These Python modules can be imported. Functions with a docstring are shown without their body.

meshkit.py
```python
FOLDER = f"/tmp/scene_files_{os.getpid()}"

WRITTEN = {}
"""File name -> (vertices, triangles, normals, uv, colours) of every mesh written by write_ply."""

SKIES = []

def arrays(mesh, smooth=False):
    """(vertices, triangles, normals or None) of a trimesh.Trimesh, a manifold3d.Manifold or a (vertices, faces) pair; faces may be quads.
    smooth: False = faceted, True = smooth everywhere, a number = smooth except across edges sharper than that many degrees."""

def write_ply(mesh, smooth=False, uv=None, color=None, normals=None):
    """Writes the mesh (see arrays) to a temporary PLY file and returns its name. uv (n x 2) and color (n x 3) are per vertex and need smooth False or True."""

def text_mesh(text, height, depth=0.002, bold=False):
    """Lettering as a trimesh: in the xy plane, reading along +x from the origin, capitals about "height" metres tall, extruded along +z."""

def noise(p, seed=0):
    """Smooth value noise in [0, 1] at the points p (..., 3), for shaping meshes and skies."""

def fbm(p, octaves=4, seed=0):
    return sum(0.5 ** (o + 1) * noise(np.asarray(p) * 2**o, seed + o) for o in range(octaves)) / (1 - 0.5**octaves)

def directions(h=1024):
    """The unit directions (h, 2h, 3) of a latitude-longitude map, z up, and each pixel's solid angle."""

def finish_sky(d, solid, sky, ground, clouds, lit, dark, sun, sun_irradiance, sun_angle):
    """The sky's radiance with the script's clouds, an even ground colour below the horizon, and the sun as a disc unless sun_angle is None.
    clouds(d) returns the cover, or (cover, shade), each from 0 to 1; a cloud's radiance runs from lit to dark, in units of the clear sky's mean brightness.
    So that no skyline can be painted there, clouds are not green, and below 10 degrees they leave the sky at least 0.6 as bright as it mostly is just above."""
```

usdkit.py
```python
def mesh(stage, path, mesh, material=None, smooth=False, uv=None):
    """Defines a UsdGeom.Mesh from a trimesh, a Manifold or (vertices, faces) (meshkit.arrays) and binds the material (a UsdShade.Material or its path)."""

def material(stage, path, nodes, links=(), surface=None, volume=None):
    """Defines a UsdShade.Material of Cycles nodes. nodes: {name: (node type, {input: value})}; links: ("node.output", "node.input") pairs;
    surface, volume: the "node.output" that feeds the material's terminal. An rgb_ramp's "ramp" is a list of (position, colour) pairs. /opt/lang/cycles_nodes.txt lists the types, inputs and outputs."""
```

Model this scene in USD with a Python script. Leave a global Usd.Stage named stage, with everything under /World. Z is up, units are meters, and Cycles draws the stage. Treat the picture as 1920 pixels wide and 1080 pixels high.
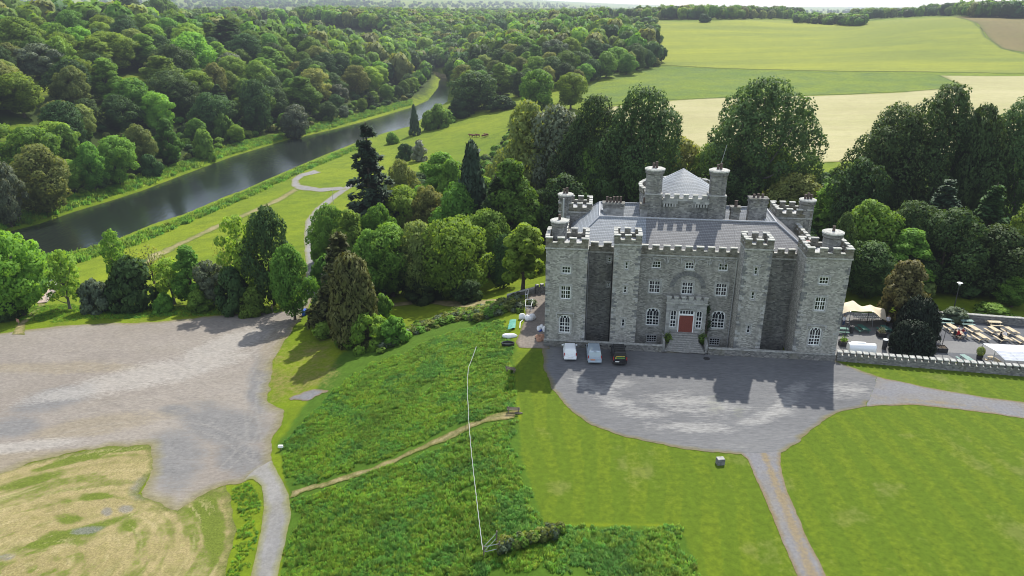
import math, random
import numpy as np
import trimesh, shapely, manifold3d
from shapely.geometry import Polygon, Point, LineString, box as sbox
from shapely import affinity
from scipy.interpolate import RBFInterpolator
from scipy.ndimage import map_coordinates
from pxr import Usd, UsdGeom, UsdLux, UsdShade, Sdf, Gf, Vt
import usdkit, meshkit

stage = Usd.Stage.CreateInMemory()
UsdGeom.SetStageUpAxis(stage, 'Z')
UsdGeom.SetStageMetersPerUnit(stage, 1.0)
UsdGeom.Xform.Define(stage, '/World')
UsdGeom.Scope.Define(stage, '/World/Looks')
T = Sdf.ValueTypeNames

# ------------------------------------------------------------------ camera, sky, sun
CAM_H, PITCH, FPX = 44.0, math.radians(21.25), 1350.0
EXPOSURE = 0.36
cam = UsdGeom.Camera.Define(stage, '/World/camera')
cam.AddTranslateOp().Set((0, 0, CAM_H))
cam.AddRotateXOp().Set(90 - math.degrees(PITCH))
cam.CreateHorizontalApertureAttr(36.0)
cam.CreateVerticalApertureAttr(20.25)
cam.CreateFocalLengthAttr(36.0 * FPX / 1920)
cam.CreateExposureAttr(EXPOSURE)
cam.CreateClippingRangeAttr((0.5, 100000.0))

SUN_AZ, SUN_EL = math.radians(23.0), math.radians(49.0)
SKY_STRENGTH = 0.13
sky = UsdLux.DomeLight.Define(stage, '/World/sky')
skymat = usdkit.material(stage, '/World/Looks/sky_look', {
    's': ('sky_texture', {'sky_type': 'single_scattering', 'sun_disc': False, 'sun_elevation': SUN_EL, 'sun_rotation': SUN_AZ, 'air_density': 1.0, 'aerosol_density': 1.4}),
    'tc': ('texture_coordinate', {}),
    'mp': ('mapping', {'scale': (1.0, 1.0, 2.6)}),
    'n': ('noise_texture', {'scale': 2.1, 'detail': 6.0, 'roughness': 0.55}),
    'r': ('rgb_ramp', {'ramp': [(0.0, (0, 0, 0)), (0.42, (0, 0, 0)), (0.58, (0.8, 0.8, 0.8)), (1.0, (1, 1, 1))]}),
    'mx': ('mix_color', {'blend_type': 'mix', 'b': (6.2, 6.6, 7.2)}),
    'b': ('background_shader', {'strength': SKY_STRENGTH}),
}, [('tc.generated', 'mp.vector'), ('mp.vector', 'n.vector'), ('n.fac', 'r.fac'), ('s.color', 'mx.a'), ('r.color', 'mx.fac'), ('mx.result', 'b.color')], surface='b.background')
UsdShade.MaterialBindingAPI.Apply(sky.GetPrim()).Bind(skymat)
sky.GetPrim().SetCustomDataByKey('label', 'pale sky with white cloud')
sky.GetPrim().SetCustomDataByKey('kind', 'structure')
sun = UsdLux.DistantLight.Define(stage, '/World/sun')
sun.AddRotateXYZOp().Set((-(90 - math.degrees(SUN_EL)), 0, -math.degrees(SUN_AZ)))
sun.CreateIntensityAttr(1.18)
sun.CreateAngleAttr(0.8)
sun.CreateNormalizeAttr(True)
sun.CreateColorAttr((1.0, 0.955, 0.87))

# ------------------------------------------------------------------ helpers
SP, CP = math.sin(PITCH), math.cos(PITCH)
def ray(px, py):
    dx, dy = px - 960.0, py - 540.0
    return np.array([dx, FPX * CP - dy * SP, -(FPX * SP + dy * CP)])
def on_z(px, py, z=0.0):
    d = ray(px, py); t = (z - CAM_H) / d[2]
    return np.array([d[0] * t, d[1] * t, z])
def project(p):
    p = np.asarray(p, float); x, y, z = p[..., 0], p[..., 1], p[..., 2] - CAM_H
    f = y * CP - z * SP; f = np.where(f < 1e-6, 1e-6, f)
    return 960 + FPX * x / f, 540 + FPX * (-(y * SP + z * CP)) / f
def depth_of(p):
    return p[1] * CP - (p[2] - CAM_H) * SP

USED = {}
def path_for(parent, name):
    base = f'{parent}/{name}'
    k = USED.get(base, 0); USED[base] = k + 1
    return base if k == 0 else f'{base}_{k:03d}'
def pth(p):
    return p if isinstance(p, str) else str(p.GetPath())
def tag(prim, label=None, cat=None, group=None, kind=None):
    prim = prim.GetPrim() if hasattr(prim, 'GetPrim') else prim
    for k, val in (('label', label), ('category', cat), ('group', group), ('kind', kind)):
        if val: prim.SetCustomDataByKey(k, val)
    return prim
def thing(name, label, cat, loc=(0, 0, 0), rz=0.0, group=None, scale=None, parent='/World'):
    x = UsdGeom.Xform.Define(stage, path_for(parent, name))
    x.AddTranslateOp().Set(Gf.Vec3d(*map(float, loc)))
    if rz: x.AddRotateZOp().Set(float(rz))
    if scale is not None: x.AddScaleOp().Set(Gf.Vec3f(*map(float, scale)))
    tag(x, label, cat, group)
    return x.GetPrim()
def obj(name, mesh, mat, parent='/World', smooth=False, label=None, cat=None, group=None, kind=None, prim=None):
    if isinstance(mesh, list): mesh = cat_mesh(mesh)
    m = usdkit.mesh(stage, path_for(pth(parent), name), mesh, mat, smooth)
    if prim:
        for k, arr in prim.items():
            arr = np.asarray(arr, np.float32)
            pv = UsdGeom.PrimvarsAPI(m).CreatePrimvar(k, T.FloatArray if arr.ndim == 1 else T.Color3fArray, 'vertex')
            pv.Set(Vt.FloatArray.FromNumpy(arr) if arr.ndim == 1 else Vt.Vec3fArray.FromNumpy(arr))
    tag(m, label, cat, group, kind)
    return m.GetPrim()
def cat_mesh(ms):
    V, F, n = [], [], 0
    for m in ms:
        v, f, _ = meshkit.arrays(m); V.append(v); F.append(f + n); n += len(v)
    return trimesh.Trimesh(np.vstack(V), np.vstack(F), process=False)
def bx(x0, x1, y0, y1, z0, z1):
    m = trimesh.creation.box((x1 - x0, y1 - y0, z1 - z0)); m.apply_translation(((x0 + x1) / 2, (y0 + y1) / 2, (z0 + z1) / 2)); return m
def cyl(r, z0, z1, x=0, y=0, n=16, r1=None):
    r1 = r if r1 is None else r1
    a = np.linspace(0, 2 * np.pi, n, endpoint=False)
    lo = np.stack([x + r * np.cos(a), y + r * np.sin(a), np.full(n, z0)], 1); hi = np.stack([x + r1 * np.cos(a), y + r1 * np.sin(a), np.full(n, z1)], 1)
    v = np.vstack([lo, hi, [[x, y, z0], [x, y, z1]]]); i = np.arange(n); j = (i + 1) % n
    f = np.vstack([np.stack([i, j, j + n], 1), np.stack([i, j + n, i + n], 1), np.stack([np.full(n, 2 * n), j, i], 1), np.stack([np.full(n, 2 * n + 1), i + n, j + n], 1)])
    return trimesh.Trimesh(v, f, process=False)
def tube(pts, rad, n=6):
    pts = np.asarray(pts, float); rad = np.broadcast_to(np.asarray(rad, float), (len(pts),))
    d = np.gradient(pts, axis=0); d /= np.maximum(np.linalg.norm(d, axis=1, keepdims=True), 1e-9)
    ref = np.where(np.abs(d[:, 2:3]) > 0.9, [[1.0, 0, 0]], [[0, 0, 1.0]])
    a = np.cross(d, ref); a /= np.maximum(np.linalg.norm(a, axis=1, keepdims=True), 1e-9); b = np.cross(d, a)
    t = np.linspace(0, 2 * np.pi, n, endpoint=False)
    v = pts[:, None] + rad[:, None, None] * (np.cos(t)[None, :, None] * a[:, None] + np.sin(t)[None, :, None] * b[:, None])
    k = len(pts); i, j = np.meshgrid(np.arange(k - 1), np.arange(n), indexing='ij'); j2 = (j + 1) % n
    q = np.stack([i * n + j, i * n + j2, (i + 1) * n + j2, (i + 1) * n + j], -1).reshape(-1, 4)
    f = np.vstack([q[:, [0, 1, 2]], q[:, [0, 2, 3]]])
    vv = np.vstack([v.reshape(-1, 3), pts[:1], pts[-1:]]); jj = np.arange(n); e = k * n
    f = np.vstack([f, np.stack([np.full(n, e), (jj + 1) % n, jj], 1), np.stack([np.full(n, e + 1), (k - 1) * n + jj, (k - 1) * n + (jj + 1) % n], 1)])
    return trimesh.Trimesh(vv, f[:, ::-1], process=False)
def bar(a, b, r, n=6):
    return tube([a, b], r, n)
def extrude(poly, d):
    gs = getattr(poly, 'geoms', [poly])
    return cat_mesh([trimesh.creation.extrude_polygon(g, d, engine='earcut') for g in gs if g.area > 1e-6])
def hull_pts(pts):
    return trimesh.Trimesh(np.asarray(pts, float)).convex_hull if False else trimesh.convex.convex_hull(np.asarray(pts, float))
def rbox(x0, x1, y0, y1, z0, z1, c=0.05):
    pts = []
    for sx, x in ((1, x0), (-1, x1)):
        for sy, y in ((1, y0), (-1, y1)):
            for sz, z in ((1, z0), (-1, z1)):
                pts += [(x + sx * c, y + sy * c, z), (x + sx * c, y, z + sz * c), (x, y + sy * c, z + sz * c)]
    return hull_pts(pts)
def limbs(bones, refine=0.0):
    """one continuous surface from tapered bones ((p, r), (q, s))"""
    parts = []
    for (p, r), (q, s) in bones:
        a = trimesh.creation.icosphere(2, r); a.apply_translation(p)
        b = trimesh.creation.icosphere(2, s); b.apply_translation(q)
        parts.append(manifold3d.Manifold.hull_points(np.vstack([a.vertices, b.vertices])))
    m = parts[0]
    for x in parts[1:]: m = m + x
    mm = m.to_mesh()
    return trimesh.Trimesh(mm.vert_properties[:, :3], mm.tri_verts, process=False)

# ------------------------------------------------------------------ materials
LOOKS = {}
def look(name, nodes, links, surface='p.BSDF', volume=None):
    LOOKS[name] = usdkit.material(stage, f'/World/Looks/{name}', nodes, links, surface=surface, volume=volume)
    return LOOKS[name]
def plain(name, col, rough=0.6, metal=0.0, var=0.12, scale=6.0, spec=0.4, bump=0.0):
    lo = tuple(c * (1 - var) for c in col); hi = tuple(min(1, c * (1 + var)) for c in col)
    nodes = {'g': ('texture_coordinate', {}), 'n': ('noise_texture', {'scale': scale, 'detail': 4.0, 'roughness': 0.6}),
             'r': ('rgb_ramp', {'ramp': [(0.3, lo), (0.7, hi)]}), 'p': ('principled_bsdf', {'roughness': rough, 'metallic': metal, 'specular_ior_level': spec})}
    links = [('g.object', 'n.vector'), ('n.fac', 'r.fac'), ('r.color', 'p.base_color')]
    if bump:
        nodes['b'] = ('bump', {'strength': bump, 'distance': 0.05}); links += [('n.fac', 'b.height'), ('b.normal', 'p.normal')]
    return look(name, nodes, links)
def ground_look(name, base, other, spots, s=(0.03, 0.25, 2.2), amount=(0.5, 0.5), rough=0.95, bump=0.35, aniso=None, fine=0.55, edge=None, attrs=(), spec=0.15, bump_scale=3.0, detail=5.0):
    """earth, grass or gravel: two colours in broad patches, a third in blotches, fine grain on top; edge = (colour, metres) along the patch's own border;
    attrs = [(primvar, colour, strength)] blends a further colour in where the primvar says it lies"""
    nodes = {'g': ('geometry', {}), 'm': ('mapping', {'scale': aniso or (1, 1, 1)}),
             'n1': ('noise_texture', {'scale': s[0], 'detail': 4.0, 'roughness': 0.6, 'distortion': 0.4}),
             'n2': ('noise_texture', {'scale': s[1], 'detail': detail, 'roughness': 0.65}),
             'n3': ('noise_texture', {'scale': s[2], 'detail': 6.0, 'roughness': 0.7}),
             'r1': ('rgb_ramp', {'ramp': [(0.5 - amount[0] * 0.3, base), (0.5 + amount[0] * 0.3, other)]}),
             'r2': ('rgb_ramp', {'ramp': [(0.42, (0, 0, 0)), (0.72, (amount[1],) * 3)]}),
             'x': ('mix_color', {'b': spots}),
             'r3': ('rgb_ramp', {'ramp': [(0.25, (1 - fine,) * 3), (0.75, (1 + fine * 0.6,) * 3)]}),
             'mul': ('mix_color', {'blend_type': 'multiply', 'fac': 1.0}),
             'n4': ('noise_texture', {'scale': bump_scale, 'detail': 8.0, 'roughness': 0.7}),
             'b': ('bump', {'strength': bump, 'distance': 0.25}),
             'p': ('principled_bsdf', {'roughness': rough, 'specular_ior_level': spec})}
    links = [('g.position', 'm.vector'), ('m.vector', 'n2.vector'), ('m.vector', 'n3.vector'), ('g.position', 'n1.vector'), ('g.position', 'n4.vector'), ('n1.fac', 'r1.fac'), ('n2.fac', 'r2.fac'),
             ('r1.color', 'x.a'), ('r2.color', 'x.fac'), ('n3.fac', 'r3.fac'), ('r3.color', 'mul.b'), ('n4.fac', 'b.height'), ('b.normal', 'p.normal')]
    last = 'x.result'
    for k, (pv, col, strength) in enumerate(attrs):
        nodes[f'a{k}'] = ('attribute', {'attribute': pv})
        nodes[f'am{k}'] = ('math', {'math_type': 'multiply_add', 'value2': 1.1, 'value3': -0.55})
        nodes[f'an{k}'] = ('math', {'math_type': 'multiply_add', 'value2': 1.3})
        nodes[f'ao{k}'] = ('math', {'math_type': 'subtract', 'value2': 0.65})
        nodes[f'aa{k}'] = ('math', {'math_type': 'add'})
        nodes[f'ar{k}'] = ('map_range', {'from_min': 0.30, 'from_max': 0.78, 'to_min': 0.0, 'to_max': strength, 'clamp': True})
        nodes[f'ax{k}'] = ('mix_color', {'b': col})
        links += [('n2.fac', f'am{k}.value1'), ('n3.fac', f'an{k}.value1'), (f'am{k}.value', f'an{k}.value3'), (f'an{k}.value', f'ao{k}.value1'), (f'ao{k}.value', f'aa{k}.value2'), (f'a{k}.fac', f'aa{k}.value1'), (f'aa{k}.value', f'ar{k}.value'), (f'ar{k}.result', f'ax{k}.fac'), (last, f'ax{k}.a')]
        last = f'ax{k}.result'
    if edge:
        nodes['e'] = ('attribute', {'attribute': 'edge'})
        nodes['en'] = ('math', {'math_type': 'multiply_add', 'value2': -edge[1] * 1.6, 'value3': edge[1] * 0.8})
        nodes['ea'] = ('math', {'math_type': 'add'})
        nodes['em'] = ('map_range', {'from_min': 0.0, 'from_max': edge[1], 'to_min': 0.95, 'to_max': 0.0, 'clamp': True})
        nodes['ex'] = ('mix_color', {'b': edge[0]})
        links += [('n2.fac', 'en.value1'), ('en.value', 'ea.value2'), ('e.fac', 'ea.value1'), ('ea.value', 'em.value'), ('em.result', 'ex.fac'), (last, 'ex.a')]
        last = 'ex.result'
    links += [(last, 'mul.a'), ('mul.result', 'p.base_color')]
    return look(name, nodes, links)

LAWN = (0.075, 0.125, 0.010); LAWN2 = (0.105, 0.150, 0.014)
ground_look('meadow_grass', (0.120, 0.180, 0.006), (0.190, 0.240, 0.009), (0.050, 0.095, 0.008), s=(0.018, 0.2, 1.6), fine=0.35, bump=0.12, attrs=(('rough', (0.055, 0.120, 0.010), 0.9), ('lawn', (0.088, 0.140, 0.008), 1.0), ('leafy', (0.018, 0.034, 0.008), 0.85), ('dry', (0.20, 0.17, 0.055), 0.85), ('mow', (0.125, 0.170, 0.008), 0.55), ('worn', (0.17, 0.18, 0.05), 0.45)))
EDGE = (0.17, 0.15, 0.07)
ground_look('forecourt_gravel', (0.135, 0.137, 0.143), (0.165, 0.167, 0.172), (0.20, 0.20, 0.20), s=(0.05, 0.3, 2.5), aniso=(0.35, 1.6, 1), fine=0.35, edge=(EDGE, 0.7), attrs=(('pale', (0.34, 0.335, 0.32), 0.7), ('moss', (0.15, 0.165, 0.08), 0.5)), bump=0.2)
ground_look('path_gravel', (0.165, 0.170, 0.190), (0.20, 0.20, 0.21), (0.20, 0.17, 0.11), s=(0.06, 0.3, 3), fine=0.3, edge=((0.19, 0.15, 0.08), 0.5), attrs=(('strip', (0.23, 0.18, 0.10), 0.8),), bump=0.2)
ground_look('car_park_gravel', (0.230, 0.204, 0.178), (0.275, 0.248, 0.216), (0.22, 0.195, 0.16), s=(0.04, 0.2, 2.6), aniso=(0.55, 1.25, 1), fine=0.38, edge=((0.20, 0.18, 0.09), 1.6), attrs=(('blue', (0.165, 0.168, 0.172), 0.75), ('tan', (0.25, 0.21, 0.14), 0.5), ('pale', (0.36, 0.34, 0.31), 0.55), ('track', (0.32, 0.30, 0.27), 0.2)), bump=0.2)
ground_look('hay_stubble', (0.27, 0.225, 0.10), (0.34, 0.285, 0.14), (0.22, 0.20, 0.07), s=(0.08, 0.8, 5), amount=(0.5,0.8), fine=0.55, edge=((0.12, 0.14, 0.03), 1.0), attrs=(('green', (0.115, 0.155, 0.018), 0.95), ('blue', (0.17, 0.17, 0.18), 0.65), ('streak', (0.40, 0.34, 0.18), 0.45), ('furrow', (0.17, 0.17, 0.05), 0.4)))
ground_look('straw_path', (0.28, 0.23, 0.11), (0.34, 0.28, 0.15), (0.10, 0.12, 0.03), s=(0.2, 0.6, 4), fine=0.5, edge=((0.13, 0.14, 0.03), 0.5), amount=(0.5, 0.9))
ground_look('river_track', (0.23, 0.20, 0.085), (0.30, 0.26, 0.13), (0.13, 0.16, 0.03), s=(0.05, 0.3, 2), fine=0.3, edge=((0.11, 0.15, 0.02), 1.2))
ground_look('lane_gravel', (0.235, 0.23, 0.225), (0.28, 0.27, 0.255), (0.19, 0.18, 0.15), s=(0.05, 0.3, 2), fine=0.25, edge=((0.20, 0.20, 0.08), 0.8))
ground_look('yard_gravel', (0.17, 0.145, 0.125), (0.22, 0.195, 0.17), (0.30, 0.25, 0.21), s=(0.15, 0.5, 3), fine=0.35, edge=((0.13, 0.12, 0.06), 0.4))
ground_look('wheat', (0.145, 0.185, 0.024), (0.195, 0.225, 0.026), (0.29, 0.31, 0.018), s=(0.006, 0.012, 0.25), aniso=(0.35, 1.8, 1), amount=(0.6, 0.85), fine=0.22, edge=((0.06, 0.09, 0.02), 3.0))
ground_look('clover_field', (0.105, 0.165, 0.014), (0.175, 0.225, 0.014), (0.085, 0.14, 0.035), s=(0.012, 0.05, 0.5), amount=(0.6, 0.8), fine=0.35, edge=((0.05, 0.09, 0.02), 2.0))
ground_look('stubble_field', (0.34, 0.315, 0.155), (0.41, 0.375, 0.20), (0.29, 0.295, 0.11), s=(0.012, 0.04, 0.5), aniso=(0.4, 1.6, 1), fine=0.2, edge=((0.2, 0.2, 0.06), 3.0))
ground_look('brown_crop', (0.155, 0.125, 0.045), (0.19, 0.155, 0.055), (0.13, 0.13, 0.035), s=(0.01, 0.03, 0.4), fine=0.25, edge=((0.11, 0.12, 0.03), 4.0))
ground_look('court_paving', (0.20, 0.20, 0.20), (0.23, 0.228, 0.225), (0.17, 0.17, 0.175), s=(0.2, 1.0, 5), fine=0.18, amount=(0.5, 0.5), bump=0.1)
ground_look('court_gravel', (0.105, 0.112, 0.125), (0.13, 0.137, 0.15), (0.15, 0.15, 0.155), s=(0.15, 0.8, 5), fine=0.3, bump=0.15)
look('river_water', {'g': ('geometry', {}), 'm': ('mapping', {'rotation': (0, 0, -0.3), 'scale': (1.0, 0.32, 1)}), 'n': ('noise_texture', {'scale': 0.9, 'detail': 6.0, 'roughness': 0.6}),
     'n2': ('noise_texture', {'scale': 0.022, 'detail': 3.0}), 'r2': ('map_range', {'from_min': 0.40, 'from_max': 0.62, 'to_min': 0.10, 'to_max': 0.85, 'clamp': True}),
     'b': ('bump', {'distance': 0.22}), 'p': ('principled_bsdf', {'base_color': (0.012, 0.016, 0.012), 'roughness': 0.1, 'ior': 1.33, 'specular_ior_level': 0.5})},
     [('g.position', 'm.vector'), ('m.vector', 'n.vector'), ('m.vector', 'n2.vector'), ('n2.fac', 'r2.value'), ('r2.result', 'b.strength'), ('n.fac', 'b.height'), ('b.normal', 'p.normal')])

def stone_look(name, light, dark, mortar, w=0.46, h=0.2, dirt=0.55, moss=0.0, seed=0.0, tint=(0.16, 0.15, 0.11)):
    """squared rubble: courses of stones in a plane that runs round the building (x + y, z), each stone its own tone, dirt in broad streaks"""
    nodes = {'t': ('texture_coordinate', {}), 'sx': ('separate_xyz', {}), 'ad': ('math', {'math_type': 'add'}), 'cb': ('combine_xyz', {'z': seed}),
             'wn': ('noise_texture', {'scale': 1.7, 'detail': 2.0}), 'wv': ('vector_math', {'vector_math_type': 'add', 'math_type': 'multiply_add', 'vector2': (0.06, 0.05, 0.0)}),
             'br': ('brick_texture', {'color1': (0.08, 0.08, 0.08), 'color2': (1, 1, 1), 'mortar': (0.5, 0.5, 0.5), 'scale': 1.0, 'mortar_size': 0.016, 'mortar_smooth': 0.4, 'bias': 0.0, 'brick_width': w, 'row_height': h, 'offset': 0.43, 'squash': 0.8, 'squash_frequency': 3}),
             'bw': ('rgb_to_bw', {}),
             'nf': ('noise_texture', {'scale': 7.0, 'detail': 6.0, 'roughness': 0.7}),
             'av': ('math', {'math_type': 'multiply_add', 'value2': 0.72}), 'nh': ('math', {'math_type': 'multiply', 'value2': 0.3}),
             'r': ('rgb_ramp', {'ramp': [(0.12, dark), (0.5, tuple((a + b) / 2 for a, b in zip(light, dark))), (0.85, light)]}),
             'mm': ('mix_color', {'b': mortar}),
             'st': ('mapping', {'scale': (0.9, 0.9, 0.16)}), 'nd': ('noise_texture', {'scale': 0.9, 'detail': 5.0, 'roughness': 0.6}),
             'rd': ('map_range', {'from_min': 0.45, 'from_max': 0.72, 'to_min': 0.0, 'to_max': dirt, 'clamp': True}),
             'md': ('mix_color', {'blend_type': 'mix', 'b': tuple(c * 0.55 for c in dark)}),
             'nm': ('noise_texture', {'scale': 0.55, 'detail': 6.0, 'roughness': 0.7}), 'rm': ('map_range', {'from_min': 0.5, 'from_max': 0.68, 'to_min': 0.0, 'to_max': moss, 'clamp': True}),
             'mo': ('mix_color', {'b': tint}),
             'b': ('bump', {'strength': 0.6, 'distance': 0.04, 'invert': True}), 'b2': ('bump', {'strength': 0.35, 'distance': 0.03}),
             'p': ('principled_bsdf', {'roughness': 0.92, 'specular_ior_level': 0.15})}
    links = [('t.object', 'sx.vector'), ('sx.x', 'ad.value1'), ('sx.y', 'ad.value2'), ('ad.value', 'cb.x'), ('sx.z', 'cb.y'), ('t.object', 'wn.vector'), ('wn.color', 'wv.vector1'), ('cb.vector', 'wv.vector3'),
             ('wv.vector', 'br.vector'), ('br.color', 'bw.color'), ('t.object', 'nf.vector'), ('bw.val', 'av.value1'), ('nf.fac', 'nh.value1'), ('nh.value', 'av.value3'), ('av.value', 'r.fac'),
             ('r.color', 'mm.a'), ('br.fac', 'mm.fac'), ('t.object', 'st.vector'), ('st.vector', 'nd.vector'), ('nd.fac', 'rd.value'), ('rd.result', 'md.fac'), ('mm.result', 'md.a'),
             ('t.object', 'nm.vector'), ('nm.fac', 'rm.value'), ('rm.result', 'mo.fac'), ('md.result', 'mo.a'), ('mo.result', 'p.base_color'),
             ('br.fac', 'b.height'), ('nf.fac', 'b2.height'), ('b.normal', 'b2.normal'), ('b2.normal', 'p.normal')]
    nodes['wv'] = ('vector_math', {'math_type': 'multiply_add', 'vector2': (0.06, 0.05, 0.0)})
    return look(name, nodes, links)
stone_look('castle_stone', (0.47, 0.458, 0.412), (0.165, 0.161, 0.148), (0.305, 0.303, 0.28), w=0.34, h=0.15, dirt=0.5, moss=0.2)
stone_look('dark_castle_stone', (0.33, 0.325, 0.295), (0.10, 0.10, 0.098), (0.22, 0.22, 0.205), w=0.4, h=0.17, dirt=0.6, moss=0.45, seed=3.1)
stone_look('ashlar_stone', (0.42, 0.42, 0.395), (0.21, 0.21, 0.205), (0.28, 0.28, 0.27), w=0.75, h=0.33, dirt=0.4, moss=0.2, seed=7.7)
stone_look('mossy_parapet_stone', (0.31, 0.295, 0.245), (0.10, 0.096, 0.08), (0.20, 0.19, 0.165), dirt=0.5, moss=0.85, seed=5.3, tint=(0.10, 0.088, 0.038))
stone_look('garden_wall_stone', (0.29, 0.28, 0.26), (0.09, 0.09, 0.088), (0.18, 0.18, 0.17), w=0.34, h=0.16, dirt=0.4, moss=0.5, seed=9.2, tint=(0.13, 0.125, 0.07))
plain('pale_coping', (0.42, 0.42, 0.39), 0.9, var=0.35, scale=3.0, spec=0.1, bump=0.3)
plain('string_stone', (0.36, 0.36, 0.335), 0.9, var=0.4, scale=2.5, spec=0.1, bump=0.3)
plain('grey_dressing', (0.34, 0.34, 0.325), 0.9, var=0.3, scale=4.0, spec=0.1, bump=0.3)
plain('dark_quoin', (0.165, 0.167, 0.165), 0.9, var=0.35, scale=3.0, spec=0.1, bump=0.3)
plain('step_stone', (0.27, 0.265, 0.25), 0.9, var=0.25, scale=3.0, spec=0.1)
def slate_look(name, a, b, course=0.24):
    return look(name, {'t': ('texture_coordinate', {}), 's': ('separate_xyz', {}), 'ad': ('math', {'math_type': 'add'}), 'c': ('combine_xyz', {}),
        'br': ('brick_texture', {'color1': (0, 0, 0), 'color2': (1, 1, 1), 'mortar': (0.0, 0.0, 0.0), 'scale': 1.0, 'mortar_size': 0.022, 'mortar_smooth': 0.3, 'brick_width': 0.34, 'row_height': course}),
        'bw': ('rgb_to_bw', {}), 'n': ('noise_texture', {'scale': 0.8, 'detail': 5.0, 'roughness': 0.65}), 'm': ('math', {'math_type': 'multiply_add', 'value2': 0.4}), 'mu': ('math', {'math_type': 'multiply', 'value2': 0.6}),
        'r': ('rgb_ramp', {'ramp': [(0.2, a), (0.75, b)]}), 'd': ('mix_color', {'b': tuple(x * 0.35 for x in a)}), 'bp': ('bump', {'strength': 0.5, 'distance': 0.02, 'invert': True}),
        'p': ('principled_bsdf', {'roughness': 0.5, 'specular_ior_level': 0.35})},
        [('t.object', 's.vector'), ('s.x', 'ad.value1'), ('s.y', 'ad.value2'), ('ad.value', 'c.x'), ('s.z', 'c.y'), ('c.vector', 'br.vector'), ('br.color', 'bw.color'), ('bw.val', 'm.value1'), ('t.object', 'n.vector'), ('n.fac', 'mu.value1'), ('mu.value', 'm.value3'),
         ('m.value', 'r.fac'), ('r.color', 'd.a'), ('br.fac', 'd.fac'), ('d.result', 'p.base_color'), ('br.fac', 'bp.height'), ('bp.normal', 'p.normal')])
slate_look('blue_slate', (0.27, 0.295, 0.325), (0.36, 0.39, 0.42), 0.16)
slate_look('purple_slate', (0.185, 0.187, 0.195), (0.245, 0.247, 0.255), 0.16)
plain('lead_flashing', (0.33, 0.34, 0.36), 0.5, var=0.2)
plain('white_paint', (0.78, 0.79, 0.78), 0.45, var=0.06)
look('dark_glass', {'p': ('principled_bsdf', {'base_color': (0.012, 0.015, 0.018), 'roughness': 0.07, 'specular_ior_level': 0.6}), 'g': ('geometry', {}), 'n': ('noise_texture', {'scale': 2.0}), 'b': ('bump', {'strength': 0.12, 'distance': 0.02})},
     [('g.position', 'n.vector'), ('n.fac', 'b.height'), ('b.normal', 'p.normal')])
plain('red_door_paint', (0.17, 0.042, 0.030), 0.5, var=0.2)
plain('clay_pot', (0.085, 0.06, 0.05), 0.85, var=0.3)
plain('dark_iron', (0.03, 0.03, 0.032), 0.6, var=0.2)
plain('black_rubber', (0.018, 0.018, 0.018), 0.8)
plain('grey_metal', (0.42, 0.43, 0.44), 0.4, metal=0.6)
plain('light_wood', (0.52, 0.43, 0.29), 0.75, var=0.2, scale=5)
plain('green_paint', (0.045, 0.155, 0.12), 0.6, var=0.15)
plain('faded_green_paint', (0.20, 0.31, 0.28), 0.7, var=0.15)
plain('weathered_wood', (0.16, 0.13, 0.10), 0.9, var=0.25)
plain('bridge_deck_wood', (0.42, 0.33, 0.27), 0.85, var=0.2)
plain('van_white', (0.80, 0.82, 0.83), 0.25, var=0.02, spec=0.5)
plain('van_silver', (0.42, 0.50, 0.57), 0.25, metal=0.35, var=0.02, spec=0.5)
plain('van_black', (0.012, 0.012, 0.014), 0.22, var=0.05, spec=0.5)
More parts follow.
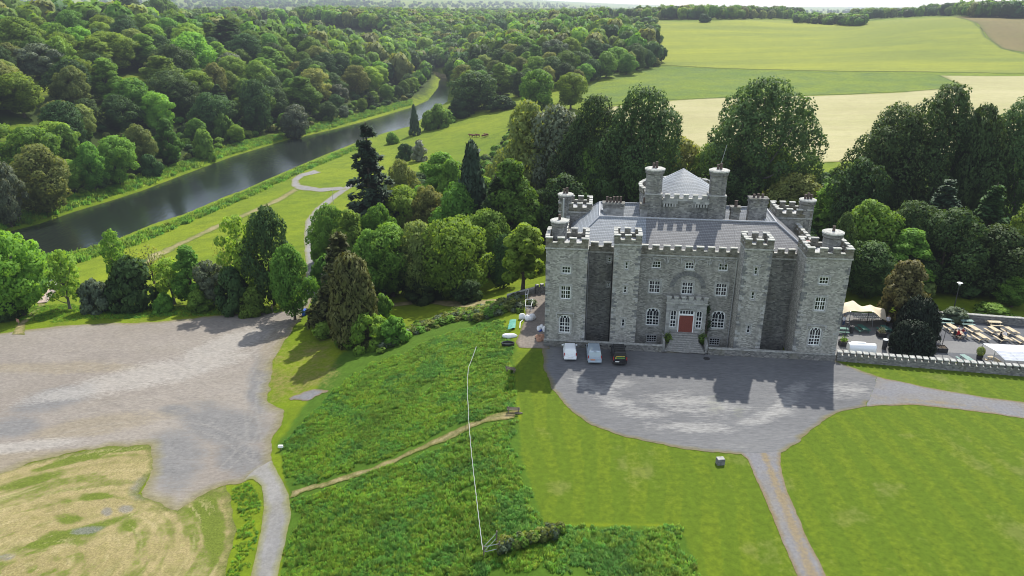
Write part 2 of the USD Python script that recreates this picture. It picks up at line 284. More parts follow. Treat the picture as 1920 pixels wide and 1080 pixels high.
plain('tape_grey', (0.52, 0.52, 0.50), 0.7)
plain('tail_red', (0.35, 0.02, 0.015), 0.3)
plain('plate_white', (0.75, 0.75, 0.72), 0.5)
plain('print_green', (0.06, 0.17, 0.03), 0.5)
plain('print_yellow', (0.65, 0.48, 0.06), 0.5)
plain('orange_light', (0.55, 0.16, 0.02), 0.4)
plain('cream_canvas', (0.72, 0.62, 0.45), 0.8, var=0.05, scale=1.0)
plain('white_canvas', (0.82, 0.83, 0.84), 0.6, var=0.04)
plain('canopy_panel', (0.50, 0.52, 0.60), 0.35, var=0.12, scale=2.0)
plain('plastic_blue', (0.02, 0.09, 0.45), 0.5)
plain('tarp_green', (0.08, 0.30, 0.23), 0.6, var=0.25, scale=3.0, bump=0.6)
plain('white_bag', (0.72, 0.73, 0.74), 0.8, var=0.15, bump=0.5)
plain('brick_rubble', (0.36, 0.20, 0.13), 0.95, var=0.4, scale=3.0)
plain('rock', (0.30, 0.28, 0.26), 0.95, var=0.3, scale=2.0, bump=0.5)
plain('red_stone', (0.32, 0.17, 0.12), 0.95, var=0.3, scale=2.0, bump=0.5)
plain('skin', (0.55, 0.35, 0.26), 0.6); plain('hair_dark', (0.03, 0.02, 0.015), 0.6)
plain('cloth_red', (0.50, 0.03, 0.03), 0.85); plain('cloth_black', (0.02, 0.02, 0.022), 0.9); plain('cloth_white', (0.75, 0.75, 0.78), 0.85); plain('cloth_blue', (0.05, 0.09, 0.18), 0.9); plain('cloth_dark_red', (0.18, 0.02, 0.03), 0.9)
plain('cow_brown', (0.13, 0.045, 0.022), 0.8, var=0.3, scale=2.0)
plain('house_render', (0.72, 0.72, 0.70), 0.9); plain('house_roof', (0.14, 0.14, 0.15), 0.8)
plain('lamp_glass', (0.75, 0.75, 0.72), 0.3)

def bark(name, c):
    return plain(name, c, 0.95, var=0.4, scale=4.0, spec=0.1, bump=0.6)
bark('brown_bark', (0.085, 0.068, 0.052)); bark('grey_bark', (0.15, 0.14, 0.125))
LEAF_UP = {'leaf_blossom': 1.3, 'leaf_yew': 1.5, 'leaf_conifer': 3.4, 'leaf_dark': 3.3, 'leaf_golden': 2.0, 'leaf_cypress': 2.2, 'grass_blade': 1.85, 'grass_blade_dark': 2.2, 'leaf_light': 3.5, 'leaf_mid': 4.1, 'leaf_olive': 3.4, 'leaf_grey': 2.5}
def leaf_look(name, a, b, tip, hue=0.02, val=0.3, translucent=0.35, rough=0.6, gloss=0.25, upright=False, patchy=False):
    """a to b by clump, tip for single leaves; each tree its own shade"""
    up_ = LEAF_UP.get(name, 1.9); a, b, tip = (tuple(min(0.6, c * up_) for c in q) for q in (a, b, tip))
    extra = {'nu': ('vector_math', {'math_type': 'multiply_add', 'vector2': (0.25, 0.25, 0.25), 'vector3': (0, 0, 1)}), 'nn': ('vector_math', {'math_type': 'normalize'})} if upright else {}
    elinks = [('g.true_normal', 'nu.vector1'), ('nu.vector', 'nn.vector1'), ('nn.vector', 'p.normal'), ('nn.vector', 'tr.normal')] if upright else []
    if patchy:
        extra.update({'pn': ('noise_texture', {'scale': 0.16, 'detail': 5.0, 'roughness': 0.65}), 'pr': ('rgb_ramp', {'ramp': [(0.30, (0.62, 0.70, 0.75)), (0.5, (1, 1, 1)), (0.72, (1.22, 1.12, 0.8))]}), 'pm': ('mix_color', {'blend_type': 'multiply', 'fac': 1.0, 'use_clamp': False})})
        elinks += [('g.position', 'pn.vector'), ('pn.fac', 'pr.fac'), ('h.color', 'pm.a'), ('pr.color', 'pm.b')]
    hc = 'pm.result' if patchy else 'h.color'
    return look(name, {**extra, 't': ('texture_coordinate', {}), 'g': ('geometry', {}), 'o': ('object_info', {}),
        'n': ('noise_texture', {'scale': 0.55, 'detail': 3.0}), 'ln': ('math', {'math_type': 'multiply_add', 'value2': 0.45}), 'r': ('rgb_ramp', {'ramp': [(0.35, a), (0.95, b)]}),
        'ri': ('rgb_ramp', {'ramp': [(0.72, (0, 0, 0)), (1.0, (0.75, 0.75, 0.75))]}), 'x': ('mix_color', {'b': tip}),
        'hv': ('map_range', {'from_min': 0.0, 'from_max': 1.0, 'to_min': 0.5 - hue, 'to_max': 0.5 + hue}),
        'f': ('math', {'math_type': 'multiply', 'value2': 7.13}), 'fr': ('math', {'math_type': 'fraction'}),
        'vv': ('map_range', {'from_min': 0.0, 'from_max': 1.0, 'to_min': 1 - val, 'to_max': 1 + val}),
        'h': ('hsv', {'saturation': 1.0, 'fac': 1.0}),
        'p': ('principled_bsdf', {'roughness': rough, 'specular_ior_level': gloss}), 'tr': ('translucent_bsdf', {}), 'ty': ('mix_color', {'blend_type': 'multiply', 'fac': 1.0, 'b': (1.35, 1.25, 0.55)}),
        'mx': ('mix_closure', {'fac': translucent})},
        elinks + [('t.object', 'n.vector'), ('g.random_per_island', 'ln.value1'), ('n.fac', 'ln.value3'), ('ln.value', 'r.fac'), ('g.random_per_island', 'ri.fac'), ('r.color', 'x.a'), ('ri.color', 'x.fac'),
         ('o.random', 'hv.value'), ('o.random', 'f.value1'), ('f.value', 'fr.value1'), ('fr.value', 'vv.value'), ('hv.result', 'h.hue'), ('vv.result', 'h.value'), ('x.result', 'h.color'),
         (hc, 'p.base_color'), (hc, 'ty.a'), ('ty.result', 'tr.color'), ('p.BSDF', 'mx.closure1'), ('tr.BSDF', 'mx.closure2')], surface='mx.closure')
leaf_look('leaf_mid', (0.029, 0.056, 0.009), (0.066, 0.110, 0.015), (0.095, 0.135, 0.025), translucent=0.42, gloss=0.12)
leaf_look('leaf_dark', (0.016, 0.032, 0.010), (0.035, 0.062, 0.017), (0.055, 0.085, 0.03), translucent=0.36, gloss=0.12)
leaf_look('leaf_light', (0.052, 0.092, 0.014), (0.102, 0.160, 0.022), (0.12, 0.185, 0.035), translucent=0.5, gloss=0.12)
leaf_look('leaf_olive', (0.055, 0.070, 0.020), (0.105, 0.115, 0.032), (0.15, 0.14, 0.05), translucent=0.45, gloss=0.12)
leaf_look('leaf_grey', (0.045, 0.062, 0.036), (0.085, 0.105, 0.062), (0.14, 0.16, 0.11), translucent=0.3)
leaf_look('leaf_golden', (0.090, 0.088, 0.026), (0.150, 0.145, 0.050), (0.22, 0.20, 0.09), translucent=0.3)
leaf_look('leaf_conifer', (0.013, 0.026, 0.014), (0.028, 0.046, 0.022), (0.045, 0.065, 0.03), translucent=0.12, gloss=0.2)
leaf_look('leaf_yew', (0.009, 0.016, 0.010), (0.018, 0.030, 0.014), (0.03, 0.045, 0.022), translucent=0.08, gloss=0.2, val=0.1)
leaf_look('leaf_cypress', (0.040, 0.045, 0.014), (0.072, 0.078, 0.022), (0.11, 0.10, 0.035), translucent=0.2, gloss=0.15)
leaf_look('leaf_blossom', (0.10, 0.13, 0.06), (0.36, 0.37, 0.33), (0.6, 0.6, 0.58), translucent=0.2)
leaf_look('grass_blade', (0.130, 0.235, 0.018), (0.215, 0.36, 0.030), (0.30, 0.42, 0.09), translucent=0.45, patchy=True, val=0.35, hue=0.03, upright=True)
leaf_look('grass_blade_dark', (0.075, 0.175, 0.024), (0.135, 0.275, 0.042), (0.24, 0.33, 0.09), translucent=0.45, patchy=True, val=0.35, hue=0.02, upright=True)

# ------------------------------------------------------------------ the lie of the land
RNG = np.random.default_rng(7)
CO = on_z(1020.7, 648); _b = on_z(1565, 677)
CANG = math.atan2(_b[1] - CO[1], _b[0] - CO[0])
CU = np.array([math.cos(CANG), math.sin(CANG), 0]); CV = np.array([-math.sin(CANG), math.cos(CANG), 0])
def castle_pt(U, V, Z=0.0): return CO + U * CU + V * CV + np.array([0, 0, Z])
def castle_uv(x, y):
    dx, dy = x - CO[0], y - CO[1]
    return dx * CU[0] + dy * CU[1], dx * CV[0] + dy * CV[1]
WATER_Z = -20.3
FAR_BANK = [(-150, 470), (0, 437), (67, 420), (133, 397), (200, 377), (260, 358), (333, 330), (433, 293), (533, 263), (633, 240), (707, 220), (773, 200), (800, 188), (818, 166), (824, 146)]
NEAR_BANK = [(850, 146), (843, 180), (840, 200), (807, 213), (773, 238), (727, 250), (673, 268), (617, 290), (567, 311), (500, 340), (457, 360), (433, 368), (347, 405), (293, 422), (243, 443), (203, 460), (147, 473), (60, 492), (-150, 545)]
far_w = [on_z(x, y, WATER_Z)[:2] for x, y in FAR_BANK]
near_w = [on_z(x, y, WATER_Z)[:2] for x, y in NEAR_BANK]
RIVER = Polygon(far_w + near_w).buffer(0)
BANKLINE = LineString(far_w)

CTRL = [(520, 1075, -6.5), (700, 1075, -4), (900, 1075, -1.5), (1100, 1075, 0), (1300, 1075, 0), (1600, 1075, 0), (1915, 1075, 0), (0, 1075, -7.5), (250, 1075, -7), (0, 900, -9), (150, 800, -9.3), (300, 750, -9.5), (450, 720, -9.2),
  (500, 850, -8), (540, 940, -7), (0, 650, -10), (200, 620, -10), (400, 610, -10), (540, 590, -10), (640, 900, -5), (760, 900, -3.2), (880, 880, -1.2), (960, 860, -0.2), (640, 780, -6), (780, 760, -3.5), (900, 740, -1.2), (1000, 720, 0),
  (560, 700, -8.5), (650, 680, -7), (760, 660, -5), (860, 640, -3), (940, 620, -1.3), (1000, 600, -0.3), (820, 612, -5), (900, 587, -3.5), (960, 575, -2), (750, 588, -9.3), (850, 560, -9.3), (930, 540, -9), (1000, 520, -8.5),
  (100, 590, -11), (300, 575, -11.5), (500, 575, -11), (300, 480, -17.5), (200, 500, -17.5), (450, 400, -17.5), (600, 330, -17.5), (560, 460, -15), (590, 500, -13), (580, 550, -11), (650, 350, -16.5), (700, 300, -17), (770, 275, -17),
  (850, 250, -14), (950, 215, -9), (1000, 195, -6), (900, 290, -13), (850, 225, -15), (700, 500, -11), (800, 480, -11), (800, 400, -13), (700, 400, -14), (950, 450, -9), (950, 380, -9), (900, 330, -11),
  (1300, 330, -2), (1100, 300, -4), (1450, 320, -1.5), (1560, 295, -1), (1700, 400, -1), (1900, 400, -1), (1900, 300, -1), (1280, 220, -1), (1560, 280, -1), (1400, 200, 0), (1600, 190, 0), (1850, 170, 2), (1850, 200, 1), (1900, 250, 0),
  (1100, 175, -1), (1250, 150, 2), (1500, 150, 2), (1750, 150, 3), (1250, 125, 4), (1500, 133, 4), (1900, 138, 4), (1250, 90, 11), (1500, 90, 12), (1900, 90, 14), (1400, 60, 21), (1800, 60, 24), (1600, 65, 19.5), (1150, 42, 28), (1400, 40, 30), (1550, 47, 25), (1700, 40, 31), (1850, 30, 36), (1900, 25, 37),
  (900, 180, -8), (1000, 165, -4), (1100, 160, -1), (1200, 130, 3), (1000, 120, 6), (1100, 90, 12), (900, 120, 0), (880, 60, 12), (820, 100, 0), (830, 140, -18), (760, 130, -15), (900, 50, 16), (1000, 1000, 0), (1000, 900, 0), (1600, 750, 0), (1850, 800, 0)]
pts = [on_z(*c) for c in CTRL]
PROFILE = [(6, -18.5), (25, -16), (60, -6), (100, 4), (150, 13), (220, 21), (300, 26), (480, 27)]
for s in np.linspace(0.02, 0.98, 9):
    a, b = (np.array(BANKLINE.interpolate(min(1, max(0, s + e)), normalized=True).coords[0]) for e in (-0.02, 0.02))
    t = (b - a) / np.linalg.norm(b - a); n = np.array([-t[1], t[0]]); p = (a + b) / 2
    for d, z in PROFILE:
        zz = z * (1.0 if s > 0.3 else (0.55 + 1.5 * s) if z > 0 else 1.0) * (1.0 if s < 0.8 or z < 0 else 1 - (s - 0.8) * 1.8)
        pts.append(np.array([*(p + n * d), zz]))
def polar(azd, r, z):
    a = math.radians(azd); return np.array([r * math.sin(a), r * math.cos(a), z])
for azd in (-44, -30, -18, -8):
    pts += [polar(azd, 1000, 24), polar(azd, 1700, 26), polar(azd, 2600, 30), polar(azd, 4200, 70), polar(azd, 7500, 190)]
for azd, zs in ((0, (18, 24, 26, 40, 125)), (5, (24, 26, 24, 32, 80)), (10, (30, 28, 22, 22, 40)), (18, (31, 29, 22, 20, 34)), (26, (31, 30, 24, 22, 36)), (34, (34, 38, 32, 28, 40)), (44, (36, 42, 34, 30, 40))):
    pts += [polar(azd, r, z) for r, z in zip((1150, 1700, 2600, 4200, 7500), zs)]
for azd in (-180, -140, -100, -70, -55, 55, 70, 100, 140, 180):
    zc = -7 if azd < 0 else 0
    pts += [polar(azd, 30, zc * 0.4), polar(azd, 90, zc), polar(azd, 250, zc + 3), polar(azd, 900, 20), polar(azd, 7500, 60)]
pts += [polar(a, 2, -1.0) for a in (-120, 0, 120)]
pts = np.array(pts)
def warp(x, y):
    r = np.hypot(x, y); return np.stack([np.arctan2(x, y) * 3.0, np.log(np.maximum(r, 1.0)) * 1.6], -1)
_rbf = RBFInterpolator(warp(pts[:, 0], pts[:, 1]), pts[:, 2], kernel='thin_plate_spline', smoothing=0.02)
AZ = np.radians(np.concatenate([np.linspace(-180, -50, 40)[:-1], np.linspace(-50, -40, 30)[:-1], np.linspace(-40, 40, 400), np.linspace(40, 50, 30)[1:], np.linspace(50, 180, 40)[1:]]))
RR = np.concatenate([[1.0, 6, 15, 26], np.exp(np.linspace(np.log(36), np.log(120), 300)), np.exp(np.linspace(np.log(120), np.log(800), 300))[1:], np.exp(np.linspace(np.log(800), np.log(9500), 130))[1:]])
GA, GR = np.meshgrid(AZ, RR, indexing='ij')
GX, GY = GR * np.sin(GA), GR * np.cos(GA)
GZ = _rbf(warp(GX.ravel(), GY.ravel())).reshape(GX.shape)
def smooth01(t): t = np.clip(t, 0, 1); return t * t * (3 - 2 * t)
PLATEAU = Polygon([on_z(*p)[:2] for p in [(1150, 1180), (1040, 985), (985, 880), (975, 780), (1000, 700), (985, 650), (993, 570), (1010, 535)]] + [tuple(castle_pt(-1.5, 24)[:2]), tuple(castle_pt(50, 26)[:2]), tuple(castle_pt(140, 24)[:2]), tuple(castle_pt(140, -60)[:2])])
_p = shapely.points(GX.ravel(), GY.ravel())
near = (GR.ravel() < 260)
dpl = np.full(GX.size, 1e3); dpl[near] = shapely.distance(_p[near], PLATEAU)
w = 1 - smooth01(dpl / 9.0).reshape(GX.shape)
GZ = GZ * (1 - w)
dr = np.full(GX.size, 1e3); mid = (GR.ravel() < 1000); dr[mid] = shapely.distance(_p[mid], RIVER)
dr = dr.reshape(GX.shape); k = smooth01(dr / 9.0)
GZ = np.where(dr < 9, (WATER_Z + 0.75) * (1 - k) + np.maximum(GZ, WATER_Z + 0.75) * k, np.maximum(GZ, WATER_Z + 0.8))
din = np.zeros(GX.size); inside = shapely.contains(RIVER, _p); din[inside] = shapely.distance(_p[inside], RIVER.exterior)
din = din.reshape(GX.shape); GZ = np.where(din > 0, WATER_Z + 0.75 - 1.9 * smooth01(din / 2.5), GZ)
STREAM = LineString([on_z(x, y, -16)[:2] for x, y in ((-60, 575), (40, 566), (100, 560), (140, 556), (200, 552))])
ds = np.full(GX.size, 1e3); ds[mid] = shapely.distance(_p[mid], STREAM); ds = ds.reshape(GX.shape)
GZ = GZ - 1.6 * (1 - smooth01(ds / 4.5))
cu, cv = castle_uv(GX, GY)
FOOT = (cu > 0.5) & (cu < 38.3) & (cv > 0.25) & (cv < 21.5)
rough_n = meshkit.fbm(np.stack([GX * 0.6, GY * 0.6, GX * 0], -1), 3, 5) - 0.5
GZ = np.where((GR < 1000) & (w < 0.5) & (din <= 0), GZ + rough_n * 0.25, GZ)
GZ = np.where(FOOT, -3.0, GZ)

def h(x, y):
    """height of the ground at x, y (arrays)"""
    x, y = np.asarray(x, float), np.asarray(y, float)
    ia = np.interp(np.arctan2(x, y), AZ, np.arange(len(AZ))); ir = np.interp(np.hypot(x, y), RR, np.arange(len(RR)))
    return map_coordinates(GZ, [np.atleast_1d(ia).ravel(), np.atleast_1d(ir).ravel()], order=1).reshape(np.shape(ia) if np.ndim(ia) else ())
_fine = np.exp(np.linspace(np.log(36), np.log(9000), 6000))
def G(px, py):
    """the ground point seen at a pixel of the photograph"""
    d = ray(px, py); q = math.hypot(d[0], d[1]); az = math.atan2(d[0], d[1])
    x, y = _fine * math.sin(az), _fine * math.cos(az)
    hit = np.nonzero(CAM_H + _fine * d[2] / q <= h(x, y))[0]
    r = _fine[hit[0]] if len(hit) else 4000.0
    x, y = r * math.sin(az), r * math.cos(az)
    return np.array([x, y, float(h(x, y))])
def Gxy(px, py): return tuple(G(px, py)[:2])

# the ground sheet
nA, nR = GX.shape
gv = np.stack([GX, GY, GZ], -1).reshape(-1, 3)
ii, jj = np.meshgrid(np.arange(nA - 1), np.arange(nR - 1), indexing='ij')
a_, b_, c_, d_ = ii * nR + jj, ii * nR + jj + 1, (ii + 1) * nR + jj + 1, (ii + 1) * nR + jj
gf = np.stack([np.stack([a_, c_, b_], -1), np.stack([a_, d_, c_], -1)], 2).reshape(-1, 3)
gpx, gpy = project(gv)
vis = (gv[:, 1] > 20)
def px_mask(poly, soft=25.0, x=None, y=None):
    """1 inside a region outlined on the photograph, fading over its border (the region is then ground at that place)"""
    x = gpx if x is None else x; y = gpy if y is None else y
    P = Polygon(poly); out = np.zeros(len(x)); near = (x > P.bounds[0] - 60) & (x < P.bounds[2] + 60) & (y > P.bounds[1] - 60) & (y < P.bounds[3] + 60)
    q = shapely.points(x[near], y[near]); ins = shapely.contains(P, q); dist = shapely.distance(q, P.exterior)
    out[near] = np.clip(0.5 + np.where(ins, dist, -dist) / soft, 0, 1); return out
LAWN_PX = [(960, 660), (975, 780), (975, 850), (1005, 940), (1018, 985), (1150, 983), (1275, 985), (1310, 1090), (1990, 1090), (1990, 690), (1560, 664), (1050, 650)]
ROUGH_PX = [(970, 650), (940, 610), (900, 560), (700, 640), (640, 660), (520, 830), (545, 940), (520, 1100), (1330, 1100), (1285, 985), (1030, 985), (985, 850), (970, 760)]
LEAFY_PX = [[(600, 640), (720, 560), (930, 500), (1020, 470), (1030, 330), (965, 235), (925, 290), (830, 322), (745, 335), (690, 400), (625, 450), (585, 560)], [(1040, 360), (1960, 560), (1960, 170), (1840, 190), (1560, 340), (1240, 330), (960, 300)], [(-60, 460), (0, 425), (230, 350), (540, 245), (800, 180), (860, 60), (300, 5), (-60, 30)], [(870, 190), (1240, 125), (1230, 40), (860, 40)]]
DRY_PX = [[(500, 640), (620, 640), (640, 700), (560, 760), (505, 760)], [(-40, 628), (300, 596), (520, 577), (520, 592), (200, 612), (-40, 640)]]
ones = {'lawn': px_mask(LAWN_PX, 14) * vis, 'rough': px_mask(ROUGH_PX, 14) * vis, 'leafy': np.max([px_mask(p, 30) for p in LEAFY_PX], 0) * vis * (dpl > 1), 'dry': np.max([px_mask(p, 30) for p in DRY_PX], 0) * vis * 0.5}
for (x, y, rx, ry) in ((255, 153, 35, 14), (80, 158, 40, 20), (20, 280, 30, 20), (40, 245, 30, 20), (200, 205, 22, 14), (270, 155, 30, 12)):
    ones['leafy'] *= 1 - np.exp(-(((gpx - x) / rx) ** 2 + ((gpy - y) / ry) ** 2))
gr_d = np.array(Gxy(1500, 1000)) - np.array(Gxy(1436, 860)); gr_d /= np.linalg.norm(gr_d); across = gv[:, 0] * gr_d[1] - gv[:, 1] * gr_d[0]
wob_ = (meshkit.fbm(np.c_[gv[:, :2] * 0.05, gv[:, :1] * 0], 3, 8) - 0.5) * 5
ones['mow'] = ones['lawn'] * (0.12 + 0.5 * (np.sin((across + wob_) * 2 * np.pi / 3.1) > 0) + 0.5 * (meshkit.fbm(np.c_[gv[:, :2] * 0.12, gv[:, :1] * 0], 4, 9) - 0.5))
ring_ = np.hypot((gpx - 1707) / 17.0, (gpy - 1016) / 7.5); ones['rough'] = np.maximum(ones['rough'], 0.95 * np.exp(-((ring_ - 0.85) / 0.28) ** 2) * vis)
ones['worn'] = ones['lawn'] * np.clip(4 * (meshkit.fbm(np.c_[gv[:, :2] * 0.22, gv[:, :1] * 0 + 4], 4, 19) - 0.60), 0, 1)
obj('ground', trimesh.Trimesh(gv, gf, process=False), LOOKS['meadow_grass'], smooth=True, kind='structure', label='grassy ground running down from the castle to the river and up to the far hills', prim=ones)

def drape(name, poly, mat, label, lift=0.03, wob=0.0, wobs=0.8, attrs=None, parent='/World', kind='structure', joined=()):
    """a sheet cut out of the ground's own triangles, lifted a little, with an uneven edge"""
    P = Polygon(poly) if not isinstance(poly, Polygon) else poly
    if wob:
        ring = P.exterior.segmentize(max(0.25, wob * 0.7)); c = np.array(ring.coords)[:-1]
        t = np.roll(c, -1, 0) - np.roll(c, 1, 0); t /= np.maximum(np.linalg.norm(t, axis=1, keepdims=True), 1e-9)
        d = (meshkit.fbm(np.stack([c[:, 0] * wobs, c[:, 1] * wobs, c[:, 0] * 0 + 3], -1), 4, 11) - 0.5) * 2.4 * wob
        c = c + np.stack([-t[:, 1], t[:, 0]], 1) * d[:, None]; P = Polygon(c).buffer(0)
        if P.geom_type != 'Polygon': P = max(P.geoms, key=lambda q: q.area)
    x0, y0, x1, y1 = P.bounds
    tri = gv[gf]; lo, hi = tri.min(1), tri.max(1)
    k = np.nonzero((lo[:, 0] < x1) & (hi[:, 0] > x0) & (lo[:, 1] < y1) & (hi[:, 1] > y0))[0]
    T3 = shapely.polygons(tri[k][:, :, :2]); shapely.prepare(P)
    ok = shapely.intersects(P, T3); k, T3 = k[ok], T3[ok]
    full = shapely.contains_properly(P, T3)
    V, Fc, n = [], [], 0
    used, inv = np.unique(gf[k[full]], return_inverse=True); V.append(gv[used]); Fc.append(inv.reshape(-1, 3)); n = len(used)
    cut = shapely.intersection(T3[~full], P)
    for t3, g in zip(tri[k[~full]], cut):
        for q in getattr(g, 'geoms', [g]):
            if q.geom_type != 'Polygon' or q.area < 1e-5: continue
            c = np.array(q.exterior.coords)[:-1]
            if len(c) > 3 and not np.isclose(q.convex_hull.area, q.area, rtol=1e-3):
                cells = [np.array(z.exterior.coords)[:3] for z in shapely.constrained_delaunay_triangles(q).geoms]
            else: cells = [c]
            A = np.c_[t3[:, :2], np.ones(3)]
            try: co = np.linalg.solve(A, t3[:, 2])
            except np.linalg.LinAlgError: continue
            for c in cells:
                m = len(c); V.append(np.c_[c, np.c_[c, np.ones(m)] @ co]); Fc.append(np.stack([np.full(m - 2, n), n + np.arange(1, m - 1), n + np.arange(2, m)], 1)); n += m
    v, f = np.vstack(V), np.vstack(Fc)
    nz = np.cross(v[f[:, 1]] - v[f[:, 0]], v[f[:, 2]] - v[f[:, 0]])[:, 2]; f[nz < 0] = f[nz < 0][:, ::-1]
    J = shapely.union_all([P] + [Polygon(q).buffer(0.15) for q in joined]); edge = shapely.distance(shapely.points(v[:, 0], v[:, 1]), J.boundary)
    pr = {'edge': edge}
    px, py = project(v)
    for kk, fn in (attrs or {}).items(): pr[kk] = np.asarray(fn(v, px, py), float)
    v = v + [0, 0, lift]
    obj(name, trimesh.Trimesh(v, f, process=False), mat, parent, smooth=True, label=label, kind=kind, prim=pr)
    return P
def blob(*spots):
    """soft patches, each (x, y, rx, ry, angle) as seen on the photograph"""
    def fn(v, px, py):
        out = np.zeros(len(px))
        for (x, y, rx, ry, *a) in spots:
            t = math.radians(a[0]) if a else 0; dx, dy = px - x, py - y
            ex, ey = dx * math.cos(t) + dy * math.sin(t), -dx * math.sin(t) + dy * math.cos(t)
            out = np.maximum(out, np.exp(-((ex / rx) ** 2 + (ey / ry) ** 2) ** 1.5))
        return out
    return fn
def pxs(*p): return [Gxy(x, y) for x, y in p]

FORE = [tuple(castle_pt(-0.3, 0.6)[:2])] + [tuple(on_z(*p)[:2]) for p in [(1018, 668), (1020, 690), (1035, 730), (1063, 765), (1110, 797), (1180, 821), (1260, 839), (1330, 847), (1392, 852), (1465, 848), (1500, 826), (1540, 791), (1580, 771), (1625, 762), (1645, 706), (1600, 690), (1570, 678)]] + [tuple(castle_pt(39.2, 0.6)[:2])]
DRIVE = [tuple(on_z(*p)[:2]) for p in [(1625.5, 762), (1645.5, 706), (1680, 714), (1750, 729), (1850, 745), (1990, 764), (1990, 796), (1860, 776), (1800, 768), (1720, 760.5), (1660, 760)]]
GPATH = [tuple(on_z(*p)[:2]) for p in [(1390, 851.5), (1465, 847.5), (1463, 872), (1475, 920), (1510, 1000), (1560, 1100), (1505, 1100), (1455, 985), (1420, 905), (1402, 862)]]
drape('forecourt', FORE,
      LOOKS['forecourt_gravel'], 'grey gravel forecourt spread in front of the castle', 0.03, 0.22, joined=(DRIVE, GPATH), attrs={'pale': lambda v, x, y: np.clip(0.62 * blob((1150, 748, 70, 20, 25), (1090, 715, 38, 15, 25), (1210, 778, 90, 16, 14), (1310, 802, 120, 12, 2), (1430, 785, 75, 15, -18), (1480, 745, 55, 19, -40), (1590, 730, 60, 16, 0), (1160, 720, 35, 10, 0), (1300, 760, 120, 25, 5))(v, x, y) + 0.5 * (meshkit.fbm(np.c_[v[:, 0] * 0.35, v[:, 1] * 1.1, v[:, 0] * 0], 4, 31) - 0.5), 0, 1), 'moss': lambda v, x, y: 0.45 * blob((1340, 760, 22, 24), (1385, 775, 15, 15), (1020, 670, 20, 25))(v, x, y)})
drape('driveway', DRIVE, LOOKS['path_gravel'], 'gravel driveway leaving the forecourt to the right', 0.026, 0.15, joined=(FORE,), attrs={'strip': lambda v, x, y: np.exp(-((y - 742 - (x - 1640) * 0.11) / 4.0) ** 2) * 0.4})
drape('garden_path', GPATH, LOOKS['path_gravel'], 'narrow gravel path running down the lawn from the forecourt', 0.034, 0.12, joined=(FORE,), attrs={'strip': lambda v, x, y: np.exp(-((x - 1436 - (y - 860) * 0.40) / (8 + (y - 850) * 0.03)) ** 2) * 0.85})
def ruts(*lines, w=0.22, gauge=0.75):
    def soft(c):
        c = np.array(c)
        for _ in range(3): c = np.vstack([c[:1], np.stack([c[:-1] * 0.75 + c[1:] * 0.25, c[:-1] * 0.25 + c[1:] * 0.75], 1).reshape(-1, 2), c[-1:]])
        return c
    L_ = [LineString(soft(pxs(*l))) for l in lines]
    def fn(v, px, py):
        p = shapely.points(v[:, 0], v[:, 1]); out = np.zeros(len(v))
        for l in L_: d = shapely.distance(p, l); out = np.maximum(out, np.exp(-((d - gauge) / w) ** 2))
        return out
    return fn
CARPARK = pxs((-220, 640), (0, 626), (60, 617), (120, 611), (300, 603), (430, 591), (520, 581), (552, 570), (568, 556), (590, 556), (578, 580), (562, 600), (535, 640), (512, 680), (504, 730), (505, 755), (530, 770), (531, 790), (508, 830), (511, 868), (490, 884), (462, 902), (440, 908), (423, 911), (370, 932), (333, 958), (262, 925), (288, 880), (287, 850), (277, 834), (200, 838), (100, 858), (0, 888), (-220, 930))
drape('car_park', CARPARK, LOOKS['car_park_gravel'], 'wide worn gravel car park on the lower ground', 0.035, 0.45, 0.5, attrs={'blue': blob((420, 800, 95, 45, 10), (330, 860, 70, 60, -30), (450, 860, 55, 40, 0), (100, 750, 90, 22, -15), (30, 800, 60, 25, -10), (330, 770, 40, 12, 0), (490, 720, 30, 70, 10)), 'tan': blob((40, 870, 110, 26, -8), (180, 800, 160, 20, -10), (120, 690, 170, 12, 0), (505, 660, 20, 60, 20)), 'track': ruts(((565, 600), (500, 650), (430, 700), (300, 740), (150, 775), (-20, 800)), ((560, 596), (515, 640), (470, 720), (470, 800), (500, 880)), ((555, 594), (480, 640), (380, 665), (200, 690), (-20, 700)), ((570, 600), (520, 670), (485, 760), (470, 830), (420, 880)), ((500, 870), (400, 800), (250, 790), (60, 830), (-20, 850)), ((540, 600), (420, 640), (250, 655), (60, 650))), 'pale': blob((300, 700, 190, 26, -12), (420, 650, 110, 22, -20), (150, 735, 130, 14, -10), (60, 835, 120, 12, -6))})
LANE = pxs((509, 864), (530, 902), (542, 930), (546, 965), (534, 1020), (514, 1110), (462, 1110), (485, 1020), (496, 945), (491, 912), (474, 899), (455, 903), (480, 880))
drape('lower_lane', LANE, LOOKS['lane_gravel'], 'pale gravel lane curving down from the car park', 0.05, 0.10, joined=(CARPARK,))
arc_c = np.array(Gxy(60, 1078))
def stripes(v, px, py):
    d = np.hypot(v[:, 0] - arc_c[0], v[:, 1] - arc_c[1]); th = np.arctan2(v[:, 1] - arc_c[1], v[:, 0] - arc_c[0])
    n = meshkit.fbm(np.stack([d * 0.75, th * 1.6, d * 0 + 2], -1), 5, 21)
    return np.clip((n - 0.49) * 5, 0, 1) * 0.65 + blob((235, 840, 60, 7, -5), (170, 850, 110, 9, -18), (130, 975, 25, 8, -8), (140, 1000, 140, 9, -18), (240, 985, 25, 14, -25), (180, 930, 30, 7), (60, 900, 80, 9, -14), (390, 940, 40, 16, -35), (395, 985, 16, 60, -12))(v, px, py)
def fine_arc(v, k, seed):
    d = np.hypot(v[:, 0] - arc_c[0], v[:, 1] - arc_c[1]); th = np.arctan2(v[:, 1] - arc_c[1], v[:, 0] - arc_c[0])
    return np.clip((meshkit.fbm(np.stack([d * k, th * 2.6, d * 0 + seed], -1), 4, 33 + seed) - 0.5) * 3.2, 0, 1)
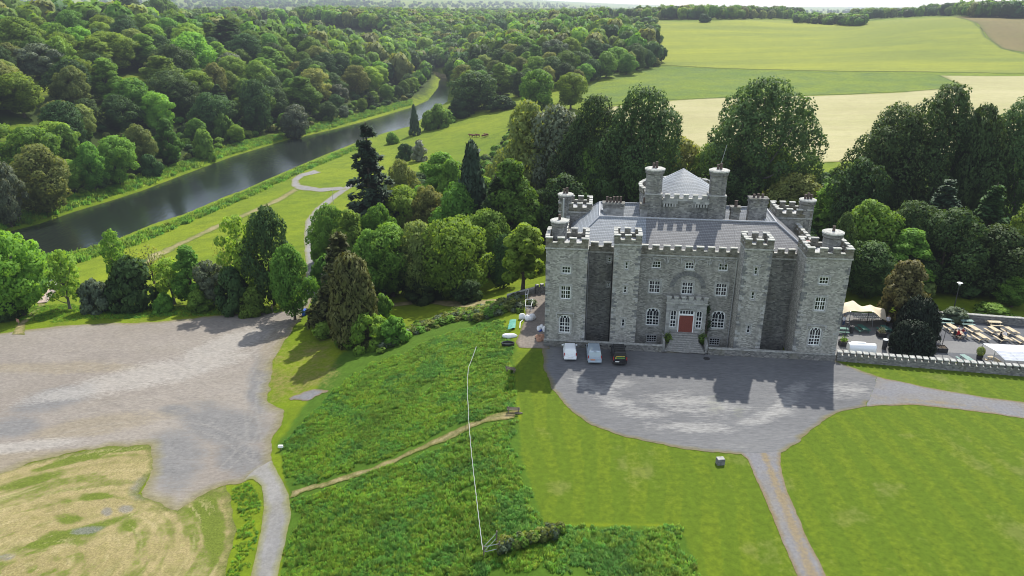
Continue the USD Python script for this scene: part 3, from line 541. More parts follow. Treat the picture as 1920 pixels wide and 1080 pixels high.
drape('hay_field', pxs((-240, 930), (0, 887), (100, 857), (200, 837), (278, 833), (288, 850), (289, 880), (263, 925), (334, 957), (371, 931), (424, 910), (432, 930), (442, 985), (436, 1030), (416, 1110), (-240, 1110)), LOOKS['hay_stubble'], 'mown field of straw and green stripes below the car park', 0.03, 0.30, 0.6, attrs={'green': stripes, 'streak': lambda v, x, y: fine_arc(v, 2.6, 0), 'furrow': lambda v, x, y: fine_arc(v, 1.9, 7), 'blue': blob((235, 955, 16, 9), (163, 995, 36, 8, -8), (12, 1045, 18, 7, -8), (270, 915, 30, 22, -30), (200, 960, 12, 10))})
drape('straw_track', pxs((972, 770), (962, 784), (900, 797), (868, 812), (790, 845), (715, 878), (640, 905), (575, 922), (543, 935), (546, 921), (600, 908), (690, 880), (760, 850), (840, 812), (880, 794), (940, 775)), LOOKS['straw_path'], 'trodden straw path cutting diagonally across the rough grass', 0.06, 0.25, 1.2)
drape('river', RIVER.buffer(1.2), LOOKS['river_water'], 'dark river below the wooded hill', 0) if False else None
def flat_sheet(name, P, z, mat, label):
    P = P.segmentize(3.0); tr = shapely.constrained_delaunay_triangles(P)
    V = np.array([np.array(q.exterior.coords)[:3] for q in tr.geoms]).reshape(-1, 2); f = np.arange(len(V)).reshape(-1, 3)
    v = np.c_[V, np.full(len(V), z)]; nz = np.cross(v[f[:, 1]] - v[f[:, 0]], v[f[:, 2]] - v[f[:, 0]])[:, 2]; f[nz < 0] = f[nz < 0][:, ::-1]
    obj(name, trimesh.Trimesh(v, f, process=False), mat, label=label, kind='structure')
flat_sheet('river', RIVER.buffer(2.0), WATER_Z, LOOKS['river_water'], 'dark river sliding past the foot of the wooded hill')
drape('riverside_track', pxs((280, 478), (330, 456), (400, 424), (470, 395), (520, 372), (552, 353), (560, 357), (525, 378), (472, 402), (404, 431), (335, 463), (290, 490), (262, 500)), LOOKS['river_track'], 'sandy mown track beside the river', 0.05, 0.5, 0.4)
drape('meadow_lane', pxs((588, 560), (571, 550), (574, 500), (570, 450), (572, 415), (590, 392), (618, 370), (655, 344), (668, 346), (634, 369), (604, 396), (588, 420), (588, 450), (596, 500), (600, 545)), LOOKS['lane_gravel'], 'gravel lane dropping from the car park through the meadow', 0.06, 0.2, 0.5)
drape('meadow_loop', pxs((548, 350), (546, 338), (558, 328), (590, 319), (602, 324), (570, 331), (560, 339), (564, 347), (600, 353), (640, 350), (650, 356), (600, 360), (560, 356)), LOOKS['lane_gravel'], 'small gravel loop at the bend of the riverside meadow', 0.07, 0.4, 0.4)
drape('footpath', pxs((75, 568), (86, 570), (70, 590), (50, 606), (46, 628), (22, 628), (30, 612), (52, 592)), LOOKS['straw_path'], 'trodden dirt path from the footbridge to the car park', 0.06, 0.2, 0.8)
drape('castle_yard', [tuple(on_z(*p)[:2]) for p in [(1030, 655), (975, 652), (967, 640), (985, 600), (985, 560), (1003, 541), (1030, 541)]], LOOKS['yard_gravel'], 'brown gravel yard along the left side of the castle', 0.04, 0.2, 0.8)
drape('gravel_patch', [tuple(np.array(Gxy(579, 741)) + [2.3 * math.cos(t) + 0.4 * math.cos(3 * t), 1.5 * math.sin(t)]) for t in np.linspace(0, 6.2, 40)], LOOKS['path_gravel'], 'small bald gravel patch in the grass right of the car park', 0.05, 0.5, 1.3, attrs={'strip': lambda v, x, y: x * 0})
drape('upper_lane', pxs((700, 570), (800, 562), (940, 560), (940, 566), (800, 568), (700, 578)), LOOKS['straw_path'], 'narrow path along the lower lawn behind the bramble bank', 0.06, 0.2, 0.6)
# fields beyond the trees
drape('wheat_field', pxs((1090, 42), (1150, 40), (1270, 41), (1340, 40), (1450, 38), (1500, 40), (1555, 46), (1600, 42), (1700, 36), (1785, 32), (1830, 44), (1850, 70), (1880, 92), (1990, 112), (1990, 138), (1850, 137), (1600, 135), (1400, 130), (1235, 122), (1180, 100), (1060, 60)), LOOKS['wheat'], 'broad green wheat field climbing to the skyline', 0.15, 2.0, 0.03)
drape('brown_field', pxs((1787, 32), (1860, 28), (1990, 30), (1990, 110), (1882, 91), (1852, 70), (1832, 44)), LOOKS['brown_crop'], 'brown crop field at the top right of the wheat', 0.15, 2.0, 0.03)
drape('clover_field', pxs((1080, 182), (1130, 140), (1236, 124), (1400, 132), (1600, 137), (1760, 141), (1812, 163), (1700, 172), (1468, 180), (1340, 184), (1240, 189), (1130, 200)), LOOKS['clover_field'], 'bright green strip of pasture below the wheat', 0.12, 1.2, 0.05)
drape('stubble_field', pxs((1130, 203), (1240, 190), (1340, 185), (1468, 181), (1700, 173), (1814, 164), (1764, 142), (1990, 141), (1990, 270), (1700, 300), (1540, 305), (1400, 300), (1200, 300)), LOOKS['stubble_field'], 'pale straw stubble field behind the dark trees', 0.12, 1.0, 0.05)
for k, (nm, poly, mat, lab) in enumerate([
    ('far_pasture', [(1560, 47), (1610, 42), (1690, 33), (1690, 30), (1620, 34), (1560, 40)], 'clover_field', 'green far pasture in the dip behind the wheat'),
    ('far_pasture', [(1390, 25), (1440, 25), (1450, 19), (1395, 19)], 'wheat', 'thin bright field among the far hedges'),
    ('far_pasture', [(875, 58), (920, 56), (922, 46), (880, 47)], 'wheat', 'pale green field in a gap of the middle woods'),
    ('far_pasture', [(-40, 12), (240, 9), (240, -3), (-40, -4)], 'wheat', 'hazy field above the far woods at the top left'),
    ('dirt_track', [(812, 134), (855, 141), (852, 146), (815, 140)], 'straw_path', 'short dirt track across the valley by the weir')]):
    P = Polygon(pxs(*poly)).buffer(0)
    if P.area > 20: drape(nm, P if P.geom_type == 'Polygon' else max(P.geoms, key=lambda q: q.area), LOOKS[mat], lab, 0.25)
# beer garden
COURT = [castle_pt(39.0, 1.5), castle_pt(39.0, 17.5), castle_pt(60, 17.8), castle_pt(92, 18.6), castle_pt(92, 2.0)]
drape('court_paving', [tuple(p[:2]) for p in COURT], LOOKS['court_paving'], 'pale paving of the beer garden beside the castle', 0.02)
cg = [on_z(*p)[:2] for p in [(1735, 637), (1748, 590), (1990, 607), (1990, 648), (1840, 642)]]
drape('court_gravel', [tuple(p) for p in cg], LOOKS['court_gravel'], 'dark gravel under the rows of picnic tables', 0.04)
cg = [on_z(*p)[:2] for p in [(1770, 661), (1990, 672), (1990, 698), (1800, 680)]]
drape('court_gravel', [tuple(p) for p in cg], LOOKS['court_gravel'], 'dark gravel strip beside the front wall of the beer garden', 0.04)

# ------------------------------------------------------------------ the castle (metres along its front, into its depth, up)
castle = thing('castle', 'grey stone castle with crenellated corner towers, slate roofs and a conical roofed keep', 'castle', CO, math.degrees(CANG))
CS, DS, AS, MS = LOOKS['castle_stone'], LOOKS['dark_castle_stone'], LOOKS['ashlar_stone'], LOOKS['mossy_parapet_stone']
PALE, STR, DRESS = LOOKS['pale_coping'], LOOKS['string_stone'], LOOKS['grey_dressing']
rr = random.Random(3)
def part(name, mesh, mat, parent=None, **kw): return obj(name, mesh, mat, parent or castle, **kw)
def mbox(x0, x1, y0, y1, z0, z1): return manifold3d.Manifold.cube((x1 - x0, y1 - y0, z1 - z0)).translate((x0, y0, z0))
def seg(p0, p1, a, b, t0, t1, z0, z1, jit=0.0):
    """box along the line p0-p1 from a to b metres, t0..t1 to its left"""
    d = np.subtract(p1, p0); L = np.hypot(*d); d = d / L; n = np.array([-d[1], d[0]])
    c = [np.array(p0) + d * s + n * t for s, t in ((a, t0), (b, t0), (b, t1), (a, t1))]
    lo = [(x, y, z0) for x, y in c]; hi = [(x, y, z1 + rr.uniform(-jit, jit)) for x, y in c]
    return trimesh.Trimesh(np.array(lo + hi), [[0, 2, 1], [0, 3, 2], [4, 5, 6], [4, 6, 7], [0, 1, 5], [0, 5, 4], [1, 2, 6], [1, 6, 5], [2, 3, 7], [2, 7, 6], [3, 0, 4], [3, 4, 7]], process=False)
def crenels(parent, p0, p1, zb, zs, zt, n, t=0.42, ratio=0.56, ends=True, mat=None, s0=0.0, s1=0.0, pale=PALE, wall=True, skip=()):
    """a battlement on the line p0-p1 (its body to the left): parapet, crenel sills, n merlons each with its coping"""
    mat = mat or MS; L = math.hypot(p1[0] - p0[0], p1[1] - p0[1]); a0, a1 = s0, L - s1
    if wall: obj('parapet', seg(p0, p1, a0, a1, 0, t, zb, zs), mat, parent)
    W = a1 - a0
    if ends: w = W * ratio / (n * ratio + (n - 1) * (1 - ratio)) if n > 1 else W; step = (W - w) / max(n - 1, 1); starts = [a0 + i * step for i in range(n)]
    else: step = W / n; w = step * ratio; starts = [a0 + (i + 0.5) * step - w / 2 for i in range(n)]
    for i, s in enumerate(starts):
        if i in skip: continue
        top = zt - 0.1 + rr.uniform(-0.03, 0.03); e = rr.uniform(0.0, 0.03)
        obj('merlon', seg(p0, p1, s + 0.004, s + w - 0.004, 0.003, t - 0.003, zs, top), mat, parent)
        obj('coping', seg(p0, p1, s - 0.05, s + w + 0.05, -0.07 - e, t + 0.05, top, top + 0.12, 0.025), pale, parent)
    gaps = [(x + w, y) for x, y in zip(starts[:-1], starts[1:])]
    if not ends: gaps = [(a0, starts[0])] + gaps + [(starts[-1] + w, a1)]
    for a, b in gaps:
        if b - a > 0.15: obj('crenel_sill', seg(p0, p1, a + 0.06, b - 0.06, -0.05, t + 0.03, zs, zs + 0.07, 0.02), pale, parent)
def ring(name, x0, x1, y0, y1, z0, z1, out, mat, parent):
    """a string course standing `out` proud all round a rectangular tower"""
    o = out; m = mbox(x0 - o, x1 + o, y0 - o, y1 + o, z0, z1) - mbox(x0 + 0.1, x1 - 0.1, y0 + 0.1, y1 - 0.1, z0 - 1, z1 + 1)
    return obj(name, m, mat, parent)

def front_plate(poly, v0, v1):
    """an outline in (along, up) given thickness from depth v0 back to v1"""
    m = extrude(poly, v1 - v0); v = m.vertices.copy(); m.vertices = np.stack([v[:, 0], v0 + v[:, 2], v[:, 1]], 1); m.faces = m.faces[:, ::-1]; return m
def arch(x0, x1, z0, zs, rise, n=12, pointed=False):
    c, r = (x0 + x1) / 2, (x1 - x0) / 2; t = np.linspace(0, math.pi, n)
    top = [(c + r * math.cos(a), zs + rise * (math.sin(a) ** (0.75 if pointed else 1.0))) for a in t]
    return Polygon([(x0, z0), (x1, z0)] + top)
def sash(x0, x1, z0, z1, cols, rows, thick=0.05, fr=0.11, bold=()):
    P = sbox(x0, z0, x1, z1); holes = []
    w = (x1 - x0 - 2 * fr) / cols; hh = (z1 - z0 - fr * 2.2) / rows
    for i in range(cols):
        for j in range(rows):
            bl = thick / 2 if i else 0; br = thick / 2 if i < cols - 1 else 0
            if ('c', i) in bold: bl = thick * 1.2
            if ('c', i + 1) in bold: br = thick * 1.2
            bb = thick / 2 if j else 0; bt = thick / 2 if j < rows - 1 else 0
            if ('r', j) in bold: bb = thick * 1.1
            if ('r', j + 1) in bold: bt = thick * 1.1
            holes.append(sbox(x0 + fr + i * w + bl, z0 + fr * 1.2 + j * hh + bb, x0 + fr + (i + 1) * w - br, z0 + fr * 1.2 + (j + 1) * hh - bt))
    return P.difference(shapely.union_all(holes))
def gothic(x0, x1, z0, z1):
    """two lancets under a pierced head, a transom and glazing bars"""
    w = x1 - x0; c = (x0 + x1) / 2; fr = 0.10; hz = z1 - w * 0.30; lw = (w - 3 * fr) / 2
    outer = arch(x0, x1, z0, z1 - w * 0.30, w * 0.30, 16)
    holes = []
    for a in (x0 + fr, x0 + 2 * fr + lw):
        lan = arch(a, a + lw, z0 + 0.14, hz - lw * 0.55, lw * 0.62, 12, True); tr = z0 + (hz - z0) * 0.44
        bars = shapely.union_all([sbox(a + lw / 2 - 0.02, z0, a + lw / 2 + 0.02, hz), sbox(a, tr - 0.05, a + lw, tr + 0.05), sbox(a, (z0 + tr) / 2 - 0.0, a + lw, (z0 + tr) / 2 + 0.045), sbox(a, (tr + hz) / 2 - 0.18, a + lw, (tr + hz) / 2 - 0.135)])
        holes.append(lan.difference(bars))
    holes.append(Point(c, hz + w * 0.06).buffer(w * 0.13, 8))
    for s in (-1, 1): holes.append(affinity.scale(Point(c + s * w * 0.27, hz + w * 0.07).buffer(w * 0.08, 6), 1.1, 1.0))
    return outer, outer.difference(shapely.union_all(holes))
CUTS = {}
def cut(wall, poly, V, deep=0.3):
    m = front_plate(poly, V - 0.5, V + deep); CUTS.setdefault(wall, []).append(m)
def to_manifold(m):
    m = trimesh.Trimesh(m.vertices, m.faces, process=True); return manifold3d.Manifold(manifold3d.Mesh(np.asarray(m.vertices, np.float32), np.asarray(m.faces, np.uint32)))
GLASS, WHITE = LOOKS['dark_glass'], LOOKS['white_paint']
WINDOWS = []
def window(wall, kind, x0, x1, z0, z1, V, hood=True, label=None):
    if kind == 'gothic': outer, fr = gothic(x0, x1, z0, z1)
    elif kind == 'top': outer = sbox(x0, z0, x1, z1); fr = sash(x0, x1, z0, z1, 3, 2)
    elif kind == 'mid': outer = sbox(x0, z0, x1, z1); fr = sash(x0, x1, z0, z1, 4, 3, 0.045, 0.10, bold=(('c', 2), ('r', 2)))
    elif kind == 'base': outer = sbox(x0, z0, x1, z1); fr = sash(x0, x1, z0, z1, 4, 3, 0.05, 0.06)
    elif kind == 'slit': outer = sbox(x0, z0, x1, z1); fr = sash(x0, x1, z0, z1, 1, 2, 0.05, 0.08)
    elif kind == 'lancet':
        outer = arch(x0, x1, z0, z1 - 0.35, 0.35, 12, True); w = x1 - x0; tr = z0 + (z1 - z0) * 0.47
        bars = shapely.union_all([sbox((x0 + x1) / 2 - 0.022, z0, (x0 + x1) / 2 + 0.022, z1), sbox(x0, tr - 0.05, x1, tr + 0.05), sbox(x0, z0 + 0.62, x1, z0 + 0.66), sbox(x0, z1 - 0.8, x1, z1 - 0.76)])
        fr = outer.difference(outer.buffer(-0.085).difference(bars))
    cut(wall, outer.buffer(0.01, join_style=2), V)
    WINDOWS.append((kind, outer, fr, x0, x1, z0, z1, V, hood, label))
def place_windows():
    for kind, outer, fr, x0, x1, z0, z1, V, hood, label in WINDOWS:
        w = part('window', front_plate(fr, V + 0.14, V + 0.21), WHITE, label=label)
        obj('pane', front_plate(outer.buffer(-0.03), V + 0.195, V + 0.235), GLASS, w)
        obj('sill', bx(x0 - 0.12, x1 + 0.12, V - 0.09, V + 0.2, z0 - 0.16, z0 - 0.002), DRESS if kind in ('slit', 'base') else STR, w)
        if hood and kind in ('top', 'mid', 'base'):
            obj('lintel', bx(x0 - 0.2, x1 + 0.2, V - 0.05, V + 0.1, z1 + 0.02, z1 + 0.28), DRESS, w)
        if kind in ('top', 'mid', 'gothic') and hood:
            for s, xa in ((-1, x0), (1, x1)):
                obj('jamb', bx(*(sorted((xa + s * 0.012, xa + s * 0.21))), V - 0.03, V + 0.1, z0, z1 - (0.5 if kind == 'gothic' else 0.0)), DRESS, w)
        if kind in ('gothic', 'mid') and hood == 2:
            e = 0.42; hp = LineString([(x0 - e, z1 - 0.35), (x0 - e, z1 + 0.28), (x1 + e, z1 + 0.28), (x1 + e, z1 - 0.35)]).buffer(0.085, cap_style=2, join_style=2)
            obj('hood_mould', front_plate(hp, V - 0.14, V + 0.05), DRESS, w)
        if kind == 'slit':
            obj('hood_mould', bx(x0 - 0.28, x1 + 0.28, V - 0.12, V + 0.05, z1 + 0.14, z1 + 0.3), DRESS, w)
            for s, xa in ((-1, x0), (1, x1)): obj('jamb', bx(*(sorted((xa + s * 0.012, xa + s * 0.19))), V - 0.02, V + 0.1, z0 - 0.1, z1 + 0.13), DRESS, w)

# windows: the four-storey left and right corner towers, the middle, the slender towers
for off, wall in ((0.0, 'tl'), (33.12, 'tr')):
    window(wall, 'top', off + 2.12, off + 3.34, 10.8, 11.83, 0, 1)
    window(wall, 'mid', off + 2.06, off + 3.42, 7.12, 9.05, 0, 1)
    window(wall, 'gothic', off + 2.0, off + 3.5, 2.1, 4.8, 0, 2)
MV, LV = 4.2, 4.6
for c in (14.9, 19.4, 23.85): window('mid', 'top', c - 0.62, c + 0.62, 10.62, 11.68, MV, 0)
for c in (14.88, 19.35, 23.92): window('mid', 'mid', c - 0.77, c + 0.77, 6.95, 8.78, MV, 1)
for c in (14.95, 23.95): window('mid', 'gothic', c - 0.9, c + 0.9, 2.0, 4.75, MV, 1)
for c in (15.0, 23.8): window('mid', 'base', c - 0.7, c + 0.7, -0.6, 0.45, MV, 1)
for z0, z1 in ((11.5, 12.55), (8.05, 9.1), (3.1, 4.25)):
    window('sl', 'slit', 10.5, 10.92, z0, z1, 0.8); window('sr', 'slit', 27.22, 27.66, z0 - 0.05, z1 - 0.05, 0.8)
window('ll', 'slit', 8.28, 8.72, 11.1, 11.8, LV, 0); window('ll', 'slit', 8.32, 8.74, 7.45, 8.0, LV, 0)
place_windows()

def tower(name, wall, x0, x1, y0, y1, zb, zs, zt, nf, nsd, mat, label=None, front=True, dark=MS, quoin=True, ratio=0.56, edges='frbl'):
    body = mbox(x0, x1, y0, y1, zb, zs)
    for c in CUTS.get(wall, []): body = body - to_manifold(c)
    t = part(name, body, mat, label=label)
    ring('string_course', x0, x1, y0, y1, zs - 0.08, zs + 0.1, 0.13, STR, t)
    sill = zt - 0.72; zb2 = zs + 0.1; o = 0.06
    X0, X1, Y0, Y1 = x0 - o, x1 + o, y0 - o, y1 + o
    if 'f' in edges: crenels(t, (X0, Y0), (X1, Y0), zb2, sill, zt, nf, mat=dark, ratio=ratio)
    tt = 0.425
    if 'r' in edges: crenels(t, (X1, Y0), (X1, Y1), zb2, sill, zt, nsd, mat=dark, s0=tt, s1=tt, ratio=ratio, ends=False)
    if 'b' in edges: crenels(t, (X1, Y1), (X0, Y1), zb2, sill, zt, nf, mat=dark, ratio=ratio)
    if 'l' in edges: crenels(t, (X0, Y1), (X0, Y0), zb2, sill, zt, nsd, mat=dark, s0=tt, s1=tt, ratio=ratio, ends=False)
    obj('tower_roof', bx(x0 + 0.45, x1 - 0.45, y0 + 0.45, y1 - 0.45, zs + 0.004, zs + 0.14), LOOKS['lead_flashing'], t)
    if quoin:
        z = zb + 0.3; k = 0
        while z < zs - 0.6:
            hh = rr.uniform(0.26, 0.36); long = k % 2
            for xa, s in ((x0, 1), (x1, -1)):
                lx, ly = (0.62, 0.3) if long else (0.32, 0.55); lx *= rr.uniform(0.85, 1.15)
                if rr.random() < 0.62: obj('quoin', bx(*sorted((xa - s * 0.018, xa + s * lx)), y0 - 0.018, y0 + ly, z, z + hh - 0.02), LOOKS['dark_quoin' if rr.random() < 0.6 else 'grey_dressing'], t)
            z += hh; k += 1
    return t
TL = tower('corner_tower', 'tl', 0, 5.5, 0, 4.8, -0.4, 14.35, 15.85, 4, 3, CS, 'front left corner tower')
TR = tower('corner_tower', 'tr', 33.3, 38.8, 0, 4.7, -0.4, 14.35, 15.75, 4, 3, CS, 'front right corner tower')
RL = tower('corner_tower', 'rl', 0.6, 5.6, 17.6, 22.6, -0.4, 14.6, 16.0, 4, 3, CS, 'rear left corner tower', quoin=False)
RRt = tower('corner_tower', 'rr', 33.3, 38.3, 18.0, 22.8, -0.4, 14.6, 16.0, 4, 3, CS, 'rear right corner tower', quoin=False)
SL = tower('slender_tower', 'sl', 9.0, 12.45, 0.8, 4.25, -1.6, 14.95, 16.3, 3, 2, CS, 'left slender tower of the front')
SR = tower('slender_tower', 'sr', 25.75, 29.2, 0.8, 4.25, -1.6, 14.95, 16.3, 3, 2, CS, 'right slender tower of the front')
# wall between the towers
def wall_piece(wall, x0, x1, V, zt, mat, label, n, ends=False, ratio=0.6):
    body = mbox(x0, x1, V, V + 0.9, -1.6, zt)
    for c in CUTS.get(wall, []): body = body - to_manifold(c)
    t = part('front_wall', body, mat, label=label)
    obj('string_course', bx(x0 + 0.01, x1 - 0.01, V - 0.12, V + 0.1, zt - 0.08, zt + 0.1), STR, t)
    crenels(t, (x0, V - 0.05), (x1, V - 0.05), zt + 0.1, zt + 0.75, zt + 1.4, n, mat=MS, ends=ends, ratio=ratio)
    return t
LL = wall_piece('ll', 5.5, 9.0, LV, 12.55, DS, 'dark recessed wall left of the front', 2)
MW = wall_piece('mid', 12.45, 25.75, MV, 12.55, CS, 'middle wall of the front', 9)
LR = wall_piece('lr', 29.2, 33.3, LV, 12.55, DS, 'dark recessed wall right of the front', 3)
# blind arcade under the middle parapet and the great blind arch over the door
for i in range(7):
    c = 12.45 + 13.3 * (i + 0.5) / 7
    a = arch(c - 0.8, c + 0.8, 11.55, 11.85, 0.38, 12).difference(arch(c - 0.64, c + 0.64, 11.4, 11.83, 0.3, 12)); obj('blind_arch', front_plate(a, MV - 0.10, MV + 0.05), DRESS, MW)
    obj('corbel', bx(c - 0.98, c - 0.82, MV - 0.14, MV + 0.05, 11.35, 12.3), DRESS, MW)
n = 19
for i in range(n):
    a0, a1 = math.pi * i / n + 0.012, math.pi * (i + 1) / n - 0.012; q = [(19.36 + r * math.cos(a), 7.95 + r * math.sin(a)) for r, a in ((1.82, a0), (2.45, a0), (2.45, a1), (1.82, a1))]
    obj('voussoir', front_plate(Polygon(q), MV - 0.06, MV + 0.05), LOOKS['dark_quoin'], MW)
# flanks, rear and gutters
for x, s, lab in ((1.9, 1, 'left flank wall'), (35.6, -1, 'right flank wall')):
    t = part('side_wall', bx(x, x + 0.9, 4.75, 18.0, -0.5, 12.6), CS, label=lab)
    p0, p1 = ((x, 17.8), (x, 4.75)) if s > 0 else ((x + 0.9, 4.75), (x + 0.9, 17.8))
    crenels(t, p0, p1, 12.6, 13.35, 14.0, 9, mat=MS, ends=False)
t = part('rear_wall', bx(5.5, 33.3, 21.4, 22.3, -0.5, 12.6), CS)
crenels(t, (33.3, 22.3), (5.6, 22.3), 12.6, 13.35, 14.0, 14, mat=MS, ends=False)
part('gutter', bx(2.6, 35.8, 5.3, 21.6, 12.2, 12.5), LOOKS['lead_flashing'])
# roofs: a ring of slate ranges
def quad_roof(name, P, mat, label=None, th=0.12):
    P = np.array(P, float); nrm = np.cross(P[1] - P[0], P[2] - P[0]); nrm /= np.linalg.norm(nrm); nrm = nrm if nrm[2] > 0 else -nrm
    m = trimesh.convex.convex_hull(np.vstack([P, P - nrm * th])); return part(name, m, mat, label=label)
ZE, ZR, ZI = 12.75, 16.0, 13.3
o_ = [(2.6, 5.35), (35.8, 5.35), (35.8, 21.4), (2.6, 21.4)]; r_ = [(6.85, 10.4), (31.5, 10.3), (31.6, 18.2), (6.85, 18.7)]; i_ = [(11.3, 14.3), (27.2, 14.3), (27.2, 14.7), (11.3, 14.7)]
pt = lambda p, z: (p[0], p[1], z)
BLUE, PURP = LOOKS['blue_slate'], LOOKS['purple_slate']
for a, b, mat, lab in ((2.6, 13.5, BLUE, 'pale blue slates at the left of the front roof'), (13.5, 25.6, PURP, 'dark purple slates of the middle front roof'), (25.6, 35.8, PURP, 'grey slates at the right of the front roof')):
    top = [(max(a, 6.85) if a > 2.6 else 6.85, 10.4, ZR), (min(b, 31.5), 10.35, ZR)]
    quad_roof('slate_roof', [(a + 0.01, 5.35, ZE), (b - 0.01, 5.35, ZE), (top[1][0] - 0.01, *top[1][1:]), (top[0][0] + 0.01, *top[0][1:])], mat, lab)
quad_roof('slate_roof', [pt(o_[3], ZE), pt(o_[0], ZE), pt(r_[0], ZR), pt(r_[3], ZR)], BLUE, 'left side roof')
quad_roof('slate_roof', [pt(o_[1], ZE), pt(o_[2], ZE), pt(r_[2], ZR), pt(r_[1], ZR)], PURP, 'right side roof')
quad_roof('slate_roof', [pt(o_[2], ZE), pt(o_[3], ZE), pt(r_[3], ZR), pt(r_[2], ZR)], BLUE, 'rear roof')
for k in range(4):
    a, b = r_[k], r_[(k + 1) % 4]; quad_roof('slate_roof', [pt(a, ZR - 0.01), pt(b, ZR - 0.01), pt(i_[(k + 1) % 4], ZI), pt(i_[k], ZI)], BLUE, 'inner roof slope facing the keep')
for k, (a, b) in enumerate([(r_[0], r_[1]), (r_[1], r_[2]), (r_[2], r_[3]), (r_[3], r_[0])]):
    part('ridge_tile', bar(pt(a, ZR + 0.04), pt(b, ZR + 0.04), 0.13), LOOKS['lead_flashing'])
for a, b in ((0, 0), (1, 1), (2, 2), (3, 3)): part('hip_flashing', bar(pt(o_[a], ZE + 0.05), pt(r_[b], ZR + 0.04), 0.11), LOOKS['lead_flashing'])
# chimneys
def chimney(x0, x1, y0, y1, zb, zt, pots, label, mat=None):
    c = part('chimney', [bx(x0, x1, y0, y1, zb, zt - 0.75)], mat or DS, label=label)
    obj('cornice', [bx(x0 - 0.10, x1 + 0.10, y0 - 0.10, y1 + 0.10, zt - 0.749, zt - 0.5), bx(x0 - 0.02, x1 + 0.02, y0 - 0.02, y1 + 0.02, zt - 0.499, zt - 0.2), bx(x0 - 0.14, x1 + 0.14, y0 - 0.14, y1 + 0.14, zt - 0.199, zt)], LOOKS['garden_wall_stone'], c)
    for x, y, r, hh in pots: obj('chimney_pot', [cyl(r * 1.1, zt, zt + hh, x, y, 10, r), cyl(r * 1.15, zt + hh, zt + hh + 0.07, x, y, 10)], LOOKS['clay_pot'], c)
chimney(7.35, 10.4, 14.0, 15.3, 12.6, 17.1, [(7.9 + i * 0.5, 14.65, 0.17, rr.uniform(0.5, 0.85)) for i in range(5)], 'broad chimney stack on the left roof', AS)
chimney(12.75, 13.75, 12.2, 13.2, 12.6, 17.6, [(13.25, 12.7, 0.2, 0.75)], 'narrow chimney left of the keep', AS)
chimney(25.7, 26.95, 13.2, 14.2, 12.6, 17.3, [(26.35, 13.6, 0.22, 0.8)], 'narrow chimney right of the keep')
chimney(28.4, 30.9, 14.2, 15.7, 12.6, 18.4, [(29.0, 14.9, 0.17, 0.4), (29.6, 14.9, 0.17, 0.5), (30.2, 14.9, 0.17, 0.45)], 'broad dark chimney stack on the right roof')
# the keep
keep = part('keep', manifold3d.Manifold.cylinder(6.6, 6.2, 6.2, 48).translate((19.0, 18.3, 11.6)) + mbox(13.3, 24.8, 12.5, 16.5, 11.6, 18.2), DS, label='round keep rising from the middle of the roofs')
for i in range(16): obj('corbel', bx(15.95 + i * 0.4, 16.15 + i * 0.4, 12.2, 12.52, 17.3, 17.75), DRESS, keep)
obj('parapet', bx(15.78, 22.35, 12.2, 12.62, 17.75, 18.5), AS, keep)
crenels(keep, (15.78, 12.2), (22.35, 12.2), 17.75, 18.5, 19.1, 5, mat=AS, ratio=0.52, wall=False, ends=False)
for i in range(22):
    a = math.radians(-38 + 256 * (i + 0.5) / 22); c = (19.0 + 6.15 * math.cos(a), 18.3 + 6.15 * math.sin(a)); tx, ty = -math.sin(a), math.cos(a)
    p0, p1 = (c[0] - tx * 0.42, c[1] - ty * 0.42), (c[0] + tx * 0.42, c[1] + ty * 0.42)
    obj('merlon', seg(p0, p1, 0, 0.84, -0.2, 0.2, 18.2, 19.0), MS, keep); obj('coping', seg(p0, p1, -0.05, 0.89, -0.28, 0.28, 19.0, 19.13), PALE, keep)
aa = np.linspace(0, 2 * np.pi, 40, endpoint=False); vc = np.vstack([np.stack([19.0 + 5.55 * np.cos(aa), 18.05 + 5.45 * np.sin(aa), np.full(40, 18.35)], 1), np.stack([19.0 + 2.7 * np.cos(aa), 18.05 + 2.7 * np.sin(aa), np.full(40, 20.15)], 1), [[19.0, 18.0, 21.75]]])
k_ = np.arange(40); k2 = (k_ + 1) % 40
obj('conical_roof', trimesh.Trimesh(vc, np.vstack([np.stack([k_, k2, k2 + 40], 1), np.stack([k_, k2 + 40, k_ + 40], 1), np.stack([k_ + 40, k2 + 40, np.full(40, 80)], 1)]), process=False), BLUE, keep, label='conical slate roof of the keep')
def turret(x, y, zb, zt, r, label, pots=2, base=None, parent=None, mat=None):
    """a round chimney turret: shaft, corbelled ring, pale flat cap, pots"""
    t = part('turret', [cyl(r * 0.86, zb, zt - 0.75, x, y, 24)], mat or DS, smooth=40, label=label)
    obj('corbel_ring', [cyl(r * 0.86, zt - 0.75, zt - 0.55, x, y, 24, r * 0.98), cyl(r * 0.98, zt - 0.55, zt - 0.12, x, y, 24)], LOOKS['garden_wall_stone'], t, smooth=40)
    obj('cap', [cyl(r * 1.06, zt - 0.12, zt + 0.05, x, y, 24), cyl(r * 1.0, zt + 0.05, zt + 0.14, x, y, 24, r * 0.9)], PALE, t, smooth=30)
    for i in range(pots): obj('chimney_pot', [cyl(0.2, zt + 0.13, zt + 0.75 + 0.2 * (i % 2), x + (i - (pots - 1) / 2) * 0.42, y, 10, 0.17), cyl(0.2, zt + 0.75 + 0.2 * (i % 2), zt + 0.82 + 0.2 * (i % 2), x + (i - (pots - 1) / 2) * 0.42, y, 10)], LOOKS['clay_pot'], t)
    return t
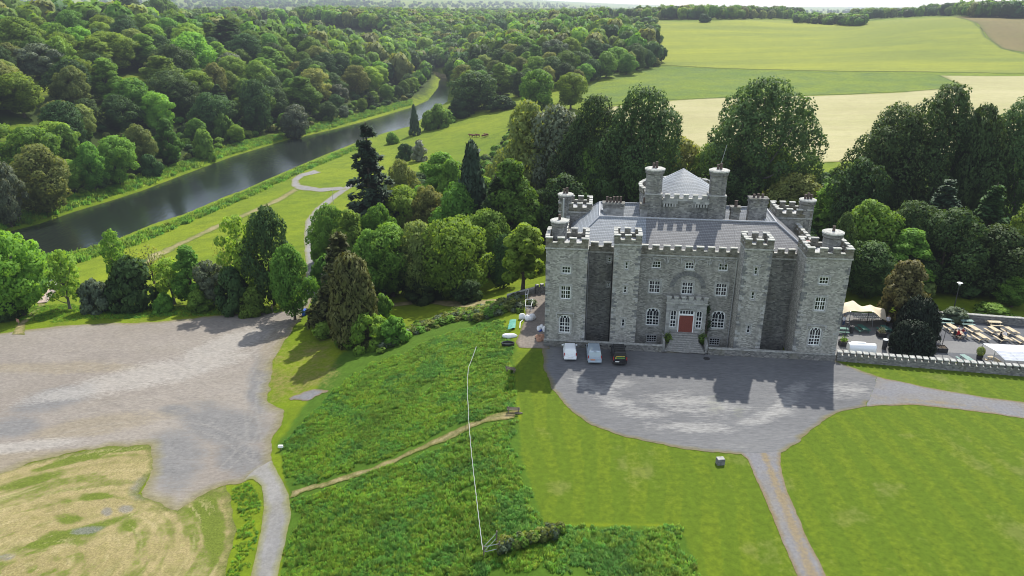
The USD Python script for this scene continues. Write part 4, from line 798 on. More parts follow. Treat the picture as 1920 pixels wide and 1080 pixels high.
for x, lab in ((14.5, 'left round chimney turret of the keep'), (23.5, 'right round chimney turret of the keep')):
    b = part('turret_base', bx(x - 1.19, x + 1.19, 12.3, 14.7, 12.4, 18.95), DS); obj('string_course', bx(x - 1.24, x + 1.24, 12.25, 14.75, 18.95, 19.1), DRESS, b)
    turret(x, 13.5, 19.1, 22.5, 1.38, lab, 2)
turret(1.5, 3.6, 14.4, 17.15, 1.2, 'round turret on the front left tower', 1)
turret(36.95, 3.0, 14.4, 17.0, 1.3, 'round turret on the front right tower', 1)
turret(1.55, 18.3, 12.0, 17.2, 1.16, 'round turret on the rear left tower', 2)
turret(37.7, 18.9, -0.4, 17.3, 1.18, 'tall round turret on the rear right tower', 3)
part('flue_pipe', bar((1.35, 16.6, 13), (1.35, 16.6, 16.9), 0.13, 8), LOOKS['grey_metal'])
part('roof_hatch', bx(34.3, 35.0, 5.3, 5.9, 12.5, 14.9), LOOKS['red_door_paint'])
part('radio_mast', bar((23.6, 14.2, 22.5), (24.3, 14.3, 26.0), 0.03), LOOKS['grey_metal'])
part('tank_box', bx(4.0, 4.7, 4.95, 5.6, 12.6, 14.9), AS)
# down pipes
part('drain_pipe', bar((5.62, 4.42, -1), (5.62, 4.42, 12.4), 0.07), LOOKS['grey_metal']); part('drain_pipe', bar((8.92, 4.42, -1), (8.92, 4.42, 12.4), 0.06), LOOKS['dark_iron'])
part('drain_pipe', bar((12.6, 4.1, -1), (12.6, 4.1, 12.4), 0.06), LOOKS['dark_iron']); part('drain_pipe', bar((25.55, 4.1, -1), (25.55, 4.1, 12.4), 0.06), LOOKS['grey_metal'])
# porch, door and steps
PV = 3.2
dr_ = arch(18.35, 20.55, 1.65, 4.75, 0.42, 16); body = mbox(16.65, 22.1, PV, 4.3, -1.6, 5.95) - to_manifold(front_plate(dr_, PV - 0.5, PV + 0.35))
LANS = [(17.25, 18.1), (20.75, 21.6)]
for a, b in LANS: body = body - to_manifold(front_plate(arch(a, b, 2.3, 4.6, 0.35, 12, True), PV - 0.5, PV + 0.3))
porch = part('porch', body, AS, label='flat porch with battlements over the red door')
obj('string_course', bx(16.5, 22.25, PV - 0.13, PV + 0.3, 5.95, 6.12), STR, porch)
crenels(porch, (16.6, PV - 0.05), (22.15, PV - 0.05), 6.12, 6.5, 6.98, 6, mat=AS, t=0.36, ratio=0.58)
for i in range(13):
    c0, c1 = math.pi * (0.13 + 0.74 * i / 13), math.pi * (0.13 + 0.74 * (i + 1) / 13 - 0.012)
    q = [(19.45 + rx * math.cos(a), 4.5 + rz * math.sin(a)) for rx, rz, a in ((1.3, 0.82, c0), (1.55, 1.25, c0), (1.55, 1.25, c1), (1.3, 0.82, c1))]
    obj('voussoir', front_plate(Polygon(q), PV - 0.03, PV + 0.05), DRESS, porch)
door = part('door', bx(18.5, 20.4, PV + 0.12, PV + 0.2, 1.66, 4.2), LOOKS['red_door_paint'], label='red panelled front door')
for i in range(6): obj('door_panel', bx(18.56 + 0.31 * i, 18.82 + 0.31 * i, PV + 0.095, PV + 0.12, 1.8, 4.1), LOOKS['red_door_paint'], door)
obj('door_frame', [bx(18.36, 18.498, PV + 0.08, PV + 0.22, 1.66, 4.8), bx(20.402, 20.54, PV + 0.08, PV + 0.22, 1.66, 4.8), bx(18.498, 20.402, PV + 0.04, PV + 0.22, 4.2, 4.36)], WHITE, door)
fl = part('fanlight', front_plate(sash(18.5, 20.4, 4.36, 4.95, 5, 1, 0.06, 0.05), PV + 0.1, PV + 0.16), WHITE); obj('pane', bx(18.5, 20.4, PV + 0.14, PV + 0.19, 4.37, 4.97), GLASS, fl)
for a, b in LANS:
    outer = arch(a, b, 2.3, 4.6, 0.35, 12, True); bars = shapely.union_all([sbox((a + b) / 2 - 0.03, 2, (a + b) / 2 + 0.03, 5), sbox(a, 3.35, b, 3.47), sbox(a, 2.85, b, 2.9), sbox(a, 4.0, b, 4.05)])
    f = part('side_light', front_plate(outer.difference(outer.buffer(-0.1).difference(bars)), PV + 0.12, PV + 0.2), WHITE); obj('pane', front_plate(outer.buffer(-0.02), PV + 0.18, PV + 0.23), GLASS, f)
    obj('sill', bx(a - 0.1, b + 0.1, PV - 0.07, PV + 0.15, 2.14, 2.298), STR, f)
z = 0.0
for i in range(5): part('step', bx(16.55 + 0.16 * i, 21.95 - 0.16 * i, 0.22 + 0.3 * i, 3.4, z - (0.3 if i == 0 else 0), z + 0.165), LOOKS['step_stone']); z += 0.165
for i in range(4): part('step', bx(17.3, 21.2, 1.72 + 0.36 * i, 3.36, z, z + 0.2), LOOKS['step_stone']); z += 0.2
for x in (16.25, 22.0): part('stair_wall', bx(x, x + 0.3, 0.35, 3.19, -0.5, 1.35), AS)
# low wall along the front, and its sunken area
FW = []
for x0, x1 in ((-0.12, 16.2), (22.35, 38.92)):
    b = part('low_wall', bx(x0, x1, -0.16, 0.2, -0.5, 0.93), LOOKS['garden_wall_stone'], label='low rubble wall along the foot of the front')
    x = x0
    while x < x1 - 0.5:
        L = min(rr.uniform(0.8, 1.3), x1 - x); obj('coping', bx(x + 0.008, x + L - 0.008, -0.22, 0.26, 0.93, 1.03 + rr.uniform(-0.015, 0.02)), LOOKS['string_stone'], b); x += L
part('area_floor', bx(0.6, 38.2, 0.2, 4.7, -2.2, -1.5), LOOKS['step_stone'])
part('drain_cover', cyl(0.45, 0.0, 0.06, 22.0, -1.4, 16), LOOKS['dark_iron'])

# ------------------------------------------------------------------ vehicles
def van(label, px, py, L, W, Ht, paint, rz, kind='panel', win=True):
    """a small van on the forecourt: x across, y forward (towards the castle), wheels on the ground"""
    p = on_z(px, py, 0.035); p = p + np.array([-math.sin(math.radians(rz)), math.cos(math.radians(rz)), 0]) * L / 2
    t = thing('parked_van', label, 'van', p, rz, 'vans parked in front of the castle')
    PM = LOOKS[paint]; w = W / 2; l = L / 2; belt = 0.52 * Ht
    low = hull_pts([(sx * (w - e), y, z) for sx in (-1, 1) for e, y, z in ((0.06, -l + 0.03, 0.3), (0.0, -l + 0.10, 0.55), (0.0, -l + 0.12, belt), (0.05, -l + 0.04, belt - 0.05), (0.0, l - 0.6, belt), (0.05, l - 0.25, belt - 0.12), (0.16, l - 0.02, belt - 0.32), (0.14, l, 0.5), (0.1, l - 0.05, 0.3), (0.02, 0, 0.28))])
    up = hull_pts([(sx * x, y, z) for sx in (-1, 1) for x, y, z in ((w - 0.02, -l + 0.12, belt - 0.02), (w - 0.07, -l + 0.15, belt + 0.25), (w - 0.18, -l + 0.26, Ht - 0.08), (w - 0.26, -l + 0.36, Ht), (w - 0.24, l - 2.05, Ht), (w - 0.18, l - 1.95, Ht - 0.06), (w - 0.05, l - 1.0, belt + 0.02))])
    bm = to_manifold(low) + to_manifold(up)
    for sy in (-l + 0.85, l - 0.85):
        bm = bm - manifold3d.Manifold.cylinder(W + 0.4, 0.36, 0.36, 20).rotate((0, 90, 0)).translate((-w - 0.2, sy, 0.32))
    obj('body', bm, PM, t, smooth=32)
    G_ = LOOKS['dark_glass']
    z0, z1 = belt + 0.10, Ht - 0.16
    ws = np.array([(-(w - 0.2), l - 1.07, belt + 0.06), (w - 0.2, l - 1.07, belt + 0.06), (w - 0.33, l - 1.88, Ht - 0.10), (-(w - 0.33), l - 1.88, Ht - 0.10)]); ws[:, 2] += 0.03; ws[:, 1] += 0.02
    obj('windscreen', hull_pts(np.vstack([ws, ws - [0, 0.03, 0.03]])), G_, t)
    if win:
        rw = np.array([(-(w - 0.2), -l + 0.142, z0), (w - 0.2, -l + 0.142, z0), (w - 0.3, -l + 0.25, z1), (-(w - 0.3), -l + 0.25, z1)]) - [0, 0.02, 0]
        obj('rear_window', hull_pts(np.vstack([rw, rw + [0, 0.03, 0]])), G_ if win == 'glass' else PM, t)
    for s in (-1, 1):
        sw = np.array([(s * (w - 0.055), l - 1.2, belt + 0.05), (s * (w - 0.055), l - 2.1, belt + 0.05), (s * (w - 0.175), l - 2.1, Ht - 0.17), (s * (w - 0.165), l - 1.85, Ht - 0.17)]) + [s * 0.012, 0, 0]
        obj('side_window', hull_pts(np.vstack([sw, sw - [s * 0.03, 0, 0]])), G_, t)
        obj('mirror', rbox(*sorted((s * (w + 0.01), s * (w + 0.2))), l - 1.25, l - 1.12, belt + 0.05, belt + 0.26, 0.03), LOOKS['black_rubber'] if paint != 'van_white' else PM, t)
        obj('tail_light', rbox(*sorted((s * (w - 0.13), s * (w - 0.01))), -l + 0.045, -l + 0.16, belt - 0.22, belt + 0.32, 0.02), LOOKS['tail_red'], t)
        for sy in (-l + 0.85, l - 0.85):
            wh = cyl(0.31, -0.1, 0.1, n=20); wh.apply_transform(trimesh.transformations.rotation_matrix(math.pi / 2, [0, 1, 0])); wh.apply_translation((s * (w - 0.13), sy, 0.31))
            k = obj('wheel', wh, LOOKS['black_rubber'], t, smooth=30)
            hb = cyl(0.19, -0.11, 0.11, n=14); hb.apply_transform(trimesh.transformations.rotation_matrix(math.pi / 2, [0, 1, 0])); hb.apply_translation((s * (w - 0.13), sy, 0.31)); obj('rim', hb, LOOKS['grey_metal'], k, smooth=30)
    obj('bumper', rbox(-w + 0.04, w - 0.04, -l - 0.06, -l + 0.1, 0.34, 0.58, 0.04), LOOKS['black_rubber'] if kind == 'black' else PM, t)
    return t, w, l, belt
v1, w, l, b = van('small white van parked nearest the corner tower', 1069, 678, 4.1, 1.72, 1.75, 'van_white', -2, win=True)
obj('number_plate', bx(-0.26, 0.26, -l - 0.07, -l - 0.055, 0.62, 0.74), LOOKS['plate_white'], v1)
v2, w, l, b = van('long silver blue van parked between the white and black vans', 1115, 684, 4.7, 1.84, 1.88, 'van_silver', -2)
obj('number_plate', bx(-0.55, 0.05, -l - 0.01, -l + 0.03, 0.66, 0.78), LOOKS['orange_light'], v2); obj('high_brake_light', bx(-0.18, 0.18, -l + 0.22, -l + 0.27, 1.76, 1.80), LOOKS['dark_iron'], v2)
v3, w, l, b = van('black van with green and yellow print on its tailgate', 1162, 687, 4.8, 1.86, 1.93, 'van_black', -3, kind='black')
obj('number_plate', bx(-0.62, -0.10, -l - 0.01, -l + 0.035, 0.62, 0.75), LOOKS['plate_white'], v3)
obj('printed_band', hull_pts([(x, -l + y + e, z) for x in (-0.45, 0.62) for y, z in ((0.125, 1.22), (0.085, 1.06)) for e in (0, 0.02)]), LOOKS['print_green'], v3)
obj('printed_emblem', hull_pts([(x, -l + y + e, z) for x, y, z in ((-0.62, 0.09, 1.16), (-0.48, 0.09, 1.16), (-0.55, 0.12, 1.32), (-0.55, 0.06, 1.0)) for e in (-0.012, 0.01)]), LOOKS['print_yellow'], v3)
obj('printed_line', hull_pts([(x, -l + y + e, z) for x in (-0.55, 0.62) for y, z in ((0.18, 1.42), (0.165, 1.36)) for e in (-0.01, 0.01)]), LOOKS['print_yellow'], v3)
for x in (-0.68, 0.68): obj('roof_rail', bar((x, -l + 0.6, 1.98), (x, 0.3, 1.98), 0.03), LOOKS['dark_iron'], v3)
for y in (-1.5, -0.9, -0.3, 0.2): obj('roof_bar', bar((-0.68, y, 1.99), (0.68, y, 1.99), 0.025), LOOKS['dark_iron'], v3)

# ------------------------------------------------------------------ people
def person(label, p, rz, top, bottom, seated=True, hair='hair_dark', sz=1.0):
    t = thing('person', label, 'person', p, rz, scale=(sz,) * 3)
    S = lambda x, y, z: np.array([x, y, z], float)
    if seated: hip, sh = 0.47, 1.0
    else: hip, sh = 0.90, 1.43
    lean = 0.10 if seated else 0.0
    L = {}
    for s in (-1, 1):
        if seated: L[s] = [S(s * 0.1, 0, hip), S(s * 0.13, 0.42, hip + 0.02), S(s * 0.13, 0.38, 0.08)]
        else: L[s] = [S(s * 0.1, 0, hip), S(s * 0.11, 0.03, 0.48), S(s * 0.11, 0.0, 0.07)]
    arms = {s: [S(s * 0.2, lean, sh), S(s * 0.25, lean + (0.12 if seated else -0.02), sh - 0.28), S(s * 0.16, lean + (0.38 if seated else 0.1), sh - (0.26 if seated else 0.53))] for s in (-1, 1)}
    neck, head = S(0, lean, sh + 0.08), S(0, lean + 0.03, sh + 0.26)
    bones = [((S(0, 0, hip + 0.05), 0.15), (S(0, lean * 0.6, hip + 0.3), 0.13)), ((S(0, lean * 0.6, hip + 0.3), 0.13), (S(0, lean, sh - 0.06), 0.15)), ((S(-0.15, lean, sh - 0.03), 0.075), (S(0.15, lean, sh - 0.03), 0.075)), ((neck - [0, 0, 0.1], 0.06), (neck + [0, 0, 0.05], 0.052)), ((head, 0.1), (head + [0, 0.02, -0.07], 0.075)), ((head + [0, 0.1, -0.02], 0.018), (head + [0, 0.085, 0.02], 0.012))]
    for s in (-1, 1):
        a, k, f = L[s]; bones += [((a, 0.095), (k, 0.065)), ((k, 0.06), (f, 0.042)), ((f + [0, -0.03, -0.03], 0.04), (f + [0, 0.15, -0.035], 0.035))]
        a, e, hnd = arms[s]; bones += [((a, 0.055), (e, 0.043)), ((e, 0.042), (hnd, 0.03)), ((hnd, 0.032), (hnd + (hnd - e) * 0.25, 0.028))]
        d = (hnd - e) / np.linalg.norm(hnd - e); side = np.cross(d, [0, 0, 1]); side /= np.linalg.norm(side)
        for q in (-1.5, -0.5, 0.5, 1.5): bones.append(((hnd + d * 0.07 + side * q * 0.016, 0.009), (hnd + d * (0.15 - abs(q) * 0.01) + side * q * 0.02 - np.array([0, 0, 0.015]), 0.007)))
        bones.append(((hnd + d * 0.03 + side * s * 0.03, 0.01), (hnd + d * 0.09 + side * s * 0.05, 0.008)))
    obj('body', limbs(bones), LOOKS['skin'], t, smooth=60)
    tb = [((S(0, 0, hip + 0.08), 0.165), (S(0, lean * 0.6, hip + 0.3), 0.148)), ((S(0, lean * 0.6, hip + 0.3), 0.148), (S(0, lean, sh - 0.06), 0.165)), ((S(-0.16, lean, sh - 0.03), 0.088), (S(0.16, lean, sh - 0.03), 0.088))]
    for s in (-1, 1): a, e, hnd = arms[s]; tb += [((a, 0.07), (e, 0.058)), ((e, 0.056), (e + (hnd - e) * 0.8, 0.045))]
    obj('top', limbs(tb), LOOKS[top], t, smooth=60)
    bb = [((S(-0.07, 0, hip + 0.03), 0.13), (S(0.07, 0, hip + 0.03), 0.13))]
    for s in (-1, 1): a, k, f = L[s]; bb += [((a, 0.11), (k, 0.08)), ((k, 0.076), (f + [0, 0, 0.04], 0.058))]
    obj('trousers', limbs(bb), LOOKS[bottom], t, smooth=60)
    obj('hair', limbs([((head + [0, -0.03, 0.035], 0.105), (head + [0, -0.05, -0.04], 0.09))]), LOOKS[hair], t, smooth=60)
    return t

# ------------------------------------------------------------------ beer garden
def table_mesh(mat, label, px, py, rz, group, L=1.8):
    p = on_z(px, py, 0.7); p[2] = 0.045
    t = thing('picnic_table', label, 'picnic table', p, rz, group)
    M_ = LOOKS[mat]; q = random.Random(int(px * 7 + py))
    for i in range(5): obj('top_plank', bx(-L / 2, L / 2, -0.37 + i * 0.15, -0.37 + i * 0.15 + 0.138, 0.70, 0.74 + q.uniform(-0.004, 0.004)), M_, t)
    for s in (-1, 1):
        for i in range(2): obj('seat_plank', bx(-L / 2, L / 2, *sorted((s * (0.62 + i * 0.15), s * (0.62 + i * 0.15 + 0.138))), 0.42, 0.46), M_, t)
    for x in (-L / 2 + 0.3, L / 2 - 0.3):
        for s in (-1, 1): obj('leg', hull_pts([(x + dx, s * y + dy, z) for dx in (0.0, 0.05) for y, z in ((0.25, 0.695), (0.72, 0.0)) for dy in (-0.05, 0.05)]), M_, t)
        obj('crosspiece', bx(x + 0.051, x + 0.09, -0.76, 0.76, 0.33, 0.418), M_, t); obj('top_brace', bx(x + 0.051, x + 0.09, -0.36, 0.36, 0.62, 0.698), M_, t)
    return t
_d = on_z(1794, 614.6, 0.74) - on_z(1782, 607, 0.74); RZ1 = math.degrees(math.atan2(_d[1], _d[0])); RZ0 = math.degrees(CANG)
TABS = [('faded_green_paint', 'faded green picnic table at the left end against the back wall', 1774, 599, RZ0), ('faded_green_paint', 'faded green picnic table second along the back wall', 1812.5, 601.5, RZ0), ('light_wood', 'pale wooden picnic table standing square to the back wall', 1865, 604, RZ0),
  ('light_wood', 'pale wooden picnic table behind the people in red', 1785, 612, RZ1), ('light_wood', 'pale wooden picnic table in the middle of the far row', 1826, 615, RZ1), ('light_wood', 'pale wooden picnic table third along the far row', 1863.6, 617, RZ1), ('light_wood', 'pale wooden picnic table at the right end of the far row', 1895, 618, RZ1),
  ('light_wood', 'occupied picnic table with the people in red and blue', 1802, 624.5, RZ1), ('light_wood', 'empty pale wooden picnic table in the middle of the near row', 1840, 629.5, RZ1), ('light_wood', 'pale picnic table with two people in black and white', 1881, 631, RZ1), ('light_wood', 'pale picnic table cut by the right edge of the picture', 1916, 635, RZ1),
  ('faded_green_paint', 'faded green picnic table just behind the front garden wall', 1812, 671, RZ1), ('light_wood', 'orange-toned picnic table under the white canopy', 1864, 674, RZ1),
  ('green_paint', 'green picnic table against the castle corner', 1578, 616, RZ0), ('green_paint', 'green picnic table in the middle under the cream tent', 1617, 613.5, RZ1), ('green_paint', 'green picnic table at the right end of the cream tent', 1660, 615, RZ1)]
for m_, lab, x, y, rz in TABS: table_mesh(m_, lab, x, y, rz, 'picnic tables of the beer garden')
def seat_at(px, py, dz=0.0): p = on_z(px, py, 0.9); p[2] = 0.045 + dz; return p
person('person in a red jacket sitting at the occupied picnic table', seat_at(1796, 623.5), RZ1 - 10, 'cloth_red', 'cloth_black')
person('person in black at the left end of the occupied table', seat_at(1790, 622.5), RZ1 - 10, 'cloth_black', 'cloth_black')
person('person in white at the far side of the occupied table', seat_at(1799.5, 617), RZ1 + 170, 'cloth_white', 'cloth_blue')
person('person in a dark red top across the table from the red jacket', seat_at(1808, 620.5), RZ1 + 170, 'cloth_dark_red', 'cloth_blue')
person('person in blue at the right end of the occupied table', seat_at(1811.5, 625), RZ1 + 170, 'cloth_blue', 'cloth_blue')
person('person in black sitting at the pale table with two people', seat_at(1875.5, 628.5), RZ1 - 10, 'cloth_black', 'cloth_black')
person('person in white facing the one in black at a pale table', seat_at(1887, 625.5), RZ1 + 170, 'cloth_white', 'cloth_white')
person('person in white and blue standing at the castle corner by the tent', on_z(1580.5, 611, 0.045), 200, 'cloth_white', 'cloth_blue', seated=False)
person('person in black and white standing at the right edge of the tent', on_z(1663, 612, 0.045), 150, 'cloth_white', 'cloth_black', seated=False)

# cream stretch tent
def tent():
    fl, fr = on_z(1591.5, 611.8, 0.05), on_z(1636, 613, 0.05)
    t = thing('stretch_tent', 'cream stretch tent on poles beside the castle', 'tent')
    du = (fr - fl); du[2] = 0; Wd = np.linalg.norm(du); du /= Wd; dv = np.array([-du[1], du[0], 0])
    top = lambda px, py, z: on_z(px, py, z)
    def at_depth(px, py, V):
        d = ray(px, py); t = (V + np.dot(CO[:2], CV[:2])) / np.dot(d[:2], CV[:2]); return np.array([0, 0, CAM_H]) + t * d
    top_ = [at_depth(x, y, 13.6) for x, y in ((1581, 568.5), (1590, 567.5), (1599.4, 563.6), (1607, 570), (1615, 574.5), (1624, 574), (1632, 571.5), (1640, 575.5), (1648, 578), (1658.5, 580))]
    fr_ = [at_depth(x, y, v) for x, y, v in ((1578, 588.5, 11.3), (1595, 583.5, 11.2), (1615, 584.2, 11.3), (1636.7, 584.7, 11.2), (1650, 595, 11.4), (1662.6, 600.5, 12.2))]
    bk_ = [np.array([*(p + CV * 2.0)[:2], p[2] - 1.25]) for p in top_]
    P = np.array(top_ + fr_ + bk_); R2 = RBFInterpolator(P[:, :2], P[:, 2], kernel='thin_plate_spline', smoothing=0.0)
    out = Polygon([p[:2] for p in fr_ + [top_[-1]] + bk_[::-1] + [top_[0]]]).buffer(0)
    tri = shapely.constrained_delaunay_triangles(out.segmentize(0.4))
    g = np.array([np.array(q.exterior.coords)[:3] for q in tri.geoms]).reshape(-1, 2)
    mm = trimesh.Trimesh(np.c_[g, np.zeros(len(g))], np.arange(len(g)).reshape(-1, 3)); mm.merge_vertices()
    v, f = trimesh.remesh.subdivide_to_size(mm.vertices, mm.faces, 0.45); z = R2(v[:, :2])
    v = np.c_[v[:, :2], z]; nz = np.cross(v[f[:, 1]] - v[f[:, 0]], v[f[:, 2]] - v[f[:, 0]])[:, 2]; f[nz < 0] = f[nz < 0][:, ::-1]
    m0 = trimesh.Trimesh(v, f); m0.merge_vertices(); v2 = m0.vertices - [0, 0, 0.03]
    obj('canopy', [m0, trimesh.Trimesh(v2, m0.faces[:, ::-1], process=False)], LOOKS['cream_canvas'], t, smooth=True)
    for a, q in ((fl, fr_[1]), (fr, fr_[3])): obj('pole', bar(a, q, 0.05, 8), LOOKS['grey_metal'], t)
    for c in (top_[2], top_[6]): obj('pole', bar([c[0], c[1], 0.02], [c[0], c[1], c[2] - 0.05], 0.05, 8), LOOKS['dark_iron'], t)
    for c in (fr_[-1], top_[-1]): obj('guy_rope', bar(c, [c[0] + 1.0, c[1] - 0.2, 0.02], 0.02, 5), LOOKS['dark_iron'], t)
tent()
# white canopy with panelled slope
def canopy():
    bl, rg, fe = castle_pt(58.45, 3.2, 2.22), castle_pt(58.95, 0.95, 2.3), castle_pt(59.5, -0.62, 1.8)
    t = thing('garden_canopy', 'white open canopy with a panelled front slope by the front garden wall', 'canopy')
    Lr = CU * 14.0
    def slab(a, b, c, d, th=0.06): P = np.array([a, b, c, d]); return hull_pts(np.vstack([P, P - [0, 0, th]]))
    obj('back_slope', slab(bl, rg, rg + Lr, bl + Lr), LOOKS['white_canvas'], t)
    n = 9
    for i in range(n):
        for j in range(3):
            f0, f1 = j / 3 + 0.012, (j + 1) / 3 - 0.012; s0, s1 = i / n, (i + 1) / n - 0.006
            q = lambda f, s: rg + (fe - rg) * f + Lr * s - np.array([0, 0, 0.01])
            obj('roof_panel', slab(q(f0, s0 + 0.006), q(f1, s0 + 0.006), q(f1, s1), q(f0, s1), 0.03), LOOKS['canopy_panel'], t)
    for j in range(4): f = j / 3; a = rg + (fe - rg) * f; obj('rail', bar(a + [0, 0, -0.05], a + Lr + [0, 0, -0.05], 0.05), LOOKS['white_paint'], t)
    for i in range(n + 1): a, b = rg + Lr * i / n, fe + Lr * i / n; obj('rafter', bar(a + [0, 0, -0.05], b + [0, 0, -0.05], 0.045), LOOKS['white_paint'], t)
    for i in range(4):
        for a in (bl, rg, fe): q = a + Lr * i / 3; obj('post', bar([q[0], q[1], 0.0], [q[0], q[1], q[2] - 0.1], 0.05), LOOKS['grey_metal'], t)
canopy()
def planter(label, px, py, lamp=True, w=0.55, plant='leaf_mid', sprig=True):
    p = on_z(px, py, 0.045); t = thing('planter', label, 'planter', p, math.degrees(CANG)); M_ = LOOKS['weathered_wood'] if False else LOOKS['dark_iron']
    for i in range(3):
        z = 0.02 + i * 0.22
        obj('board', [bx(-w, w, -w, -w + 0.05, z, z + 0.2), bx(-w, w, w - 0.05, w, z, z + 0.2), bx(-w, -w + 0.05, -w + 0.05, w - 0.05, z, z + 0.2), bx(w - 0.05, w, -w + 0.05, w - 0.05, z, z + 0.2)], M_, t)
    obj('soil', bx(-w + 0.06, w - 0.06, -w + 0.06, w - 0.06, 0.0, 0.58), LOOKS['brown_bark'], t)
    if lamp:
        obj('lamp_pole', bar((0, 0, 0.5), (0.05, 0, 3.3), 0.04, 8), LOOKS['dark_iron'], t); obj('lamp_head', [hull_pts([(x, y, z) for x in (-0.12, 0.22) for y in (-0.1, 0.1) for z in (3.3, 3.42)])], LOOKS['dark_iron'], t)
    if sprig:
        g = np.random.default_rng(int(px)); c = g.normal(0, 1, (150, 3)) * [0.24, 0.24, 0.25] + [0, 0, 0.85]
        obj('foliage', leaf_cards(c, g.normal(0, 1, (150, 3)), 0.14, g), LOOKS[plant], t)
    return t
def leaf_cards(c, nrm, size, g, stretch=1.5, up=None):
    """one folded diamond of two triangles per leaf cluster"""
    n = len(c); nrm = nrm / np.maximum(np.linalg.norm(nrm, axis=1, keepdims=True), 1e-9)
    a = np.cross(nrm, g.normal(0, 1, (n, 3)) if up is None else up + g.normal(0, 0.15, (n, 3))); a /= np.maximum(np.linalg.norm(a, axis=1, keepdims=True), 1e-9); b = np.cross(nrm, a)
    s = (np.broadcast_to(size, (n,)) * g.uniform(0.7, 1.3, n))[:, None]
    v = np.stack([c - b * s * stretch * 0.5, c + a * s * 0.5 + nrm * s * 0.12, c + b * s * stretch * 0.5, c - a * s * 0.5 + nrm * s * 0.12], 1).reshape(-1, 3)
    i = np.arange(n)[:, None] * 4; f = np.stack([i + [0, 1, 2], i + [0, 2, 3]], 1).reshape(-1, 3)
    return trimesh.Trimesh(v, f, process=False)
planter('black planter with a lamp pole by the castle corner and white trailer', 1581, 647)
planter('black planter with pale flowers in front of the cream tent', 1652, 630, lamp=False, plant='leaf_blossom')
planter('big black planter with a lamp pole right of the front yew', 1764, 658, w=0.62, sprig=False)
planter('black planter with a lamp pole behind the front yew', 1741, 633, w=0.45)
def bin_(label, px, py, hgt=1.1, r=0.3):
    t = thing('litter_bin', label, 'bin', on_z(px, py, 0.045))
    obj('body', cyl(r, 0, hgt, n=14, r1=r * 1.05), LOOKS['dark_iron'], t, smooth=40); obj('lid', [cyl(r * 1.12, hgt, hgt + 0.1, n=14), cyl(r * 0.9, hgt + 0.1, hgt + 0.2, n=14, r1=r * 0.4)], LOOKS['white_paint'] if hgt > 1.05 else LOOKS['dark_iron'], t, smooth=30)
bin_('tall dark bin with a pale lid left of the front yew', 1657.5, 654, 1.35, 0.3)
bin_('low dark bin under the left of the cream tent', 1596, 624, 0.95, 0.28)
bin_('small dark tub beside the big planter with a lamp pole', 1753.5, 660, 0.6, 0.24)
# potted shrub under the canopy
pp = on_z(1836, 672.5, 0.045); t = thing('potted_shrub', 'small potted conifer at the left post of the white canopy', 'potted plant', pp); obj('pot', cyl(0.35, 0, 0.5, n=14, r1=0.42), LOOKS['dark_iron'], t, smooth=40)
g_ = np.random.default_rng(5); c_ = g_.normal(0, 1, (320, 3)); c_ = c_ / np.linalg.norm(c_, axis=1, keepdims=True) * [0.5, 0.5, 0.65] + [0, 0, 1.1]; obj('foliage', leaf_cards(c_, c_ - [0, 0, 1.0], 0.17, g_), LOOKS['leaf_olive'], t)
# white trailer
tp = on_z(1613, 664, 0.045); t = thing('covered_trailer', 'rounded white trailer parked behind the front garden wall by the castle corner', 'trailer', tp, math.degrees(CANG) - 1)
pr = [(-0.75, 0.55), (-0.72, 1.1), (-0.5, 1.5), (-0.2, 1.62), (0.2, 1.62), (0.5, 1.5), (0.72, 1.1), (0.75, 0.55)]
obj('body', hull_pts([(x * s, y * q, z - (0.18 if s < 0.97 and False else 0)) for x, q in ((-1.75, 0.86), (-1.65, 1.0), (1.6, 1.0), (1.75, 0.8)) for s in (1,) for y, z in pr]), LOOKS['van_white'], t, smooth=40)
obj('roof_rack', bx(-1.35, 0.5, -0.1, 0.35, 1.623, 1.70), LOOKS['van_white'], t)
for s in (-1, 1):
    wh = cyl(0.3, -0.09, 0.09, n=16); wh.apply_transform(trimesh.transformations.rotation_matrix(math.pi / 2, [1, 0, 0])); wh.apply_translation((0.1, s * 0.7, 0.3)); obj('wheel', wh, LOOKS['black_rubber'], t, smooth=30)
obj('drawbar', bar((-1.6, 0, 0.5), (-2.5, 0, 0.45), 0.05), LOOKS['dark_iron'], t)
# garden walls
def merlon_wall(name, label, p0, p1, zb, zs, zt, n, t=0.45, ratio=0.62, stone='garden_wall_stone'):
    d = np.subtract(p1[:2], p0[:2]); L = float(np.hypot(*d)); w_ = thing(name, label, 'wall', (p0[0], p0[1], 0), math.degrees(math.atan2(d[1], d[0])))
    obj('wall', bx(0, L, 0, t, zb, zs), LOOKS[stone], w_)
    step = L / n
    for i in range(n):
        a = i * step + 0.02; b_ = a + step * ratio; jt = rr.uniform(-0.03, 0.03)
        obj('merlon', bx(a, b_, 0.004, t - 0.004, zs, zt - 0.1 + jt), LOOKS[stone], w_)
        obj('coping', hull_pts([(x, y, z + jt) for x in (a - 0.05, b_ + 0.05) for y, z in ((-0.07, zt - 0.1), (t + 0.07, zt - 0.1), (-0.05, zt - 0.02), (t + 0.05, zt + 0.06))]), PALE, w_)
        obj('crenel_sill', bx(b_ + 0.06, a + step - 0.06, -0.05, t + 0.05, zs, zs + 0.07 + jt * 0.5), PALE if rr.random() < 0.7 else STR, w_)
    return w_
q0 = on_z(1568, 677, 0); q1 = on_z(1925, 706.5, 0); q2 = q0 + (q1 - q0) * 1.35
merlon_wall('battlemented_wall', 'low battlemented wall between the lawn and the beer garden', q0, q2, -0.4, 0.85, 1.42, 38, 0.5)
b0, b1 = on_z(1738, 598, 0), on_z(1960, 615, 0)
